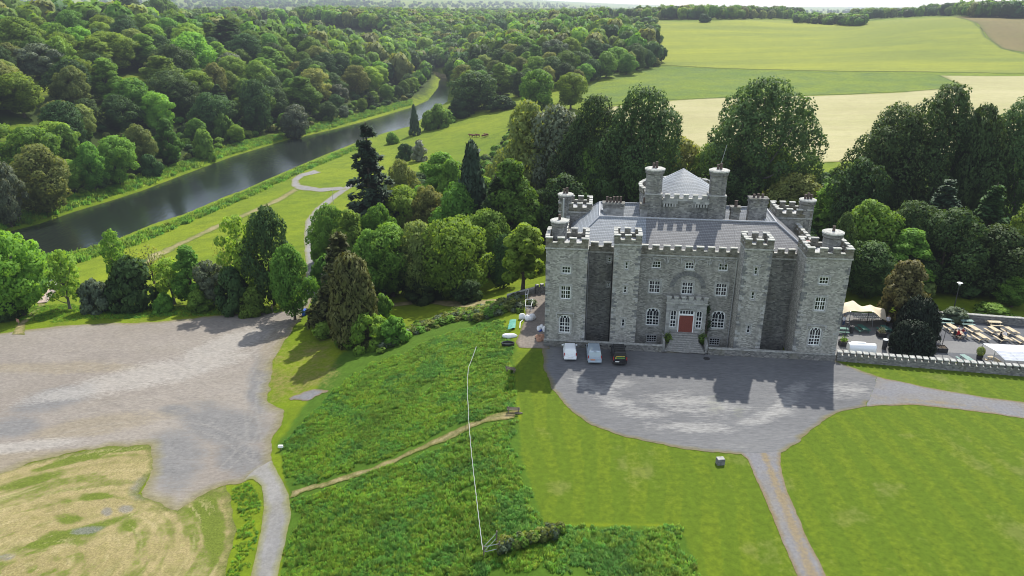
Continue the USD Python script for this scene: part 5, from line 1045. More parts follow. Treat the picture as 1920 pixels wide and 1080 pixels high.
d = b1 - b0; L = np.linalg.norm(d); w_ = thing('garden_wall', 'grey wall along the back of the beer garden', 'wall', b0, math.degrees(math.atan2(d[1], d[0])))
obj('wall', bx(0, L * 1.5, 0, 0.5, -1.0, 1.15), LOOKS['garden_wall_stone'], w_)
x = 0.0
while x < L * 1.5 - 0.6: k_ = rr.uniform(0.9, 1.5); obj('coping', bx(x + 0.01, x + k_ - 0.01, -0.06, 0.56, 1.15, 1.25 + rr.uniform(-0.02, 0.02)), STR, w_); x += k_
b2, b3 = on_z(1600, 598, 0), on_z(1741, 600, 0)
w_ = thing('picket_fence', 'pale low fence behind the cream tent', 'fence', b2, math.degrees(math.atan2(*(b3 - b2)[:2][::-1]))); L = np.linalg.norm(b3 - b2)
for z in (0.35, 0.8): obj('rail', bx(0, L, 0, 0.05, z, z + 0.09), LOOKS['white_paint'], w_)
for i in range(34): obj('picket', bx(i * L / 34, i * L / 34 + 0.13, -0.03, -0.002, 0.1, 1.0), LOOKS['white_paint'], w_)
# lamps
def lamp_post(label, base, top_z, arm=0.6, globe=False, group=None):
    t = thing('lamp_post', label, 'lamp post', base, 0, group)
    obj('pole', tube([(0, 0, -0.2), (0, 0, top_z * 0.6), (0, 0, top_z)], [0.09, 0.07, 0.05], 8), LOOKS['grey_metal'] if not globe else LOOKS['dark_iron'], t)
    if globe: obj('lantern', [cyl(0.16, top_z, top_z + 0.35, n=8, r1=0.22), ], LOOKS['lamp_glass'], t); obj('hood', cyl(0.42, top_z + 0.35, top_z + 0.47, n=12, r1=0.1), LOOKS['white_paint'], t)
    else: obj('lamp_head', rbox(-0.75, 0.05, -0.12, 0.12, top_z - 0.02, top_z + 0.12, 0.03), LOOKS['grey_metal'], t)
def height_to(base, py_top):
    zs = np.linspace(0, 40, 2001); _, y = project(np.stack([np.full(2001, base[0]), np.full(2001, base[1]), base[2] + zs], 1)); return float(zs[np.argmin(np.abs(y - py_top))])
for lab, px, pt_, pb in (('slim lamp post beside the meadow lane nearer the car park', 590, 412, 452), ('slim lamp post beside the meadow lane further towards the river', 625, 357, 382)):
    b_ = G(px, pb); lamp_post(lab, b_, height_to(b_, pt_))
b_ = on_z(1787, 596, 0); lamp_post('tall lantern post against the dark trees behind the beer garden', b_ + [0.3, 0.8, 0], height_to(b_, 538), globe=True)

# ------------------------------------------------------------------ the left side of the castle
L0, L1, L2 = on_z(1030, 529, 1.6), on_z(1003, 533, 1.6), G(951, 562)
for p in (L0, L1): p[2] = 0.0
wl = thing('ramped_wall', 'stone wall with three merlons that ramps down the slope left of the castle', 'wall', (0, 0, 0))
def wseg(a, b, za, zb_, t=0.45, low=-9.0):
    d = (b - a)[:2]; d /= np.linalg.norm(d); n = np.array([-d[1], d[0]]) * t; P = [(a[0], a[1]), (b[0], b[1]), (b[0] + n[0], b[1] + n[1]), (a[0] + n[0], a[1] + n[1])]
    return hull_pts([(P[0][0], P[0][1], za), (P[1][0], P[1][1], zb_), (P[2][0], P[2][1], zb_), (P[3][0], P[3][1], za)] + [(x, y, low) for x, y in P]), [(P[0], za), (P[1], zb_), (P[2], zb_), (P[3], za)]
m_, c_ = wseg(L0, L1, 1.0, 1.0); obj('wall', m_, LOOKS['garden_wall_stone'], wl)
for i in range(3):
    s0, s1 = 0.12 + i * 0.34, 0.12 + i * 0.34 + 0.2; a, b_ = L0 + (L1 - L0) * s0, L0 + (L1 - L0) * s1
    m_, _ = wseg(a, b_, 1.5, 1.5, low=1.0); obj('merlon', m_, LOOKS['garden_wall_stone'], wl); m_, _ = wseg(a, b_, 1.62, 1.62, t=0.5, low=1.5); obj('coping', m_, PALE, wl)
n = 14
for i in range(n):
    a, b_ = L1 + (L2 - L1) * i / n, L1 + (L2 - L1) * (i + 0.985) / n; za, zb_ = 1.1 + (L2[2] + 0.9 - 1.1) * i / n, 1.1 + (L2[2] + 0.9 - 1.1) * (i + 1) / n
    m_, _ = wseg(a, b_, za, zb_, low=L2[2] - 2); obj('wall_stone', m_, LOOKS['garden_wall_stone'], wl); m2, c4 = wseg(a, b_, za + 0.14, zb_ + 0.14, t=0.55, low=-20)
    obj('coping', hull_pts([(x, y, z) for (x, y), z in c4] + [(x, y, z - 0.13) for (x, y), z in c4]), PALE, wl)
def lump(name, label, cat, px, py, size, mat, seed, cnt=1, z=None):
    """a heap of irregular pieces lying on the ground, each piece its own part"""
    p = G(px, py); g = np.random.default_rng(seed)
    t = thing(name, label, cat, p)
    for i in range(cnt):
        m = trimesh.creation.icosphere(2, 1.0); v = m.vertices; v = v * (0.75 + 0.5 * meshkit.fbm(v * 1.7 + seed * 3 + i * 7, 3, seed))[:, None]
        m.vertices = v * np.array(size) * g.uniform(0.75, 1.2, 3); off = np.array([0, 0, 0]) if cnt == 1 else np.array([g.uniform(-1, 1) * size[0] * 1.6, g.uniform(-1, 1) * size[1] * 1.6, g.uniform(0, 0.5) * size[2]])
        m.apply_translation(off + [0, 0, size[2] * 0.45]); obj('piece' if cnt > 1 else 'mass', m, LOOKS[mat], t, smooth=50)
    return t
lump('builders_bags', 'white builders bags heaped in the yard beside the scaffold frames', 'bags', 987.5, 597, (0.55, 0.5, 0.5), 'white_bag', 3, 5)
lump('builders_bag', 'single slack white builders bag on the grass left of the yard', 'bag', 955, 632.5, (0.95, 0.5, 0.4), 'white_bag', 9)
lump('waste_bag', 'white and blue bags piled against the left corner tower', 'bags', 1016, 619, (0.4, 0.4, 0.5), 'white_bag', 12, 3)
lump('rubble_heap', 'heap of reddish rubble against the left corner tower', 'rubble', 1012, 636, (0.42, 0.4, 0.3), 'brick_rubble', 14, 9)
lump('blue_bag', 'small blue sack on top of the white bags by the tower', 'bag', 1012.5, 621, (0.25, 0.25, 0.3), 'plastic_blue', 15)
p = G(952.5, 648); t = thing('water_trough', 'dark oval trough lying on the grass below the white bag', 'trough', p)
m = manifold3d.Manifold.cylinder(0.45, 0.8, 0.85, 28) - manifold3d.Manifold.cylinder(0.45, 0.68, 0.74, 28).translate((0, 0, 0.1)); obj('tub', m.scale((1.1, 0.65, 1)), LOOKS['van_black'], t, smooth=40); obj('water', cyl(0.7, 0.28, 0.3, n=24).apply_scale((1.05, 0.62, 1)), LOOKS['river_water'], t)
# green tarpaulin
q = [G(951.5, 621), G(966, 618), G(968, 601), G(956, 603)]; gx = np.linspace(0, 1, 12); V = []
for a in gx:
    for b_ in gx: V.append(q[0] * (1 - a) * (1 - b_) + q[1] * a * (1 - b_) + q[2] * a * b_ + q[3] * (1 - a) * b_)
V = np.array(V); V[:, 2] = h(V[:, 0], V[:, 1]) + 0.12 + 0.25 * meshkit.fbm(np.c_[V[:, :2] * 1.5, V[:, 0] * 0], 3, 4)
F = [(i * 12 + j, (i + 1) * 12 + j, (i + 1) * 12 + j + 1, i * 12 + j + 1) for i in range(11) for j in range(11)]
obj('tarpaulin', (V, np.array(F)), LOOKS['tarp_green'], smooth=True, label='crumpled green tarpaulin spread on the grass beside the yard', cat='tarpaulin')
# scaffold frames
def frame(label, pts4, hgt):
    t = thing('scaffold_frame', label, 'scaffold frame')
    P = [G(*a) for a in pts4]
    for i in range(len(P)):
        a, b_ = P[i], P[(i + 1) % len(P)]; obj('upright', bar(a - [0, 0, 0.1], a + [0, 0, hgt], 0.05), LOOKS['white_paint'], t); obj('rail', bar(a + [0, 0, hgt], b_ + [0, 0, hgt], 0.05), LOOKS['white_paint'], t)
        if i % 2 == 0: obj('mid_rail', bar(a + [0, 0, hgt * 0.5], b_ + [0, 0, hgt * 0.5], 0.04), LOOKS['grey_metal'], t)
frame('white scaffold frame standing at the upper end of the yard', [(985, 562), (989, 562), (991, 552), (987, 552)], 0.9)
frame('white scaffold frame standing in the middle of the yard', [(985, 584), (996, 584), (999, 571), (986, 571)], 0.9)
p = [G(974.5, 617), G(975.5, 606), G(980, 602)]; t = thing('kerb_rail', 'white rail lying along the left edge of the yard', 'rail')
for a, b_ in zip(p[:-1], p[1:]): obj('rail', bar(a + [0, 0, 0.15], b_ + [0, 0, 0.15], 0.07), LOOKS['white_paint'], t)

# ------------------------------------------------------------------ out in the grass
def bench(label, px, py, rz=0, Lb=1.5):
    t = thing('bench', label, 'bench', G(px, py), rz); W_ = LOOKS['weathered_wood']
    for i in range(3): obj('seat_slat', bx(-Lb / 2, Lb / 2, -0.22 + 0.15 * i, -0.09 + 0.15 * i, 0.42, 0.46), W_, t)
    for i in range(2): obj('back_slat', bx(-Lb / 2, Lb / 2, 0.26, 0.30, 0.58 + 0.17 * i, 0.71 + 0.17 * i), W_, t)
    for s in (-1, 1): obj('leg', bx(*sorted((s * (Lb / 2 - 0.2), s * (Lb / 2 - 0.12))), -0.22, -0.14, -0.1, 0.42), W_, t); obj('leg', bx(*sorted((s * (Lb / 2 - 0.2), s * (Lb / 2 - 0.12))), 0.18, 0.26, -0.1, 0.9), W_, t)
bench('dark wooden bench at the top of the straw path', 963, 774, 175); bench('dark wooden bench in the grass between the fence and the forecourt', 958, 698, 160, 1.3)
lump('log_pile', 'short dark log lying in front of the wooden bench on the straw path', 'log', 972, 776, (0.45, 0.16, 0.15), 'weathered_wood', 21)
p = G(1350, 870); t = thing('stone_block', 'mounting stone with a pale top on the lawn below the forecourt', 'stone block', p, 8)
obj('block', rbox(-0.4, 0.4, -0.32, 0.32, -0.1, 0.62, 0.06), LOOKS['dark_quoin'], t); obj('top', rbox(-0.38, 0.38, -0.3, 0.3, 0.621, 0.70, 0.03), STR, t)
p = G(527, 844); t = thing('marker_box', 'small white box on a leg in the grass edge by the car park', 'box', p); obj('leg', bx(-0.05, 0.05, -0.05, 0.05, -0.1, 0.35), LOOKS['weathered_wood'], t); obj('box', rbox(-0.3, 0.3, -0.15, 0.15, 0.35, 0.68, 0.03), LOOKS['white_paint'], t)
lump('rock', 'grey boulder under the dark round bush beside the car park', 'rock', 270, 577, (0.8, 0.6, 0.6), 'rock', 31); lump('rock', 'reddish boulder under the bushes beside the car park', 'rock', 320, 568, (0.8, 0.6, 0.7), 'red_stone', 33)
p = G(511, 585); t = thing('wooden_post', 'short dark post at the grass edge left of the lane mouth', 'post', p); obj('post', bx(-0.1, 0.1, -0.1, 0.1, -0.2, 1.5), LOOKS['weathered_wood'], t); obj('cap', bx(-0.13, 0.13, -0.13, 0.13, 1.5, 1.56), LOOKS['dark_iron'], t)
p = G(36, 611); t = thing('sign_post', 'small brown sign on a post by the footbridge path', 'sign', p, -20); obj('post', bar((0, 0, -0.2), (0, 0, 1.3), 0.06), LOOKS['weathered_wood'], t); obj('board', bx(-0.35, 0.35, -0.05, -0.0, 0.7, 1.35), LOOKS['red_stone'], t)
for k, (px, py) in enumerate(((570, 592), (574, 590))):
    t = thing('wheelie_bin', ['left blue wheeled bin in the shade at the lane mouth', 'right blue wheeled bin in the shade at the lane mouth'][k], 'bin', G(px, py), 15 * k); obj('body', hull_pts([(x * q, y * q, z) for q, z in ((0.8, 0.08), (1, 1.0)) for x in (-0.3, 0.3) for y in (-0.36, 0.36)]), LOOKS['plastic_blue'], t); obj('lid', rbox(-0.33, 0.33, -0.4, 0.4, 1.001, 1.1, 0.03), LOOKS['plastic_blue'], t)
    for s in (-1, 1): wq = cyl(0.1, -0.03, 0.03, n=10); wq.apply_transform(trimesh.transformations.rotation_matrix(math.pi / 2, [0, 1, 0])); wq.apply_translation((s * 0.27, 0.3, 0.1)); obj('wheel', wq, LOOKS['black_rubber'], t)
# footbridge
A_, B_ = G(79, 569), G(117, 549); B_[2] = A_[2] = max(A_[2], B_[2]) + 0.15; d = B_ - A_; L = float(np.linalg.norm(d)) + 1.0
t = thing('footbridge', 'wooden footbridge with metal rails over the stream at the left', 'footbridge', A_, math.degrees(math.atan2(d[1], d[0])))
n = int(L / 0.32)
for i in range(n): obj('deck_plank', bx(i * L / n + 0.01, (i + 1) * L / n - 0.01, -0.85, 0.85, 0.0, 0.06), LOOKS['bridge_deck_wood'], t)
for s in (-1, 1):
    obj('beam', bx(0, L, *sorted((s * 0.7, s * 0.84)), -0.3, -0.002), LOOKS['grey_metal'], t)
    for z in (0.6, 1.1): obj('rail', bar((0, s * 0.88, z), (L, s * 0.88, z), 0.04), LOOKS['grey_metal'], t)
    for i in range(6): obj('rail_post', bar((L * i / 5, s * 0.88, -0.1), (L * i / 5, s * 0.88, 1.12), 0.035), LOOKS['grey_metal'], t)
p = G(118, 556); t = thing('gate_post', 'brown wooden post at the far end of the footbridge', 'post', p); obj('post', bx(-0.22, 0.22, -0.22, 0.22, -0.3, 3.4), LOOKS['brown_bark'], t); obj('cap', bx(-0.25, 0.25, -0.25, 0.25, 3.4, 3.46), LOOKS['weathered_wood'], t)
# tape fence
fp = [(893, 650), (878, 690), (876, 722), (879, 790), (884, 850), (893, 930), (905, 1031)]
def at_height(px, py, dz):
    g0 = G(px, py)
    for _ in range(6): g0 = on_z(px, py, float(h(g0[0], g0[1])) + dz)
    return g0
FPts = [at_height(x, y, 1.05) for x, y in fp]; dense = []
for a, b_ in zip(FPts[:-1], FPts[1:]):
    for s in np.linspace(0, 1, 5)[:-1]: dense.append(a + (b_ - a) * s - np.array([0, 0, 0.10 * math.sin(math.pi * s)]))
dense.append(FPts[-1])
t = thing('tape_fence', 'white electric tape fence running down the rough grass', 'fence')
obj('tape', tube(dense, 0.026, 5), LOOKS['tape_grey'], t)
for q in FPts[:-1]: obj('stake', bar([q[0], q[1], q[2] - 1.4], [q[0], q[1], q[2] + 0.05], 0.02), LOOKS['dark_iron'], t)
t = thing('wire_fence', 'old wooden posts and wires at the foot of the tape fence', 'fence')
C0, C1, C2 = G(907, 1044), G(936, 1038), G(931, 1018)
for q, z in ((C0, 1.15), (C1, 1.3), (C2, 1.3)): obj('post', bar([q[0], q[1], q[2] - 0.3], [q[0] + 0.03, q[1], q[2] + z], 0.07, 7), LOOKS['weathered_wood'], t)
for a, b_ in ((C0, C1), (C2, C0)):
    for z in (0.5, 1.05): obj('wire', bar(a + [0, 0, z], b_ + [0, 0, z], 0.022, 5), LOOKS['grey_metal'], t)
# cattle
def cow(label, px, py, rz, k):
    S = lambda x, y, z: np.array([x, y, z], float)
    t = thing('cow', label, 'cow', G(px, py), rz, 'cattle grazing in the bright meadow')
    B = [((S(0.7, 0, 1.05), 0.34), (S(0, 0, 1.0), 0.38)), ((S(0, 0, 1.0), 0.38), (S(-0.75, 0, 1.08), 0.33)), ((S(0.75, 0, 1.15), 0.24), (S(1.15, 0, 0.95 if k % 2 else 1.3), 0.16)), ((S(1.15, 0, 0.95 if k % 2 else 1.3), 0.15), (S(1.5, 0, 0.55 if k % 2 else 1.2), 0.09)), ((S(-1.05, 0, 1.2), 0.04), (S(-1.12, 0, 0.5), 0.03))]
    for s in (-1, 1):
        B += [((S(0.65, s * 0.2, 0.85), 0.13), (S(0.68, s * 0.2, 0.42), 0.075)), ((S(0.68, s * 0.2, 0.42), 0.07), (S(0.66, s * 0.2, 0.05), 0.06)), ((S(-0.75, s * 0.2, 0.95), 0.19), (S(-0.62, s * 0.2, 0.62), 0.1)), ((S(-0.62, s * 0.2, 0.62), 0.09), (S(-0.85, s * 0.2, 0.42), 0.065)), ((S(-0.85, s * 0.2, 0.42), 0.065), (S(-0.8, s * 0.2, 0.05), 0.06)), ((S(1.15, s * 0.1, 1.05 if k % 2 else 1.42), 0.05), (S(1.1, s * 0.27, 1.02 if k % 2 else 1.4), 0.035))]
    obj('body', limbs(B), LOOKS['cow_brown'], t, smooth=60)
for k, (px, py, rz, lab) in enumerate(((883, 257, 170, 'brown cow at the left of the herd in the meadow'), (888, 257.5, 20, 'brown cow second from the left of the herd'), (896, 257, 150, 'brown cow in the middle of the herd'), (907, 258, 10, 'brown cow at the right of the herd in front'), (912, 256, 160, 'brown cow at the right of the herd behind'))): cow(lab, px, py, rz, k)
# houses far off
for k, (px, py, w_, lab) in enumerate(((1594, 15, 40, 'long white far house on the skyline'), (1614, 16.5, 22, 'small white far house right of the long one'), (1888, 26.5, 14, 'white far house among the trees at the right edge'), (1068, 22, 14, 'white far house among the far woods near the top'))):
    p = G(px, py); t = thing('far_house', lab, 'house', p, 10 * k); s = w_ / 2
    obj('wall', bx(-s, s, -4, 4, -1, 5), LOOKS['house_render'], t)
    rf = obj('roof', hull_pts([(x, y, 5) for x in (-s, s) for y in (-4.3, 4.3)] + [(x, 0, 8.2) for x in (-s, s)]), LOOKS['house_roof'], t); obj('chimney', bx(s * 0.6 - 0.5, s * 0.6 + 0.5, -0.5, 0.5, 7, 9.4), LOOKS['house_render'], rf)
    for i in range(int(s / 2.5)): obj('window', bx(-s + 2 + i * 5, -s + 3.2 + i * 5, -4.05, -3.9, 1.5, 3.0), GLASS, t)

# ------------------------------------------------------------------ kinds of tree (built once, then placed by reference)
stage.CreateClassPrim('/World/tree_kinds')
KIND = {}
def leaf_mesh(parent, name, c, nrm, soft, size, g, mat, stretch=1.5, up=None):
    m = leaf_cards(c, nrm, size, g, stretch, up)
    v = m.vertices.reshape(-1, 4, 3); gn = np.cross(v[:, 1] - v[:, 0], v[:, 2] - v[:, 0]); back = np.einsum('ij,ij->i', gn, soft) < 0
    v[back] = v[back][:, [0, 3, 2, 1]]; m = trimesh.Trimesh(v.reshape(-1, 3), m.faces, process=False)
    p = obj(name, m, LOOKS[mat], parent)
    s = soft + g.normal(0, 0.22, soft.shape); s /= np.maximum(np.linalg.norm(s, axis=1, keepdims=True), 1e-9)
    q = UsdGeom.Mesh(p); q.CreateNormalsAttr(Vt.Vec3fArray.FromNumpy(np.repeat(s, 4, 0).astype(np.float32))); q.SetNormalsInterpolation('vertex')
    return p
def sph(g, n):
    v = g.normal(0, 1, (n, 3)); return v / np.linalg.norm(v, axis=1, keepdims=True)
PROF = {'round': lambda t: np.sqrt(np.clip(1 - (2 * t - 0.95) ** 2 / 1.12, 0.03, 1)), 'oval': lambda t: np.sqrt(np.clip(1 - (2 * t - 0.85) ** 2 / 1.4, 0.02, 1)) * (1 - 0.25 * t),
        'dome': lambda t: np.sqrt(np.clip(1 - (t * 1.02 - 0.05) ** 2, 0.02, 1)), 'wide': lambda t: np.clip(np.sqrt(np.clip(1 - (1.7 * t - 0.75) ** 2, 0.05, 1)), 0, 1), 'cone': lambda t: np.clip(1.05 - t, 0.04, 1) ** 0.8}
def broad(kind, seed, H, R, base, nl, leaves, size, mat, shape='round', lobe=(0.16, 0.40), flat=0.8, bark_='brown_bark', branches=9, droop=0.0, open_=0.0, trunk_r=None):
    g = np.random.default_rng(seed); x = stage.DefinePrim(f'/World/tree_kinds/{kind}', 'Xform'); z0 = base * H; ch = H - z0
    t = np.clip((np.arange(nl) + g.uniform(0.1, 0.9, nl)) / nl, 0.02, 0.97); az = np.arange(nl) * 2.39996 + g.uniform(-0.5, 0.5, nl)
    n = meshkit.noise(np.stack([np.cos(az) * 1.3 + seed, np.sin(az) * 1.3, t * 2.5], -1), seed)
    pr = PROF[shape](t) * R * (0.50 + 0.85 * n); lr = R * g.uniform(*lobe, nl) * (0.75 + 0.35 * PROF[shape](t))
    cr = np.maximum(pr - lr * 0.75, 0) * np.where(g.random(nl) < 0.2, g.uniform(0.2, 0.7, nl), 1)
    C = np.stack([cr * np.cos(az), cr * np.sin(az), z0 + ch * t * 0.93 + lr * 0.1], 1); C[:, 2] = np.minimum(C[:, 2], H - lr * flat * 0.85)
    cnt = np.maximum((leaves * lr ** 2 / (lr ** 2).sum()).astype(int), 20); P, N, S = [], [], []
    for k in range(nl):
        d = sph(g, int(cnt[k] * 1.6)); d = d[(d[:, 2] > -0.55) | (g.random(len(d)) < 0.35)][:cnt[k]]
        bump = meshkit.fbm(d * 2.6 + k * 3.7, 3, seed + k); rad = lr[k] * (0.55 + 0.75 * bump + g.normal(0, 0.07, len(d)))
        p = C[k] + d * rad[:, None] * [1, 1, flat]; p[:, 2] -= droop * np.maximum(0, -d[:, 2]) * lr[k]
        out = p - [0, 0, z0 + ch * 0.35]; out /= np.maximum(np.linalg.norm(out, axis=1, keepdims=True), 1e-9)
        P.append(p); N.append(d + g.normal(0, 0.7, d.shape) + [0, 0, 0.25]); S.append(d * 0.75 + out * 0.55 + [0, 0, 0.15])
    P, N, S = np.vstack(P), np.vstack(N), np.vstack(S); own = np.repeat(np.arange(nl), [len(q) for q in [0] * 0] or cnt[:nl])[:len(P)] if False else None
    keep = np.ones(len(P), bool)
    for k in range(nl):
        dd = (P - C[k]) / [1, 1, flat]; keep &= (np.einsum('ij,ij->i', dd, dd) > (lr[k] * 0.62) ** 2) | (g.random(len(P)) < 0.12)
    keep &= (P[:, 2] > 0.1) & (g.random(len(P)) > open_); P, N, S = P[keep], N[keep], S[keep]
    leaf_mesh(x, 'crown', P, N, S, size, g, mat)
    tr = trunk_r or 0.022 * H; tops = H * (0.62 if base > 0.12 else 0.45); k = np.linspace(0, 1, 6)
    tk = [tube(np.stack([np.sin(k * 3 + seed) * 0.03 * H * k, np.cos(k * 2.1 + seed) * 0.03 * H * k, -0.6 + k * tops], 1), tr * (1.25 - 0.85 * k) * np.where(k == 0, 1.35, 1), 7)]
    for b in g.choice(nl, min(branches, nl), replace=False):
        s = np.array([0, 0, g.uniform(0.35, 0.8) * min(C[b][2], tops * 0.95)]); e = C[b]; q = np.linspace(0, 1, 5)[:, None]
        tk.append(tube(s + (e - s) * q + np.array([0, 0, 1]) * (np.sin(q * math.pi) * -0.06 * H * (1 if e[2] > s[2] else -1)) * 0.5, tr * np.linspace(0.45, 0.1, 5), 5))
    obj('trunk', tk, LOOKS[bark_], x, smooth=True)
    KIND[kind] = (H, float(np.percentile(np.hypot(P[:, 0], P[:, 1]), 97)) * 2, float(np.percentile(P[:, 2], 99.7)))
def pine(kind, seed, H, R, mat, leaves=9000, size=0.42, irregular=0.5, base=0.08, tiers=17, bark_='brown_bark', droop=0.18):
    g = np.random.default_rng(seed); x = stage.DefinePrim(f'/World/tree_kinds/{kind}', 'Xform'); P, N, S = [], [], []; tk = [tube([(0, 0, -0.5), (0.1, 0, H * 0.5), (0, 0.05, H * 0.97)], [0.02 * H, 0.013 * H, 0.003 * H], 7)]
    nb = 0
    for i in range(tiers):
        t = (i + g.uniform(-0.3, 0.3)) / tiers; z = H * (base + (0.97 - base) * np.clip(t, 0, 1)); L0 = R * np.clip(1.05 - t, 0.06, 1) ** 0.75
        for j in range(int(5 + 3 * (1 - t))):
            a = g.uniform(0, 2 * np.pi); L = L0 * g.uniform(1 - irregular, 1.08); e = np.array([math.cos(a) * L, math.sin(a) * L, z - droop * L + g.uniform(-0.2, 0.2)])
            s = np.array([0, 0, z + 0.05 * L]); n = int(leaves / (tiers * 6.5) * (0.35 + L / R)); q = g.uniform(0.12, 1.0, n) ** 0.75; w_ = 0.30 * L * (1.05 - q) + 0.25
            side = np.array([-math.sin(a), math.cos(a), 0]); p = s + (e - s) * q[:, None] + side * (g.uniform(-1, 1, n) * w_)[:, None] + np.array([0, 0, 1]) * g.normal(0, 0.16 + 0.03 * L, n)[:, None]
            P.append(p); N.append(np.tile([0, 0, 1.0], (n, 1)) + g.normal(0, 0.45, (n, 3))); S.append(np.stack([p[:, 0] / R * 0.8, p[:, 1] / R * 0.8, 0.55 + g.normal(0, 0.15, n)], 1))
            if j % 3 == 0: tk.append(tube([s, (s + e) / 2 + [0, 0, 0.1], e], [0.03 + 0.006 * H * (1 - t), 0.05, 0.02], 4))
    P, N, S = np.vstack(P), np.vstack(N), np.vstack(S)
    leaf_mesh(x, 'crown', P, N, S, size, g, mat, 2.0); obj('trunk', tk, LOOKS[bark_], x, smooth=True)
    KIND[kind] = (H, float(np.percentile(np.hypot(P[:, 0], P[:, 1]), 97)) * 2, float(np.percentile(P[:, 2], 99.8)))
def plumes(kind, seed, H, R, mat, shape='oval', nl=46, leaves=9000, size=0.3, stretch_z=2.6, lobe=(0.16, 0.26), stretch=2.4):
    """cypress and yew: upright plumes side by side"""
    g = np.random.default_rng(seed); x = stage.DefinePrim(f'/World/tree_kinds/{kind}', 'Xform'); P, N, S = [], [], []
    t = (np.arange(nl) + 0.5) / nl * 0.95; az = np.arange(nl) * 2.39996; lr = R * g.uniform(*lobe, nl); pr = np.maximum(PROF[shape](t) * R * g.uniform(0.85, 1.1, nl) - lr, 0)
    C = np.stack([pr * np.cos(az), pr * np.sin(az), t * H], 1); C[:, 2] = np.minimum(C[:, 2], H - lr * stretch_z * 0.9); per = leaves // nl
    for k in range(nl):
        d = sph(g, per); rad = lr[k] * (0.85 + g.normal(0, 0.12, per)); p = C[k] + d * rad[:, None] * [1, 1, stretch_z]; P.append(p); N.append(d * [1, 1, 0.3] + g.normal(0, 0.4, d.shape)); S.append(d * [1, 1, 0.5] + np.array([math.cos(az[k]), math.sin(az[k]), 0.3]) * 0.6)
    P, N, S = np.vstack(P), np.vstack(N), np.vstack(S); k = P[:, 2] > 0.02; P, N, S = P[k], N[k], S[k]
    leaf_mesh(x, 'crown', P, N, S, size, g, mat, stretch, up=np.tile([0, 0, 1.0], (len(P), 1))); obj('trunk', tube([(0, 0, -0.5), (0, 0, H * 0.5)], [0.03 * H, 0.015 * H], 7), LOOKS['brown_bark'], x, smooth=True)
    KIND[kind] = (H, float(np.percentile(np.hypot(P[:, 0], P[:, 1]), 97)) * 2, float(np.percentile(P[:, 2], 99.7)))
NL = 15000
for i, sd in enumerate((1, 2, 3)):
    broad(f'round_mid_{"abc"[i]}', sd, 15, 6.2, 0.12, 44, NL, 0.36, 'leaf_mid')
    broad(f'round_light_{"abc"[i]}', sd + 10, 14, 5.6, 0.14, 40, NL, 0.345, 'leaf_light')
    broad(f'round_dark_{"abc"[i]}', sd + 20, 16, 6.6, 0.08, 46, NL, 0.36, 'leaf_dark', lobe=(0.22, 0.36))
for i, sd in enumerate((31, 32)):
    broad(f'oval_mid_{"ab"[i]}', sd, 17, 5.0, 0.14, 40, NL, 0.345, 'leaf_mid', 'oval'); broad(f'oval_light_{"ab"[i]}', sd + 5, 16, 4.8, 0.16, 38, NL, 0.33, 'leaf_light', 'oval')
    broad(f'olive_{"ab"[i]}', sd + 10, 15, 5.8, 0.10, 42, NL, 0.345, 'leaf_olive'); broad(f'grey_{"ab"[i]}', sd + 15, 13, 5.4, 0.08, 40, NL, 0.33, 'leaf_grey')
    broad(f'beech_{"ab"[i]}', sd + 20, 22, 9.5, 0.05, 100, 40000, 0.32, 'leaf_dark', 'round', lobe=(0.11, 0.30), flat=0.95, open_=0.06, bark_='grey_bark', droop=0.5, branches=14)
    broad(f'sparse_{"ab"[i]}', sd + 30, 12, 3.8, 0.2, 30, 3600, 0.36, 'leaf_light', 'oval', lobe=(0.2, 0.32), open_=0.25, branches=18, bark_='grey_bark')
    broad(f'bush_{"ab"[i]}', sd + 40, 4.5, 3.0, 0.0, 26, 5000, 0.34, 'leaf_mid', 'dome', branches=4); broad(f'bush_dark_{"ab"[i]}', sd + 50, 5, 3.2, 0.0, 26, 5600, 0.34, 'leaf_dark', 'dome', branches=4)
broad('bush_grey', 91, 4, 2.6, 0.0, 24, 4600, 0.30, 'leaf_grey', 'dome', branches=4); broad('bush_light', 92, 4, 2.8, 0.0, 24, 4600, 0.32, 'leaf_light', 'dome', branches=4); broad('blossom', 93, 5, 2.6, 0.0, 26, 4600, 0.30, 'leaf_blossom', 'dome', branches=4)
broad('golden', 94, 11, 4.8, 0.06, 44, 12000, 0.34, 'leaf_golden', 'oval', lobe=(0.18, 0.3)); broad('maple', 95, 13, 7.2, 0.10, 52, 18000, 0.37, 'leaf_light', 'wide', lobe=(0.2, 0.34), branches=12)
broad('cedar', 96, 16, 6.0, 0.05, 40, 14000, 0.36, 'leaf_olive', 'dome', flat=0.6, droop=0.8); broad('bare', 97, 7, 3.0, 0.3, 18, 500, 0.3, 'leaf_olive', 'wide', branches=18, open_=0.4, trunk_r=0.2)
broad('seed_tree', 98, 9, 2.6, 0.22, 26, 5000, 0.34, 'leaf_light', 'oval', branches=10)
pine('pine_a', 101, 24, 6.0, 'leaf_conifer', 12000, 0.5, 0.6, 0.06, 20); pine('spruce_a', 102, 22, 4.6, 'leaf_conifer', 10000, 0.45, 0.25, 0.04, 22); pine('spruce_b', 103, 19, 4.4, 'leaf_dark', 9000, 0.45, 0.4, 0.04, 18); pine('cypress_fan', 104, 15, 6.5, 'leaf_cypress', 15000, 0.42, 0.3, 0.02, 18, droop=0.45)
plumes('cypress', 111, 13, 3.4, 'leaf_cypress', 'oval', 60, 12000, 0.30); plumes('yew', 112, 6.5, 3.6, 'leaf_yew', 'dome', 70, 12000, 0.22, 1.9, (0.14, 0.22), 2.0); plumes('dark_cypress', 113, 16, 3.2, 'leaf_conifer', 'cone', 50, 8000, 0.34)

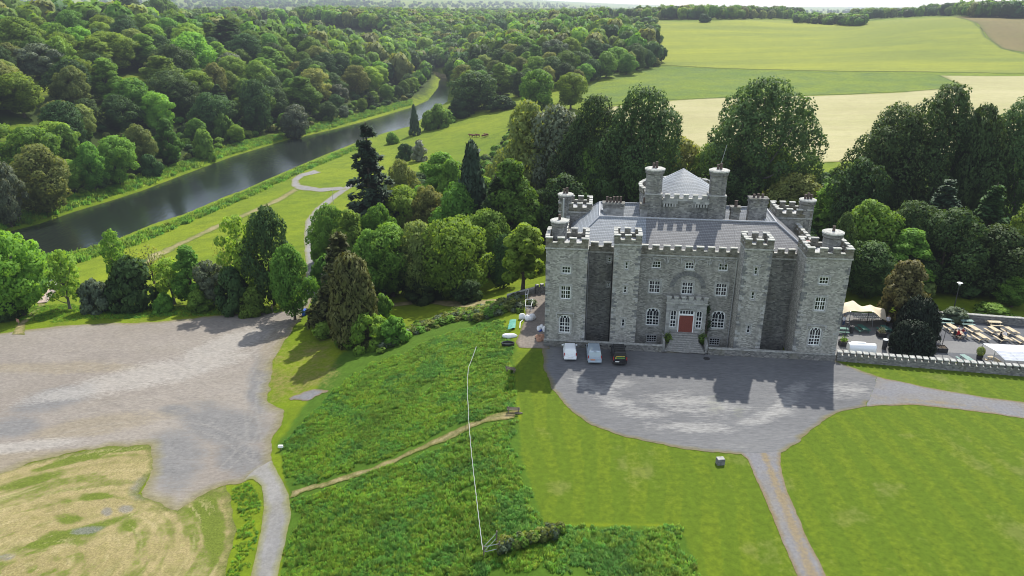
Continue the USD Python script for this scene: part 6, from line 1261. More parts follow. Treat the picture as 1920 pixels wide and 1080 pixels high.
NAMES = {'beech': ('beech_tree', 'tree'), 'pine': ('pine_tree', 'pine tree'), 'spruce': ('conifer_tree', 'conifer'), 'cypress': ('cypress_tree', 'cypress'), 'yew': ('yew_bush', 'yew'), 'bush': ('bush', 'bush'), 'blossom': ('blossom_bush', 'bush'), 'bare': ('bare_tree', 'tree'), 'dark': ('conifer_tree', 'conifer')}
def plant(kind, p, hh, ww, rz, label, group=None):
    H, W, top = KIND[kind]; nm, cat_ = NAMES.get(kind.split('_')[0], ('broadleaf_tree', 'tree'))
    t = thing(nm, label, cat_, p, rz, group, scale=(ww / W, ww / W, hh / top))
    t.GetReferences().AddInternalReference(Sdf.Path(f'/World/tree_kinds/{kind}')); t.SetInstanceable(True); return t
PLACED = []
def tree(kind, px, top, base, w_, label, group=None, grow=1.0):
    """crown centre column, crown top, foot and crown width as seen on the photograph"""
    p = G(px, base); hh = max(height_to(p, top), 1.0); ww = w_ * depth_of(p) / FPX * grow
    PLACED.append((p[0], p[1], ww / 2)); return plant(kind, p, hh, ww, (px * 37 + top * 11) % 360, label, group)
TREES = [
 ('round_light_a', 45, 437, 592, 125, 'big light green tree at the left edge beside the footbridge'), ('sparse_a', 132, 470, 580, 60, 'slim thin-leaved tree at the right end of the footbridge'), ('bush_grey', 183, 525, 584, 62, 'grey green bush right of the footbridge'),
 ('bush_dark_a', 250, 485, 582, 92, 'round dark glossy bush in the middle of the row by the car park'), ('sparse_b', 224, 433, 530, 45, 'pale slim tree standing against the river behind the round dark bush'), ('bare', 290, 460, 532, 56, 'small almost bare tree on the riverside grass'), ('bare', 255, 462, 522, 30, 'thin leafless sapling beside the pale slim tree'),
 ('sparse_a', 327, 485, 570, 62, 'small open tree right of the round dark bush'), ('oval_mid_a', 365, 462, 572, 72, 'bushy green tree in the row by the car park behind the open one'), ('grey_a', 402, 490, 575, 60, 'low grey green tree in the row by the car park'), ('bush_dark_b', 440, 503, 584, 70, 'dark bush below the tall pair beside the lane'), ('bare', 427, 452, 548, 44, 'bare branched tree leaning behind the row by the car park'),
 ('sparse_b', 462, 407, 572, 78, 'tall airy tree left of the big dark one by the lane'), ('round_dark_a', 515, 390, 572, 104, 'big dark leafy tree between the car park and the lane'), ('round_mid_a', 553, 462, 600, 84, 'mid green tree overhanging the lane mouth'),
 ('bush_dark_a', 12, 535, 600, 70, 'dark undergrowth bush at the left edge by the stream'), ('bush_a', 480, 540, 588, 60, 'shady bush beneath the big dark tree by the lane'), ('bush_b', 375, 545, 584, 50, 'low bush beneath the bushy tree by the car park'), ('bush_b', 310, 550, 584, 40, 'small bush between the boulders'),
 ('cypress_fan', 648, 442, 612, 140, 'broad brownish cypress behind the golden upright one'), ('cypress', 668, 482, 642, 88, 'golden green upright cypress beside the lane mouth'), ('bush_light', 690, 588, 650, 84, 'light green bush at the foot of the golden cypress'), ('bush_a', 718, 553, 604, 46, 'rounded bush right of the golden cypress'), ('bush_a', 740, 595, 642, 60, 'leafy bush at the start of the bramble bank'), ('bush_dark_a', 610, 545, 606, 70, 'dark bush beside the blue wheeled bins'), ('bush_light', 655, 610, 648, 46, 'small pale bush at the left foot of the golden cypress'),
 ('maple', 848, 413, 556, 158, 'wide bright maple-like tree above the lower lawn'), ('round_mid_b', 738, 420, 556, 105, 'mid green tree between the cypress and the wide bright tree'), ('olive_a', 790, 418, 560, 80, 'olive tree in front of the dark conifers left of the wide bright tree'), ('bush_dark_b', 795, 520, 562, 80, 'shady bush under the wide bright tree'), ('bush_dark_a', 880, 528, 566, 60, 'shady bush right under the wide bright tree'),
 ('round_mid_c', 625, 385, 500, 76, 'bushy green tree right of the meadow lane'), ('bush_b', 605, 430, 492, 46, 'bush on the right edge of the meadow lane'), ('pine_a', 703, 238, 478, 112, 'tall dark pine rising above the meadow'), ('round_light_b', 760, 350, 470, 92, 'light green tree right of the tall pine'), ('oval_light_a', 830, 288, 420, 104, 'bright light tree at the edge of the meadow with cattle'), ('olive_b', 757, 300, 410, 62, 'olive tree just right of the tall pine top'),
 ('dark_cypress', 888, 270, 480, 88, 'narrow dark conifer left of the grey beeches'), ('blossom', 787, 263, 302, 30, 'white blossoming bush on the meadow'), ('bush_dark_b', 760, 270, 300, 32, 'dark bush left of the white blossoming bush'), ('dark_cypress', 778, 197, 254, 22, 'lone slim dark tree on the river bank'),
 ('oval_mid_b', 960, 300, 490, 110, 'green tree in the grove left of the castle'), ('seed_tree', 980, 422, 546, 76, 'young light green tree by the ramped wall'), ('spruce_b', 930, 335, 500, 92, 'shaggy dark conifer in the grove left of the castle'), ('cedar', 985, 193, 420, 132, 'drooping olive tree at the top of the grove above the meadow'), ('grey_b', 1045, 200, 420, 120, 'grey green tree in the middle of the tall grove'), ('beech_a', 1110, 183, 425, 150, 'dark broad tree beside the huge round beech'), ('beech_b', 1190, 168, 430, 162, 'huge round dark beech above the castle roof'), ('round_mid_a', 1118, 262, 432, 96, 'mid green round tree in front of the huge beech'), ('round_dark_b', 1055, 330, 470, 110, 'dark tree in the shade just left of the castle tower'), ('spruce_b', 1185, 270, 430, 66, 'dark conifer in front of the huge round beech'),
 ('round_mid_a', 702, 432, 560, 88, 'green tree right behind the golden upright cypress'), ('oval_mid_b', 668, 395, 520, 72, 'green tree at the foot of the tall pine'), ('round_mid_c', 862, 345, 490, 100, 'full green tree below the narrow dark conifer'), ('olive_b', 805, 352, 470, 84, 'olive green tree in the middle of the grove by the meadow'), ('round_mid_b', 918, 395, 520, 92, 'green tree left of the young tree by the ramped wall'), ('round_light_b', 905, 330, 450, 66, 'light green tree at the upper edge of the grove'), ('round_light_a', 720, 385, 510, 66, 'light tree in front of the tall pine'), ('round_dark_c', 770, 440, 550, 76, 'dark tree left of the wide bright tree'), ('oval_light_b', 850, 300, 430, 60, 'light tree beside the bright one at the meadow edge'), ('bush_b', 612, 480, 540, 54, 'leafy bush on the right of the meadow lane lower down'), ('round_dark_a', 945, 440, 540, 70, 'shady tree right of the wide bright tree'),
 ('round_light_c', 1113, 342, 415, 48, 'bright sprig of a tree beside the rear left tower'), ('bush_light', 1060, 350, 415, 40, 'bright bush behind the rear left turret'), ('round_mid_c', 1180, 347, 412, 42, 'green tree top between the chimney and the keep'), ('olive_a', 1268, 258, 400, 112, 'pale olive tree behind the conical roof'), ('round_mid_b', 1330, 268, 405, 92, 'green tree right behind the conical roof'),
 ('beech_a', 1412, 150, 405, 218, 'huge dark beech standing against the stubble field'), ('round_mid_c', 1440, 272, 400, 88, 'mid green tree in front of the beech by the stubble field'), ('round_dark_c', 1370, 300, 410, 80, 'dark tree in the gap right of the keep'), ('olive_b', 1480, 325, 430, 120, 'olive tree behind the rear right tower'), ('oval_light_b', 1548, 345, 450, 80, 'light green tree right of the tall rear turret'),
 ('beech_b', 1645, 200, 440, 170, 'dark tree at the left of the great clump on the right'), ('beech_a', 1732, 162, 440, 190, 'tallest dark tree of the great clump on the right'), ('round_dark_a', 1800, 200, 450, 110, 'open dark tree at the right of the great clump'), ('beech_b', 1890, 183, 450, 170, 'dark tree at the right edge against the stubble field'), ('round_dark_b', 1590, 300, 470, 100, 'dark tree low in the great clump near the road'),
 ('round_mid_a', 1612, 378, 530, 128, 'green tree just right of the castle towers'), ('round_dark_c', 1622, 455, 556, 110, 'dark green tree behind the cream tent'), ('oval_mid_a', 1690, 430, 545, 110, 'green tree behind the golden one'), ('round_dark_a', 1758, 393, 545, 152, 'broad dark green tree behind the beer garden'), ('round_dark_b', 1850, 425, 550, 140, 'dark tree behind the back wall of the beer garden'), ('round_mid_b', 1912, 380, 545, 110, 'dark green tree at the right edge behind the beer garden'), ('golden', 1688, 490, 604, 90, 'golden brown tree beside the cream tent'), ('spruce_a', 1745, 340, 510, 100, 'dark conifer between the great clump and the beer garden'), ('spruce_b', 1830, 350, 510, 90, 'second dark conifer at the right behind the beer garden'), ('oval_mid_b', 1895, 520, 575, 60, 'grey green tree low at the right edge'), ('round_dark_c', 1690, 380, 530, 110, 'dark tree above the golden one'), ('round_dark_a', 1560, 400, 560, 60, 'shady tree hidden behind the front right tower'),
 ('bush_a', 1862, 571, 592, 72, 'light bush growing on the back wall of the beer garden'), ('bush_grey', 1788, 578, 600, 60, 'low grey hedge on the back wall by the lantern post'), ('yew', 1716, 562, 634, 76, 'dark clipped yew at the rear beside the golden tree'), ('yew', 1706, 606, 658, 80, 'dark round yew right behind the front garden wall'),
 ('round_light_a', 1006, 131, 216, 76, 'bright crowned tree on the meadow edge'), ('round_light_b', 1070, 137, 205, 62, 'yellowish tree right of the bright crowned one'), ('round_dark_b', 890, 135, 208, 88, 'dark glossy tree by the river bend'), ('bush_a', 822, 196, 240, 46, 'light scrub at the river bend'), ('bush_b', 806, 208, 244, 36, 'low scrub left at the river bend'), ('bush_dark_a', 862, 185, 220, 56, 'dark scrub above the river bend'), ('bush_a', 835, 205, 232, 40, 'green scrub on the meadow edge by the river bend'), ('bush_dark_b', 940, 180, 205, 60, 'dark bush at the foot of the middle wood'), ('round_mid_b', 690, 255, 300, 30, 'small tree on the river bank behind the tall pine') if False else ('bush_b', 735, 248, 270, 26, 'small bush on the river bank behind the tall pine'),
]
for r in TREES: tree(*r)
HILL = [('round_mid_a', 43, 33, 122, 92, 'big green tree high on the hill at the left edge'), ('oval_light_a', 157, 8, 70, 38, 'tall pale tree on the crest at the left'), ('round_dark_a', 205, 12, 75, 46, 'dark tree on the crest right of the tall pale one'), ('round_dark_b', 250, -6, 65, 72, 'dark high crowned tree on the crest'), ('round_mid_b', 305, -6, 62, 62, 'green tree at the top middle of the crest'), ('grey_a', 84, 82, 150, 76, 'grey leaved tree below the big one at the left'), ('round_light_a', 208, 60, 134, 98, 'broad light green tree in the upper left of the hill wood'), ('oval_light_b', 275, 64, 132, 60, 'light tree right of the broad light green one'), ('round_dark_c', 330, 84, 166, 76, 'dark tree in the middle of the hill wood'), ('round_light_c', 366, 61, 140, 90, 'light topped tree in the upper middle of the hill wood'),
 ('spruce_b', 432, 38, 110, 90, 'brownish dark conifer in the upper hill wood'), ('round_dark_a', 140, 112, 198, 98, 'dark round tree in the clearing on the hill'), ('oval_light_a', 208, 110, 194, 68, 'light tree right of the dark round one in the clearing'), ('round_light_b', 46, 137, 220, 84, 'bright green tree left of the clearing'), ('olive_a', 18, 112, 175, 56, 'olive tree at the left edge above the bright one'), ('olive_b', 407, 119, 196, 58, 'olive topped tree on the middle of the slope'), ('round_dark_b', 352, 152, 226, 66, 'dark tree on the slope above the river'), ('round_dark_c', 486, 150, 250, 66, 'large dark tree low on the slope by the river'), ('grey_b', 556, 197, 262, 54, 'grey green willow at the water edge'), ('olive_a', 115, 190, 255, 66, 'olive tree on the lower slope at the left'), ('olive_b', 160, 197, 262, 60, 'second olive tree on the lower slope at the left'), ('round_dark_a', 232, 178, 246, 80, 'dark bushy tree in the middle of the lower slope'), ('round_light_a', 300, 174, 250, 64, 'light tree in the middle of the lower slope'), ('round_mid_c', 75, 246, 330, 76, 'dense green tree low at the left of the slope'), ('round_mid_a', 132, 234, 326, 60, 'upright green tree low on the slope'), ('olive_a', 92, 274, 402, 112, 'big olive tree nearest the river at the left'), ('round_mid_b', 226, 256, 348, 70, 'round green tree by the river at the left'), ('round_mid_c', 180, 268, 360, 56, 'leafy green tree left of the round one by the river'), ('olive_b', 270, 234, 318, 62, 'olive green tree by the river left of the middle'), ('oval_mid_a', 322, 222, 308, 52, 'green tree by the river in the middle of the bank'), ('bush_b', 384, 244, 298, 44, 'green bush on the bank in the middle'), ('grey_a', 22, 298, 426, 64, 'grey tree at the left edge by the river'), ('bush_dark_a', 285, 290, 330, 38, 'dark bush at the foot of the slope by the river'), ('bush_a', 420, 214, 262, 44, 'green bush at the foot of the dark slope'), ('round_mid_a', 120, 45, 120, 60, 'green tree high at the left between the big ones')]
for r in HILL: tree(*r, None, 1.0)
# the rest of the wooded hill and the middle wood: each tree on its own, nearest and largest first
g = np.random.default_rng(42)
def scatter(poly_w, spacing, g, tries=30000):
    x0, y0, x1, y1 = poly_w.bounds; q = np.stack([g.uniform(x0, x1, tries), g.uniform(y0, y1, tries)], 1); q = q[shapely.contains(poly_w, shapely.points(q))]; out = []; cell = {}
    for p in q:
        i, j = int(p[0] // spacing), int(p[1] // spacing)
        if all(np.hypot(*(p - o)) >= spacing for a in (-1, 0, 1) for b_ in (-1, 0, 1) for o in cell.get((i + a, j + b_), ())): cell.setdefault((i, j), []).append(p); out.append(p)
    return np.array(out)
bank = LineString(far_w); west = Polygon(list(map(tuple, far_w)) + [tuple(far_w[-1] + np.array([-60, 160])), (-700, 950), (-800, 300), (-420, 60)]).buffer(0)
west = west.difference(bank.buffer(9))
P_ = scatter(west, 13.8, g); P_ = P_[(np.hypot(P_[:, 0], P_[:, 1]) < 820)]
z_ = h(P_[:, 0], P_[:, 1]); px_, py_ = project(np.c_[P_, z_ + 8]); gxp, gyp = project(np.c_[P_, z_])
ok = (px_ > -70) & (px_ < 900) & (py_ > -30)
for (x, y, rx, ry) in ((255, 150, 42, 18), (80, 156, 36, 18), (22, 275, 26, 16), (38, 245, 24, 14), (200, 205, 20, 12), (275, 152, 30, 12), (5, 285, 20, 20)): ok &= (((gxp - x) / rx) ** 2 + ((gyp - y) / ry) ** 2 > 1.3) & (((px_ - x) / rx) ** 2 + ((py_ - y) / ry) ** 2 > 1.2) & (((px_ - x) / rx) ** 2 + ((2 * py_ - gyp - y) / ry) ** 2 > 1.0)
PL = np.array(PLACED); ok &= np.array([np.all(np.hypot(PL[:, 0] - a, PL[:, 1] - b_) > np.minimum(PL[:, 2] * 0.85, 8)) for a, b_ in P_])
P_, z_ = P_[ok], z_[ok]; order = np.argsort(np.hypot(P_[:, 0], P_[:, 1])); P_, z_ = P_[order], z_[order]
WOODK = [('round_mid_a', 'green'), ('round_mid_b', 'green'), ('round_mid_c', 'green'), ('round_dark_a', 'dark green'), ('round_dark_b', 'dark green'), ('round_dark_c', 'dark green'), ('oval_mid_a', 'green'), ('oval_mid_b', 'green'), ('round_light_a', 'light green'), ('round_light_b', 'light green'), ('oval_light_a', 'light green'), ('oval_light_b', 'light green'), ('olive_a', 'olive'), ('olive_b', 'olive'), ('grey_a', 'grey green'), ('spruce_b', 'dark conifer')]
WW = np.array([5, 5, 5, 4, 4, 4, 3, 3, 4, 4, 2, 2, 3, 3, 1.2, 0.8]); WW = WW / WW.sum()
NSINGLE = 150; SING = []
stuffP = []
for i, (p, z) in enumerate(zip(P_, z_)):
    d = bank.distance(Point(p)); low = d < 22; hh = (g.uniform(7, 12) if low else g.uniform(13, 23)); ww = hh * g.uniform(0.85, 1.15)
    kd, adj = WOODK[g.choice(16, p=WW)]
    if i < NSINGLE: SING.append((kd, (p[0], p[1], z - 0.2), hh, ww, adj, d)); continue
    if False: plant(kd, (p[0], p[1], z - 0.2), hh, ww, g.uniform(0, 360), f'{adj} tree in the dense wood on the hill across the river' if adj != 'dark conifer' else 'dark conifer in the dense wood on the hill across the river', f'{adj} trees of the wood across the river')
    else: stuffP.append((p[0], p[1], z - 0.2, hh, ww))
ORD = ['leftmost', 'second', 'third', 'fourth', 'fifth', 'sixth', 'seventh', 'eighth', 'ninth', 'tenth', 'eleventh', 'twelfth', 'thirteenth', 'fourteenth', 'fifteenth', 'sixteenth', 'seventeenth', 'eighteenth', 'nineteenth', 'twentieth'] + [f'twenty-{q}' for q in ('first', 'second', 'third', 'fourth', 'fifth', 'sixth', 'seventh', 'eighth', 'ninth')] + ['thirtieth'] + [f'thirty-{q}' for q in ('first', 'second', 'third', 'fourth', 'fifth', 'sixth', 'seventh', 'eighth', 'ninth')]
def ordinal(i, what, where): return f'leftmost {what} {where}' if i == 0 else f'{ORD[i] if i < len(ORD) else "further"} {what} from the left {where}'
TIERS = [(16, "in the lowest row by the water"), (30, 'just above the riverbank row of the wooded hill'), (50, 'low on the wooded hill'), (75, 'halfway up the wooded hill'), (110, 'on the upper slope of the wooded hill'), (1e9, 'near the crest of the wooded hill')]
def plant_rows(items, group_tail, tiers):
    rows = {}
    for it in items:
        where = next(w for lim, w in tiers if it[5] < lim); rows.setdefault((it[4], where), []).append((float(project(np.array(it[1]))[0]), it))
    for (adj, where), lst in rows.items():
        for i, (_, it) in enumerate(sorted(lst, key=lambda q: q[0])):
            what = adj + ('' if adj.endswith('conifer') else ' tree'); plant(it[0], it[1], it[2], it[3], (i * 67 + it[5] * 31) % 360, ordinal(i, what, where) if len(lst) > 1 else f'only {what} {where}', f'{adj}s {group_tail}' if adj.endswith('conifer') else f'{adj} trees {group_tail}')
plant_rows(SING, 'of the wood across the river', TIERS)
mw = Polygon(pxs((870, 196), (930, 186), (1000, 180), (1090, 166), (1232, 126), (1238, 112), (1150, 66), (1050, 48), (930, 56), (860, 80), (845, 130))).buffer(0)
WM = WW * np.array([1, 1, 1, 2.2, 2.2, 2.2, 1, 1, .4, .4, .3, .3, .6, .6, 1, 3]); WM /= WM.sum()
P_ = scatter(mw, 12.5, g); z_ = h(P_[:, 0], P_[:, 1]); order = np.argsort(np.hypot(P_[:, 0], P_[:, 1])); n = 0; MSING = []
for i in order:
    p = P_[i]; hh = g.uniform(12, 20) * (0.8 if g.random() < 0.2 else 1); kd, adj = WOODK[g.choice(16, p=WM)]
    if n < 62: MSING.append((kd, (p[0], p[1], z_[i] - 0.2), hh, hh * g.uniform(0.8, 1.05), adj, n))
    else: stuffP.append((p[0], p[1], z_[i] - 0.2, hh, hh * 0.95))
    n += 1
plant_rows(MSING, 'of the middle wood', [(20, 'along the near edge of the middle wood'), (41, 'in the second rank of the middle wood'), (1e9, 'deeper in the middle wood')])
# woods and hedges that read as one mass
def far_kind(parent, name, seed, mat, n=520, conifer=False):
    g2 = np.random.default_rng(seed); nl = 9; c = sph(g2, nl) * [0.27, 0.27, 0.22] + [0, 0, 0.55]; d = sph(g2, n); own = g2.integers(0, nl, n)
    p = c[own] + d * (0.24 * (0.75 + 0.5 * g2.random(n)))[:, None]; p[:, 2] = np.maximum(p[:, 2], 0.02)
    return leaf_mesh(parent, name, p, d + g2.normal(0, 0.4, d.shape), d * 0.7 + (p - [0, 0, 0.4]), 0.17, g2, mat, 1.3)
def instancer(name, protos, P, scale, rz, idx, label, kind='stuff'):
    pi = UsdGeom.PointInstancer.Define(stage, path_for('/World', name)); tag(pi, label, None, None, kind)
    paths = [p(pi) for p in protos]; pi.CreatePrototypesRel().SetTargets([q.GetPath() for q in paths])
    pi.CreatePositionsAttr(Vt.Vec3fArray.FromNumpy(np.asarray(P, np.float32))); pi.CreateScalesAttr(Vt.Vec3fArray.FromNumpy(np.asarray(scale, np.float32)))
    a = np.asarray(rz) / 2; q = np.zeros((len(a), 4), np.float16); q[:, 2] = np.sin(a); q[:, 3] = np.cos(a)
    pi.CreateOrientationsAttr(Vt.QuathArray.FromNumpy(q)); pi.CreateProtoIndicesAttr(Vt.IntArray.FromNumpy(np.asarray(idx, np.int32))); return pi
FK = ['leaf_mid', 'leaf_dark', 'leaf_mid', 'leaf_olive', 'leaf_light', 'leaf_dark']
protoF = [lambda pi, k=k: far_kind(pi, f'woodland_tree_{k:03d}' if k else 'woodland_tree', 200 + k, FK[k], 900) for k in range(6)]
S_ = np.array(stuffP)
instancer('hill_woodland', protoF, S_[:, :3], np.stack([S_[:, 4], S_[:, 4], S_[:, 3] * 1.1], 1), g.uniform(0, 6.28, len(S_)), g.choice(6, len(S_), p=[.28, .2, .2, .12, .12, .08]), 'dense woodland further up the valley sides')
FP, FS = [], []
def add_far(px_poly, n, hgt, edge_only=False):
    q = Polygon(px_poly)
    x0, y0, x1, y1 = q.bounds; k = 0
    while k < n:
        a, b_ = g.uniform(x0, x1), g.uniform(y0, y1)
        if not q.contains(Point(a, b_)): continue
        p = G(a, b_)
        if np.hypot(p[0], p[1]) > 6500: k += 1; continue
        FP.append(p - [0, 0, 0.3]); s = g.uniform(*hgt); FS.append((s * g.uniform(0.8, 1.2), s * g.uniform(0.8, 1.2), s)); k += 1
add_far([(-40, 60), (240, 50), (250, 24), (-40, 18)], 572, (12, 18)); add_far([(560, 40), (860, 80), (900, 62), (880, 34), (700, 18), (560, 16)], 924, (12, 20)); add_far([(290, 48), (640, 48), (640, -8), (290, -8)], 320, (12, 18)); add_far([(740, 130), (850, 125), (870, 80), (720, 60)], 352, (11, 17)); add_far([(880, 44), (1140, 40), (1140, 24), (880, 20)], 572, (12, 18)); add_far([(1130, 38), (1500, 36), (1500, 24), (1130, 20)], 660, (9, 16)); add_far([(1490, 44), (1620, 50), (1620, 43), (1490, 37)], 132, (7, 11)); add_far([(1600, 38), (1790, 30), (1790, 22), (1600, 26)], 286, (8, 13)); add_far([(1720, 30), (1960, 36), (1960, 6), (1780, 14)], 506, (11, 17)); add_far([(400, 14), (1960, 24), (1960, 13), (400, 2)], 1100, (9, 16)); add_far([(-40, 18), (700, 12), (700, -6), (-40, -6)], 440, (12, 18))
FP, FS = np.array(FP), np.array(FS)
instancer('far_woodland', protoF, FP, FS, g.uniform(0, 6.28, len(FP)), g.choice(6, len(FP), p=[.25, .3, .2, .1, .05, .1]), 'far woods and hedges fading to the horizon')
t0 = G(1320, 42); plant('bush_dark_a', t0, 9, 14, 40, 'lone dark bush on the crest of the wheat field')
# undergrowth below the trees
U_ = []
for poly, sp, big in ((LEAFY_PX[0], 3.4, 2.2), ([(1040, 420), (1600, 560), (1960, 585), (1960, 330), (1560, 330), (1240, 340), (1040, 350)], 4.2, 2.8), (LEAFY_PX[3], 9, 5)):
    W_ = Polygon(pxs(*poly)).buffer(0); Q = scatter(W_, sp, g, 14000); U_.append(np.c_[Q, np.full(len(Q), big)])
Q = scatter(west.intersection(bank.buffer(60)), 5.5, g, 14000); Q = Q[np.hypot(Q[:, 0], Q[:, 1]) < 600]; U_.append(np.c_[Q, np.full(len(Q), 3.0)])
U_ = np.vstack(U_); a_, b_ = castle_uv(U_[:, 0], U_[:, 1]); zz = h(U_[:, 0], U_[:, 1]); gx_, gy_ = project(np.c_[U_[:, :2], zz])
lane = Polygon(pxs((560, 575), (560, 440), (590, 385), (680, 335), (690, 350), (625, 390), (606, 440), (612, 575))).buffer(1)
ok = ~((a_ > -1.5) & (a_ < 95) & (b_ > -3) & (b_ < 25.5)) & ~shapely.contains(lane, shapely.points(U_[:, :2])) & ~((gx_ > 740) & (gx_ < 960) & (gy_ > 548)) & ~((gx_ > 930) & (gx_ < 1030) & (gy_ > 480))
for (x, y, rx, ry) in ((255, 150, 42, 18), (80, 156, 36, 18), (22, 275, 26, 16), (38, 245, 24, 14), (200, 205, 20, 12)): ok &= ((gx_ - x) / rx) ** 2 + ((gy_ - y) / ry) ** 2 > 1
U_, zz = U_[ok], zz[ok]; s = U_[:, 2] * g.uniform(0.6, 1.3, len(U_))
instancer('undergrowth', protoF, np.c_[U_[:, :2], zz - 0.3], np.stack([s * 1.5, s * 1.5, s * 1.1], 1), g.uniform(0, 6.28, len(U_)), g.choice(6, len(U_), p=[.3, .25, .2, .1, .05, .1]), 'scrub and undergrowth below the trees')
# bramble bank
bl_ = LineString(pxs((706, 652), (760, 628), (820, 606), (880, 590), (930, 582), (965, 577))); n = 520; q = np.array([bl_.interpolate(s, normalized=True).coords[0] for s in g.uniform(0, 1, n)]) + g.normal(0, 1.3, (n, 2)); s = g.uniform(0.7, 1.7, n)
FKB = [lambda pi, k=k: far_kind(pi, f'bramble_{k:03d}' if k else 'bramble', 260 + k, ('leaf_olive', 'leaf_mid', 'leaf_grey')[k], 260) for k in range(3)]
instancer('bramble_bank', FKB, np.c_[q, h(q[:, 0], q[:, 1]) - 0.25], np.stack([s * 1.3, s * 1.3, s * 0.9], 1), g.uniform(0, 6.28, n), g.integers(0, 3, n), 'long bank of brambles on the slope above the lower lawn')
ol = LineString(pxs((938, 1036), (985, 1020), (1030, 1010), (1050, 996))); n = 110; q = np.array([ol.interpolate(s, normalized=True).coords[0] for s in g.uniform(0, 1, n)]) + g.normal(0, 0.22, (n, 2)); s = g.uniform(0.6, 1.1, n)
instancer('overgrown_fence', FKB, np.c_[q, h(q[:, 0], q[:, 1]) - 0.1], np.stack([s, s, s * 1.2], 1), g.uniform(0, 6.28, n), g.integers(0, 3, n), 'overgrown fence line below the lawn corner')
# long grass
def tuft(parent, name, seed, mat, n=26, hgt=0.55, wid=0.055, spread=0.34, lean=0.45):
    g2 = np.random.default_rng(seed); a = g2.uniform(0, 6.28, n); r = spread * np.sqrt(g2.random(n)); b = np.stack([r * np.cos(a), r * np.sin(a), np.full(n, -0.05)], 1)
    H_ = hgt * g2.uniform(0.6, 1.15, n); o = g2.uniform(0, 6.28, n); le = lean * g2.uniform(0.3, 1.3, n) * H_; tip = b + np.stack([np.cos(o) * le, np.sin(o) * le, H_], 1); mid = b + np.stack([np.cos(o) * le * 0.3, np.sin(o) * le * 0.3, H_ * 0.62], 1)
    w = np.stack([-np.sin(o), np.cos(o), np.zeros(n)], 1) * wid * g2.uniform(0.7, 1.4, n)[:, None]
    v = np.stack([b - w, b + w, mid + w * 0.8, mid - w * 0.8, tip], 1).reshape(-1, 3); i = np.arange(n)[:, None] * 5
    m = obj(name, trimesh.Trimesh(v, np.stack([i + [0, 1, 2], i + [0, 2, 3], i + [3, 2, 4]], 1).reshape(-1, 3), process=False), LOOKS[mat], parent)
    s = np.stack([np.cos(o) * 0.35, np.sin(o) * 0.35, np.full(n, 0.9)], 1) + g2.normal(0, 0.15, (n, 3)); q = UsdGeom.Mesh(m); q.CreateNormalsAttr(Vt.Vec3fArray.FromNumpy(np.repeat(s / np.linalg.norm(s, axis=1, keepdims=True), 5, 0).astype(np.float32))); q.SetNormalsInterpolation('vertex'); return m
TUF = [lambda pi, k=k: tuft(pi, f'grass_tuft_{k:03d}' if k else 'grass_tuft', 300 + k, 'grass_blade' if k < 3 else 'grass_blade_dark', 26, 0.5 + 0.1 * (k % 3)) for k in range(5)]
def grass(name, polys, dens, size, label, holes=(), seed=0, darkness=0.5):
    g2 = np.random.default_rng(seed); W_ = shapely.union_all([Polygon(pxs(*p)).buffer(0) for p in polys])
    for hx in holes: W_ = W_.difference(hx)
    x0, y0, x1, y1 = W_.bounds; n = int((x1 - x0) * (y1 - y0) * dens); q = np.stack([g2.uniform(x0, x1, n), g2.uniform(y0, y1, n)], 1); q = q[shapely.contains(W_, shapely.points(q))]
    eb = shapely.distance(shapely.points(q), W_.boundary); q = q[eb > 1.5 * np.maximum(0, meshkit.fbm(np.c_[q * 0.8, q[:, :1] * 0 + 9], 3, seed + 7) - 0.4) * 2.2]
    nz = meshkit.fbm(np.c_[q * 0.35, q[:, :1] * 0], 4, seed); nz2 = meshkit.fbm(np.c_[q * 1.1, q[:, :1] * 0 + 5], 3, seed + 3); q, nz2 = q[nz > 0.22], nz2[nz > 0.22]; nz = nz[nz > 0.22]
    s = size * (0.45 + 1.15 * nz2) * g2.uniform(0.75, 1.25, len(q)); dark = g2.random(len(q)) < np.clip((nz - 0.5) * 5 + darkness, 0.05, 0.95)
    idx = np.where(dark, 3 + g2.integers(0, 2, len(q)), g2.integers(0, 3, len(q)))
    instancer(name, TUF, np.c_[q, h(q[:, 0], q[:, 1])], np.stack([s * 1.2, s * 1.2, s], 1), g2.uniform(0, 6.28, len(q)), idx, label)
trackP = Polygon(pxs((972, 768), (900, 792), (840, 808), (760, 846), (690, 876), (600, 905), (540, 920), (540, 936), (640, 908), (790, 848), (868, 815), (972, 788))).buffer(0.1)
yardP = Polygon([on_z(*p)[:2] for p in [(1032, 660), (972, 654), (964, 640), (982, 600), (982, 560), (1003, 538), (1032, 538)]])
RP = [(965, 660), (960, 620), (945, 600), (900, 605), (820, 630), (760, 660), (690, 680), (640, 720), (600, 760), (520, 840), (545, 925), (548, 965), (536, 1020), (515, 1110), (1325, 1110), (1276, 986), (1150, 984), (1020, 986), (1008, 960), (985, 885), (962, 840), (975, 775), (965, 720)]
grass('rough_grass', [RP], 30, 0.38, 'long rough grass on the slope below the castle', (trackP, yardP), 1, 0.25)
grass('rough_grass', [[(424, 912), (470, 905), (492, 945), (480, 1020), (458, 1100), (420, 1100), (440, 1020), (446, 985)], [(0, 600), (0, 575), (540, 575), (540, 585), (300, 595), (100, 605)]], 16, 0.30, 'tufted grass on the verges of the car park', (lane,), 2, -0.2)
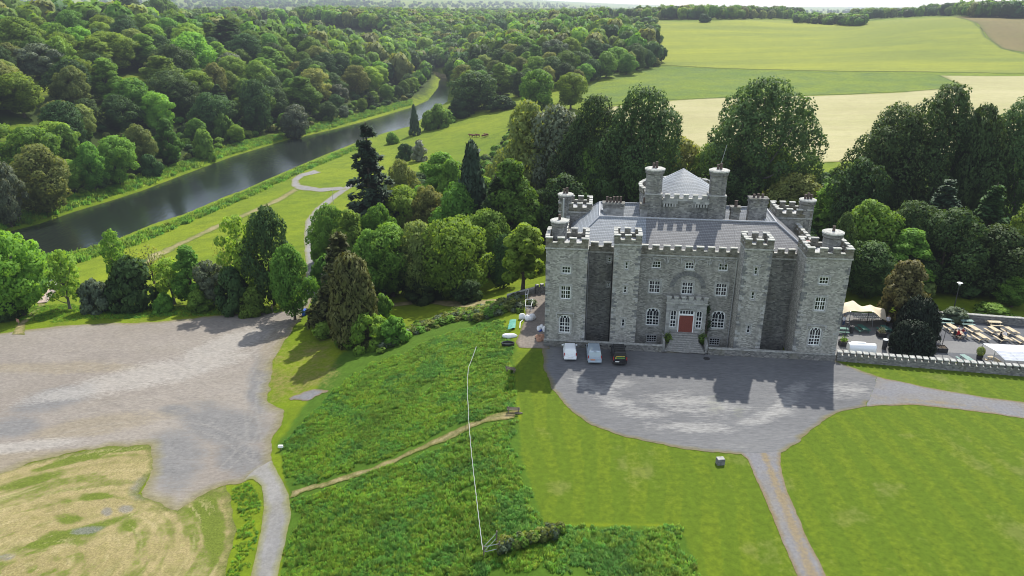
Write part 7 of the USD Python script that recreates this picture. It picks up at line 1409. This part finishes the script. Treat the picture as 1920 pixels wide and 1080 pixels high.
RB = [[(0, 434), (67, 417), (133, 394), (260, 355), (433, 290), (633, 237), (773, 197), (773, 188), (640, 222), (430, 272), (250, 336), (120, 372), (0, 412)], [(147, 476), (243, 446), (347, 408), (457, 363), (567, 314), (673, 271), (673, 279), (560, 326), (460, 374), (340, 424), (240, 466), (120, 500), (120, 530), (60, 545), (0, 530), (0, 495)]]
grass('bank_reeds', RB, 1.5, 1.7, 'tall reeds and weeds along both river banks', (RIVER,), 3, 0.0)
# climbing plants and shrubs by the castle door
for lab, nm, c, sp, n, lk in (('leafy shrub at the left of the castle steps', 'shrub', (17.1, 2.1, 1.1), (0.42, 0.4, 0.7), 420, 'leaf_mid'), ('leafy shrub at the right of the castle steps', 'shrub', (21.75, 2.2, 1.2), (0.38, 0.4, 0.85), 420, 'leaf_mid'), ('ivy climbing the right corner of the porch', 'ivy', (22.3, 3.35, 5.2), (0.22, 0.2, 0.75), 260, 'leaf_dark'), ('ivy on the wall below the right gothic window', 'ivy', (22.6, 4.05, 2.6), (0.4, 0.08, 0.8), 200, 'leaf_dark')):
    g3 = np.random.default_rng(n + len(lab)); P3 = g3.normal(0, 0.6, (n, 3)) * sp + [0, 0, 0]; t = thing(nm, lab, nm, castle_pt(*c), math.degrees(CANG)); leaf_mesh(t, 'foliage', P3, P3 + g3.normal(0, 0.3, P3.shape), P3 + np.array([0, -0.3, 0.2]), 0.16, g3, lk)
    obj('stem', [tube([(0.05 * k, 0.02, -c[2] + 0.75 if nm == 'ivy' else -c[2] + 0.1), (0.1 * k, 0.0, -0.3), (0.16 * k, -0.02, 0.5)], [0.03, 0.025, 0.01], 5) for k in (-1, 0, 1)], LOOKS['brown_bark'], t)
# ------------------------------------------------------------------ the air
HZ = bx(-9800, 9800, -9800, 9800, -28.0, 330.0)
look('haze_air', {'v': ('principled_volume', {'color': (0.80, 0.87, 1.0), 'density': HAZE, 'anisotropy': 0.35})}, [], surface=None, volume='v.volume') if (HAZE := 0.00009) else None
obj('haze', HZ, LOOKS['haze_air'], label='thin bluish haze over the whole valley', kind='stuff')
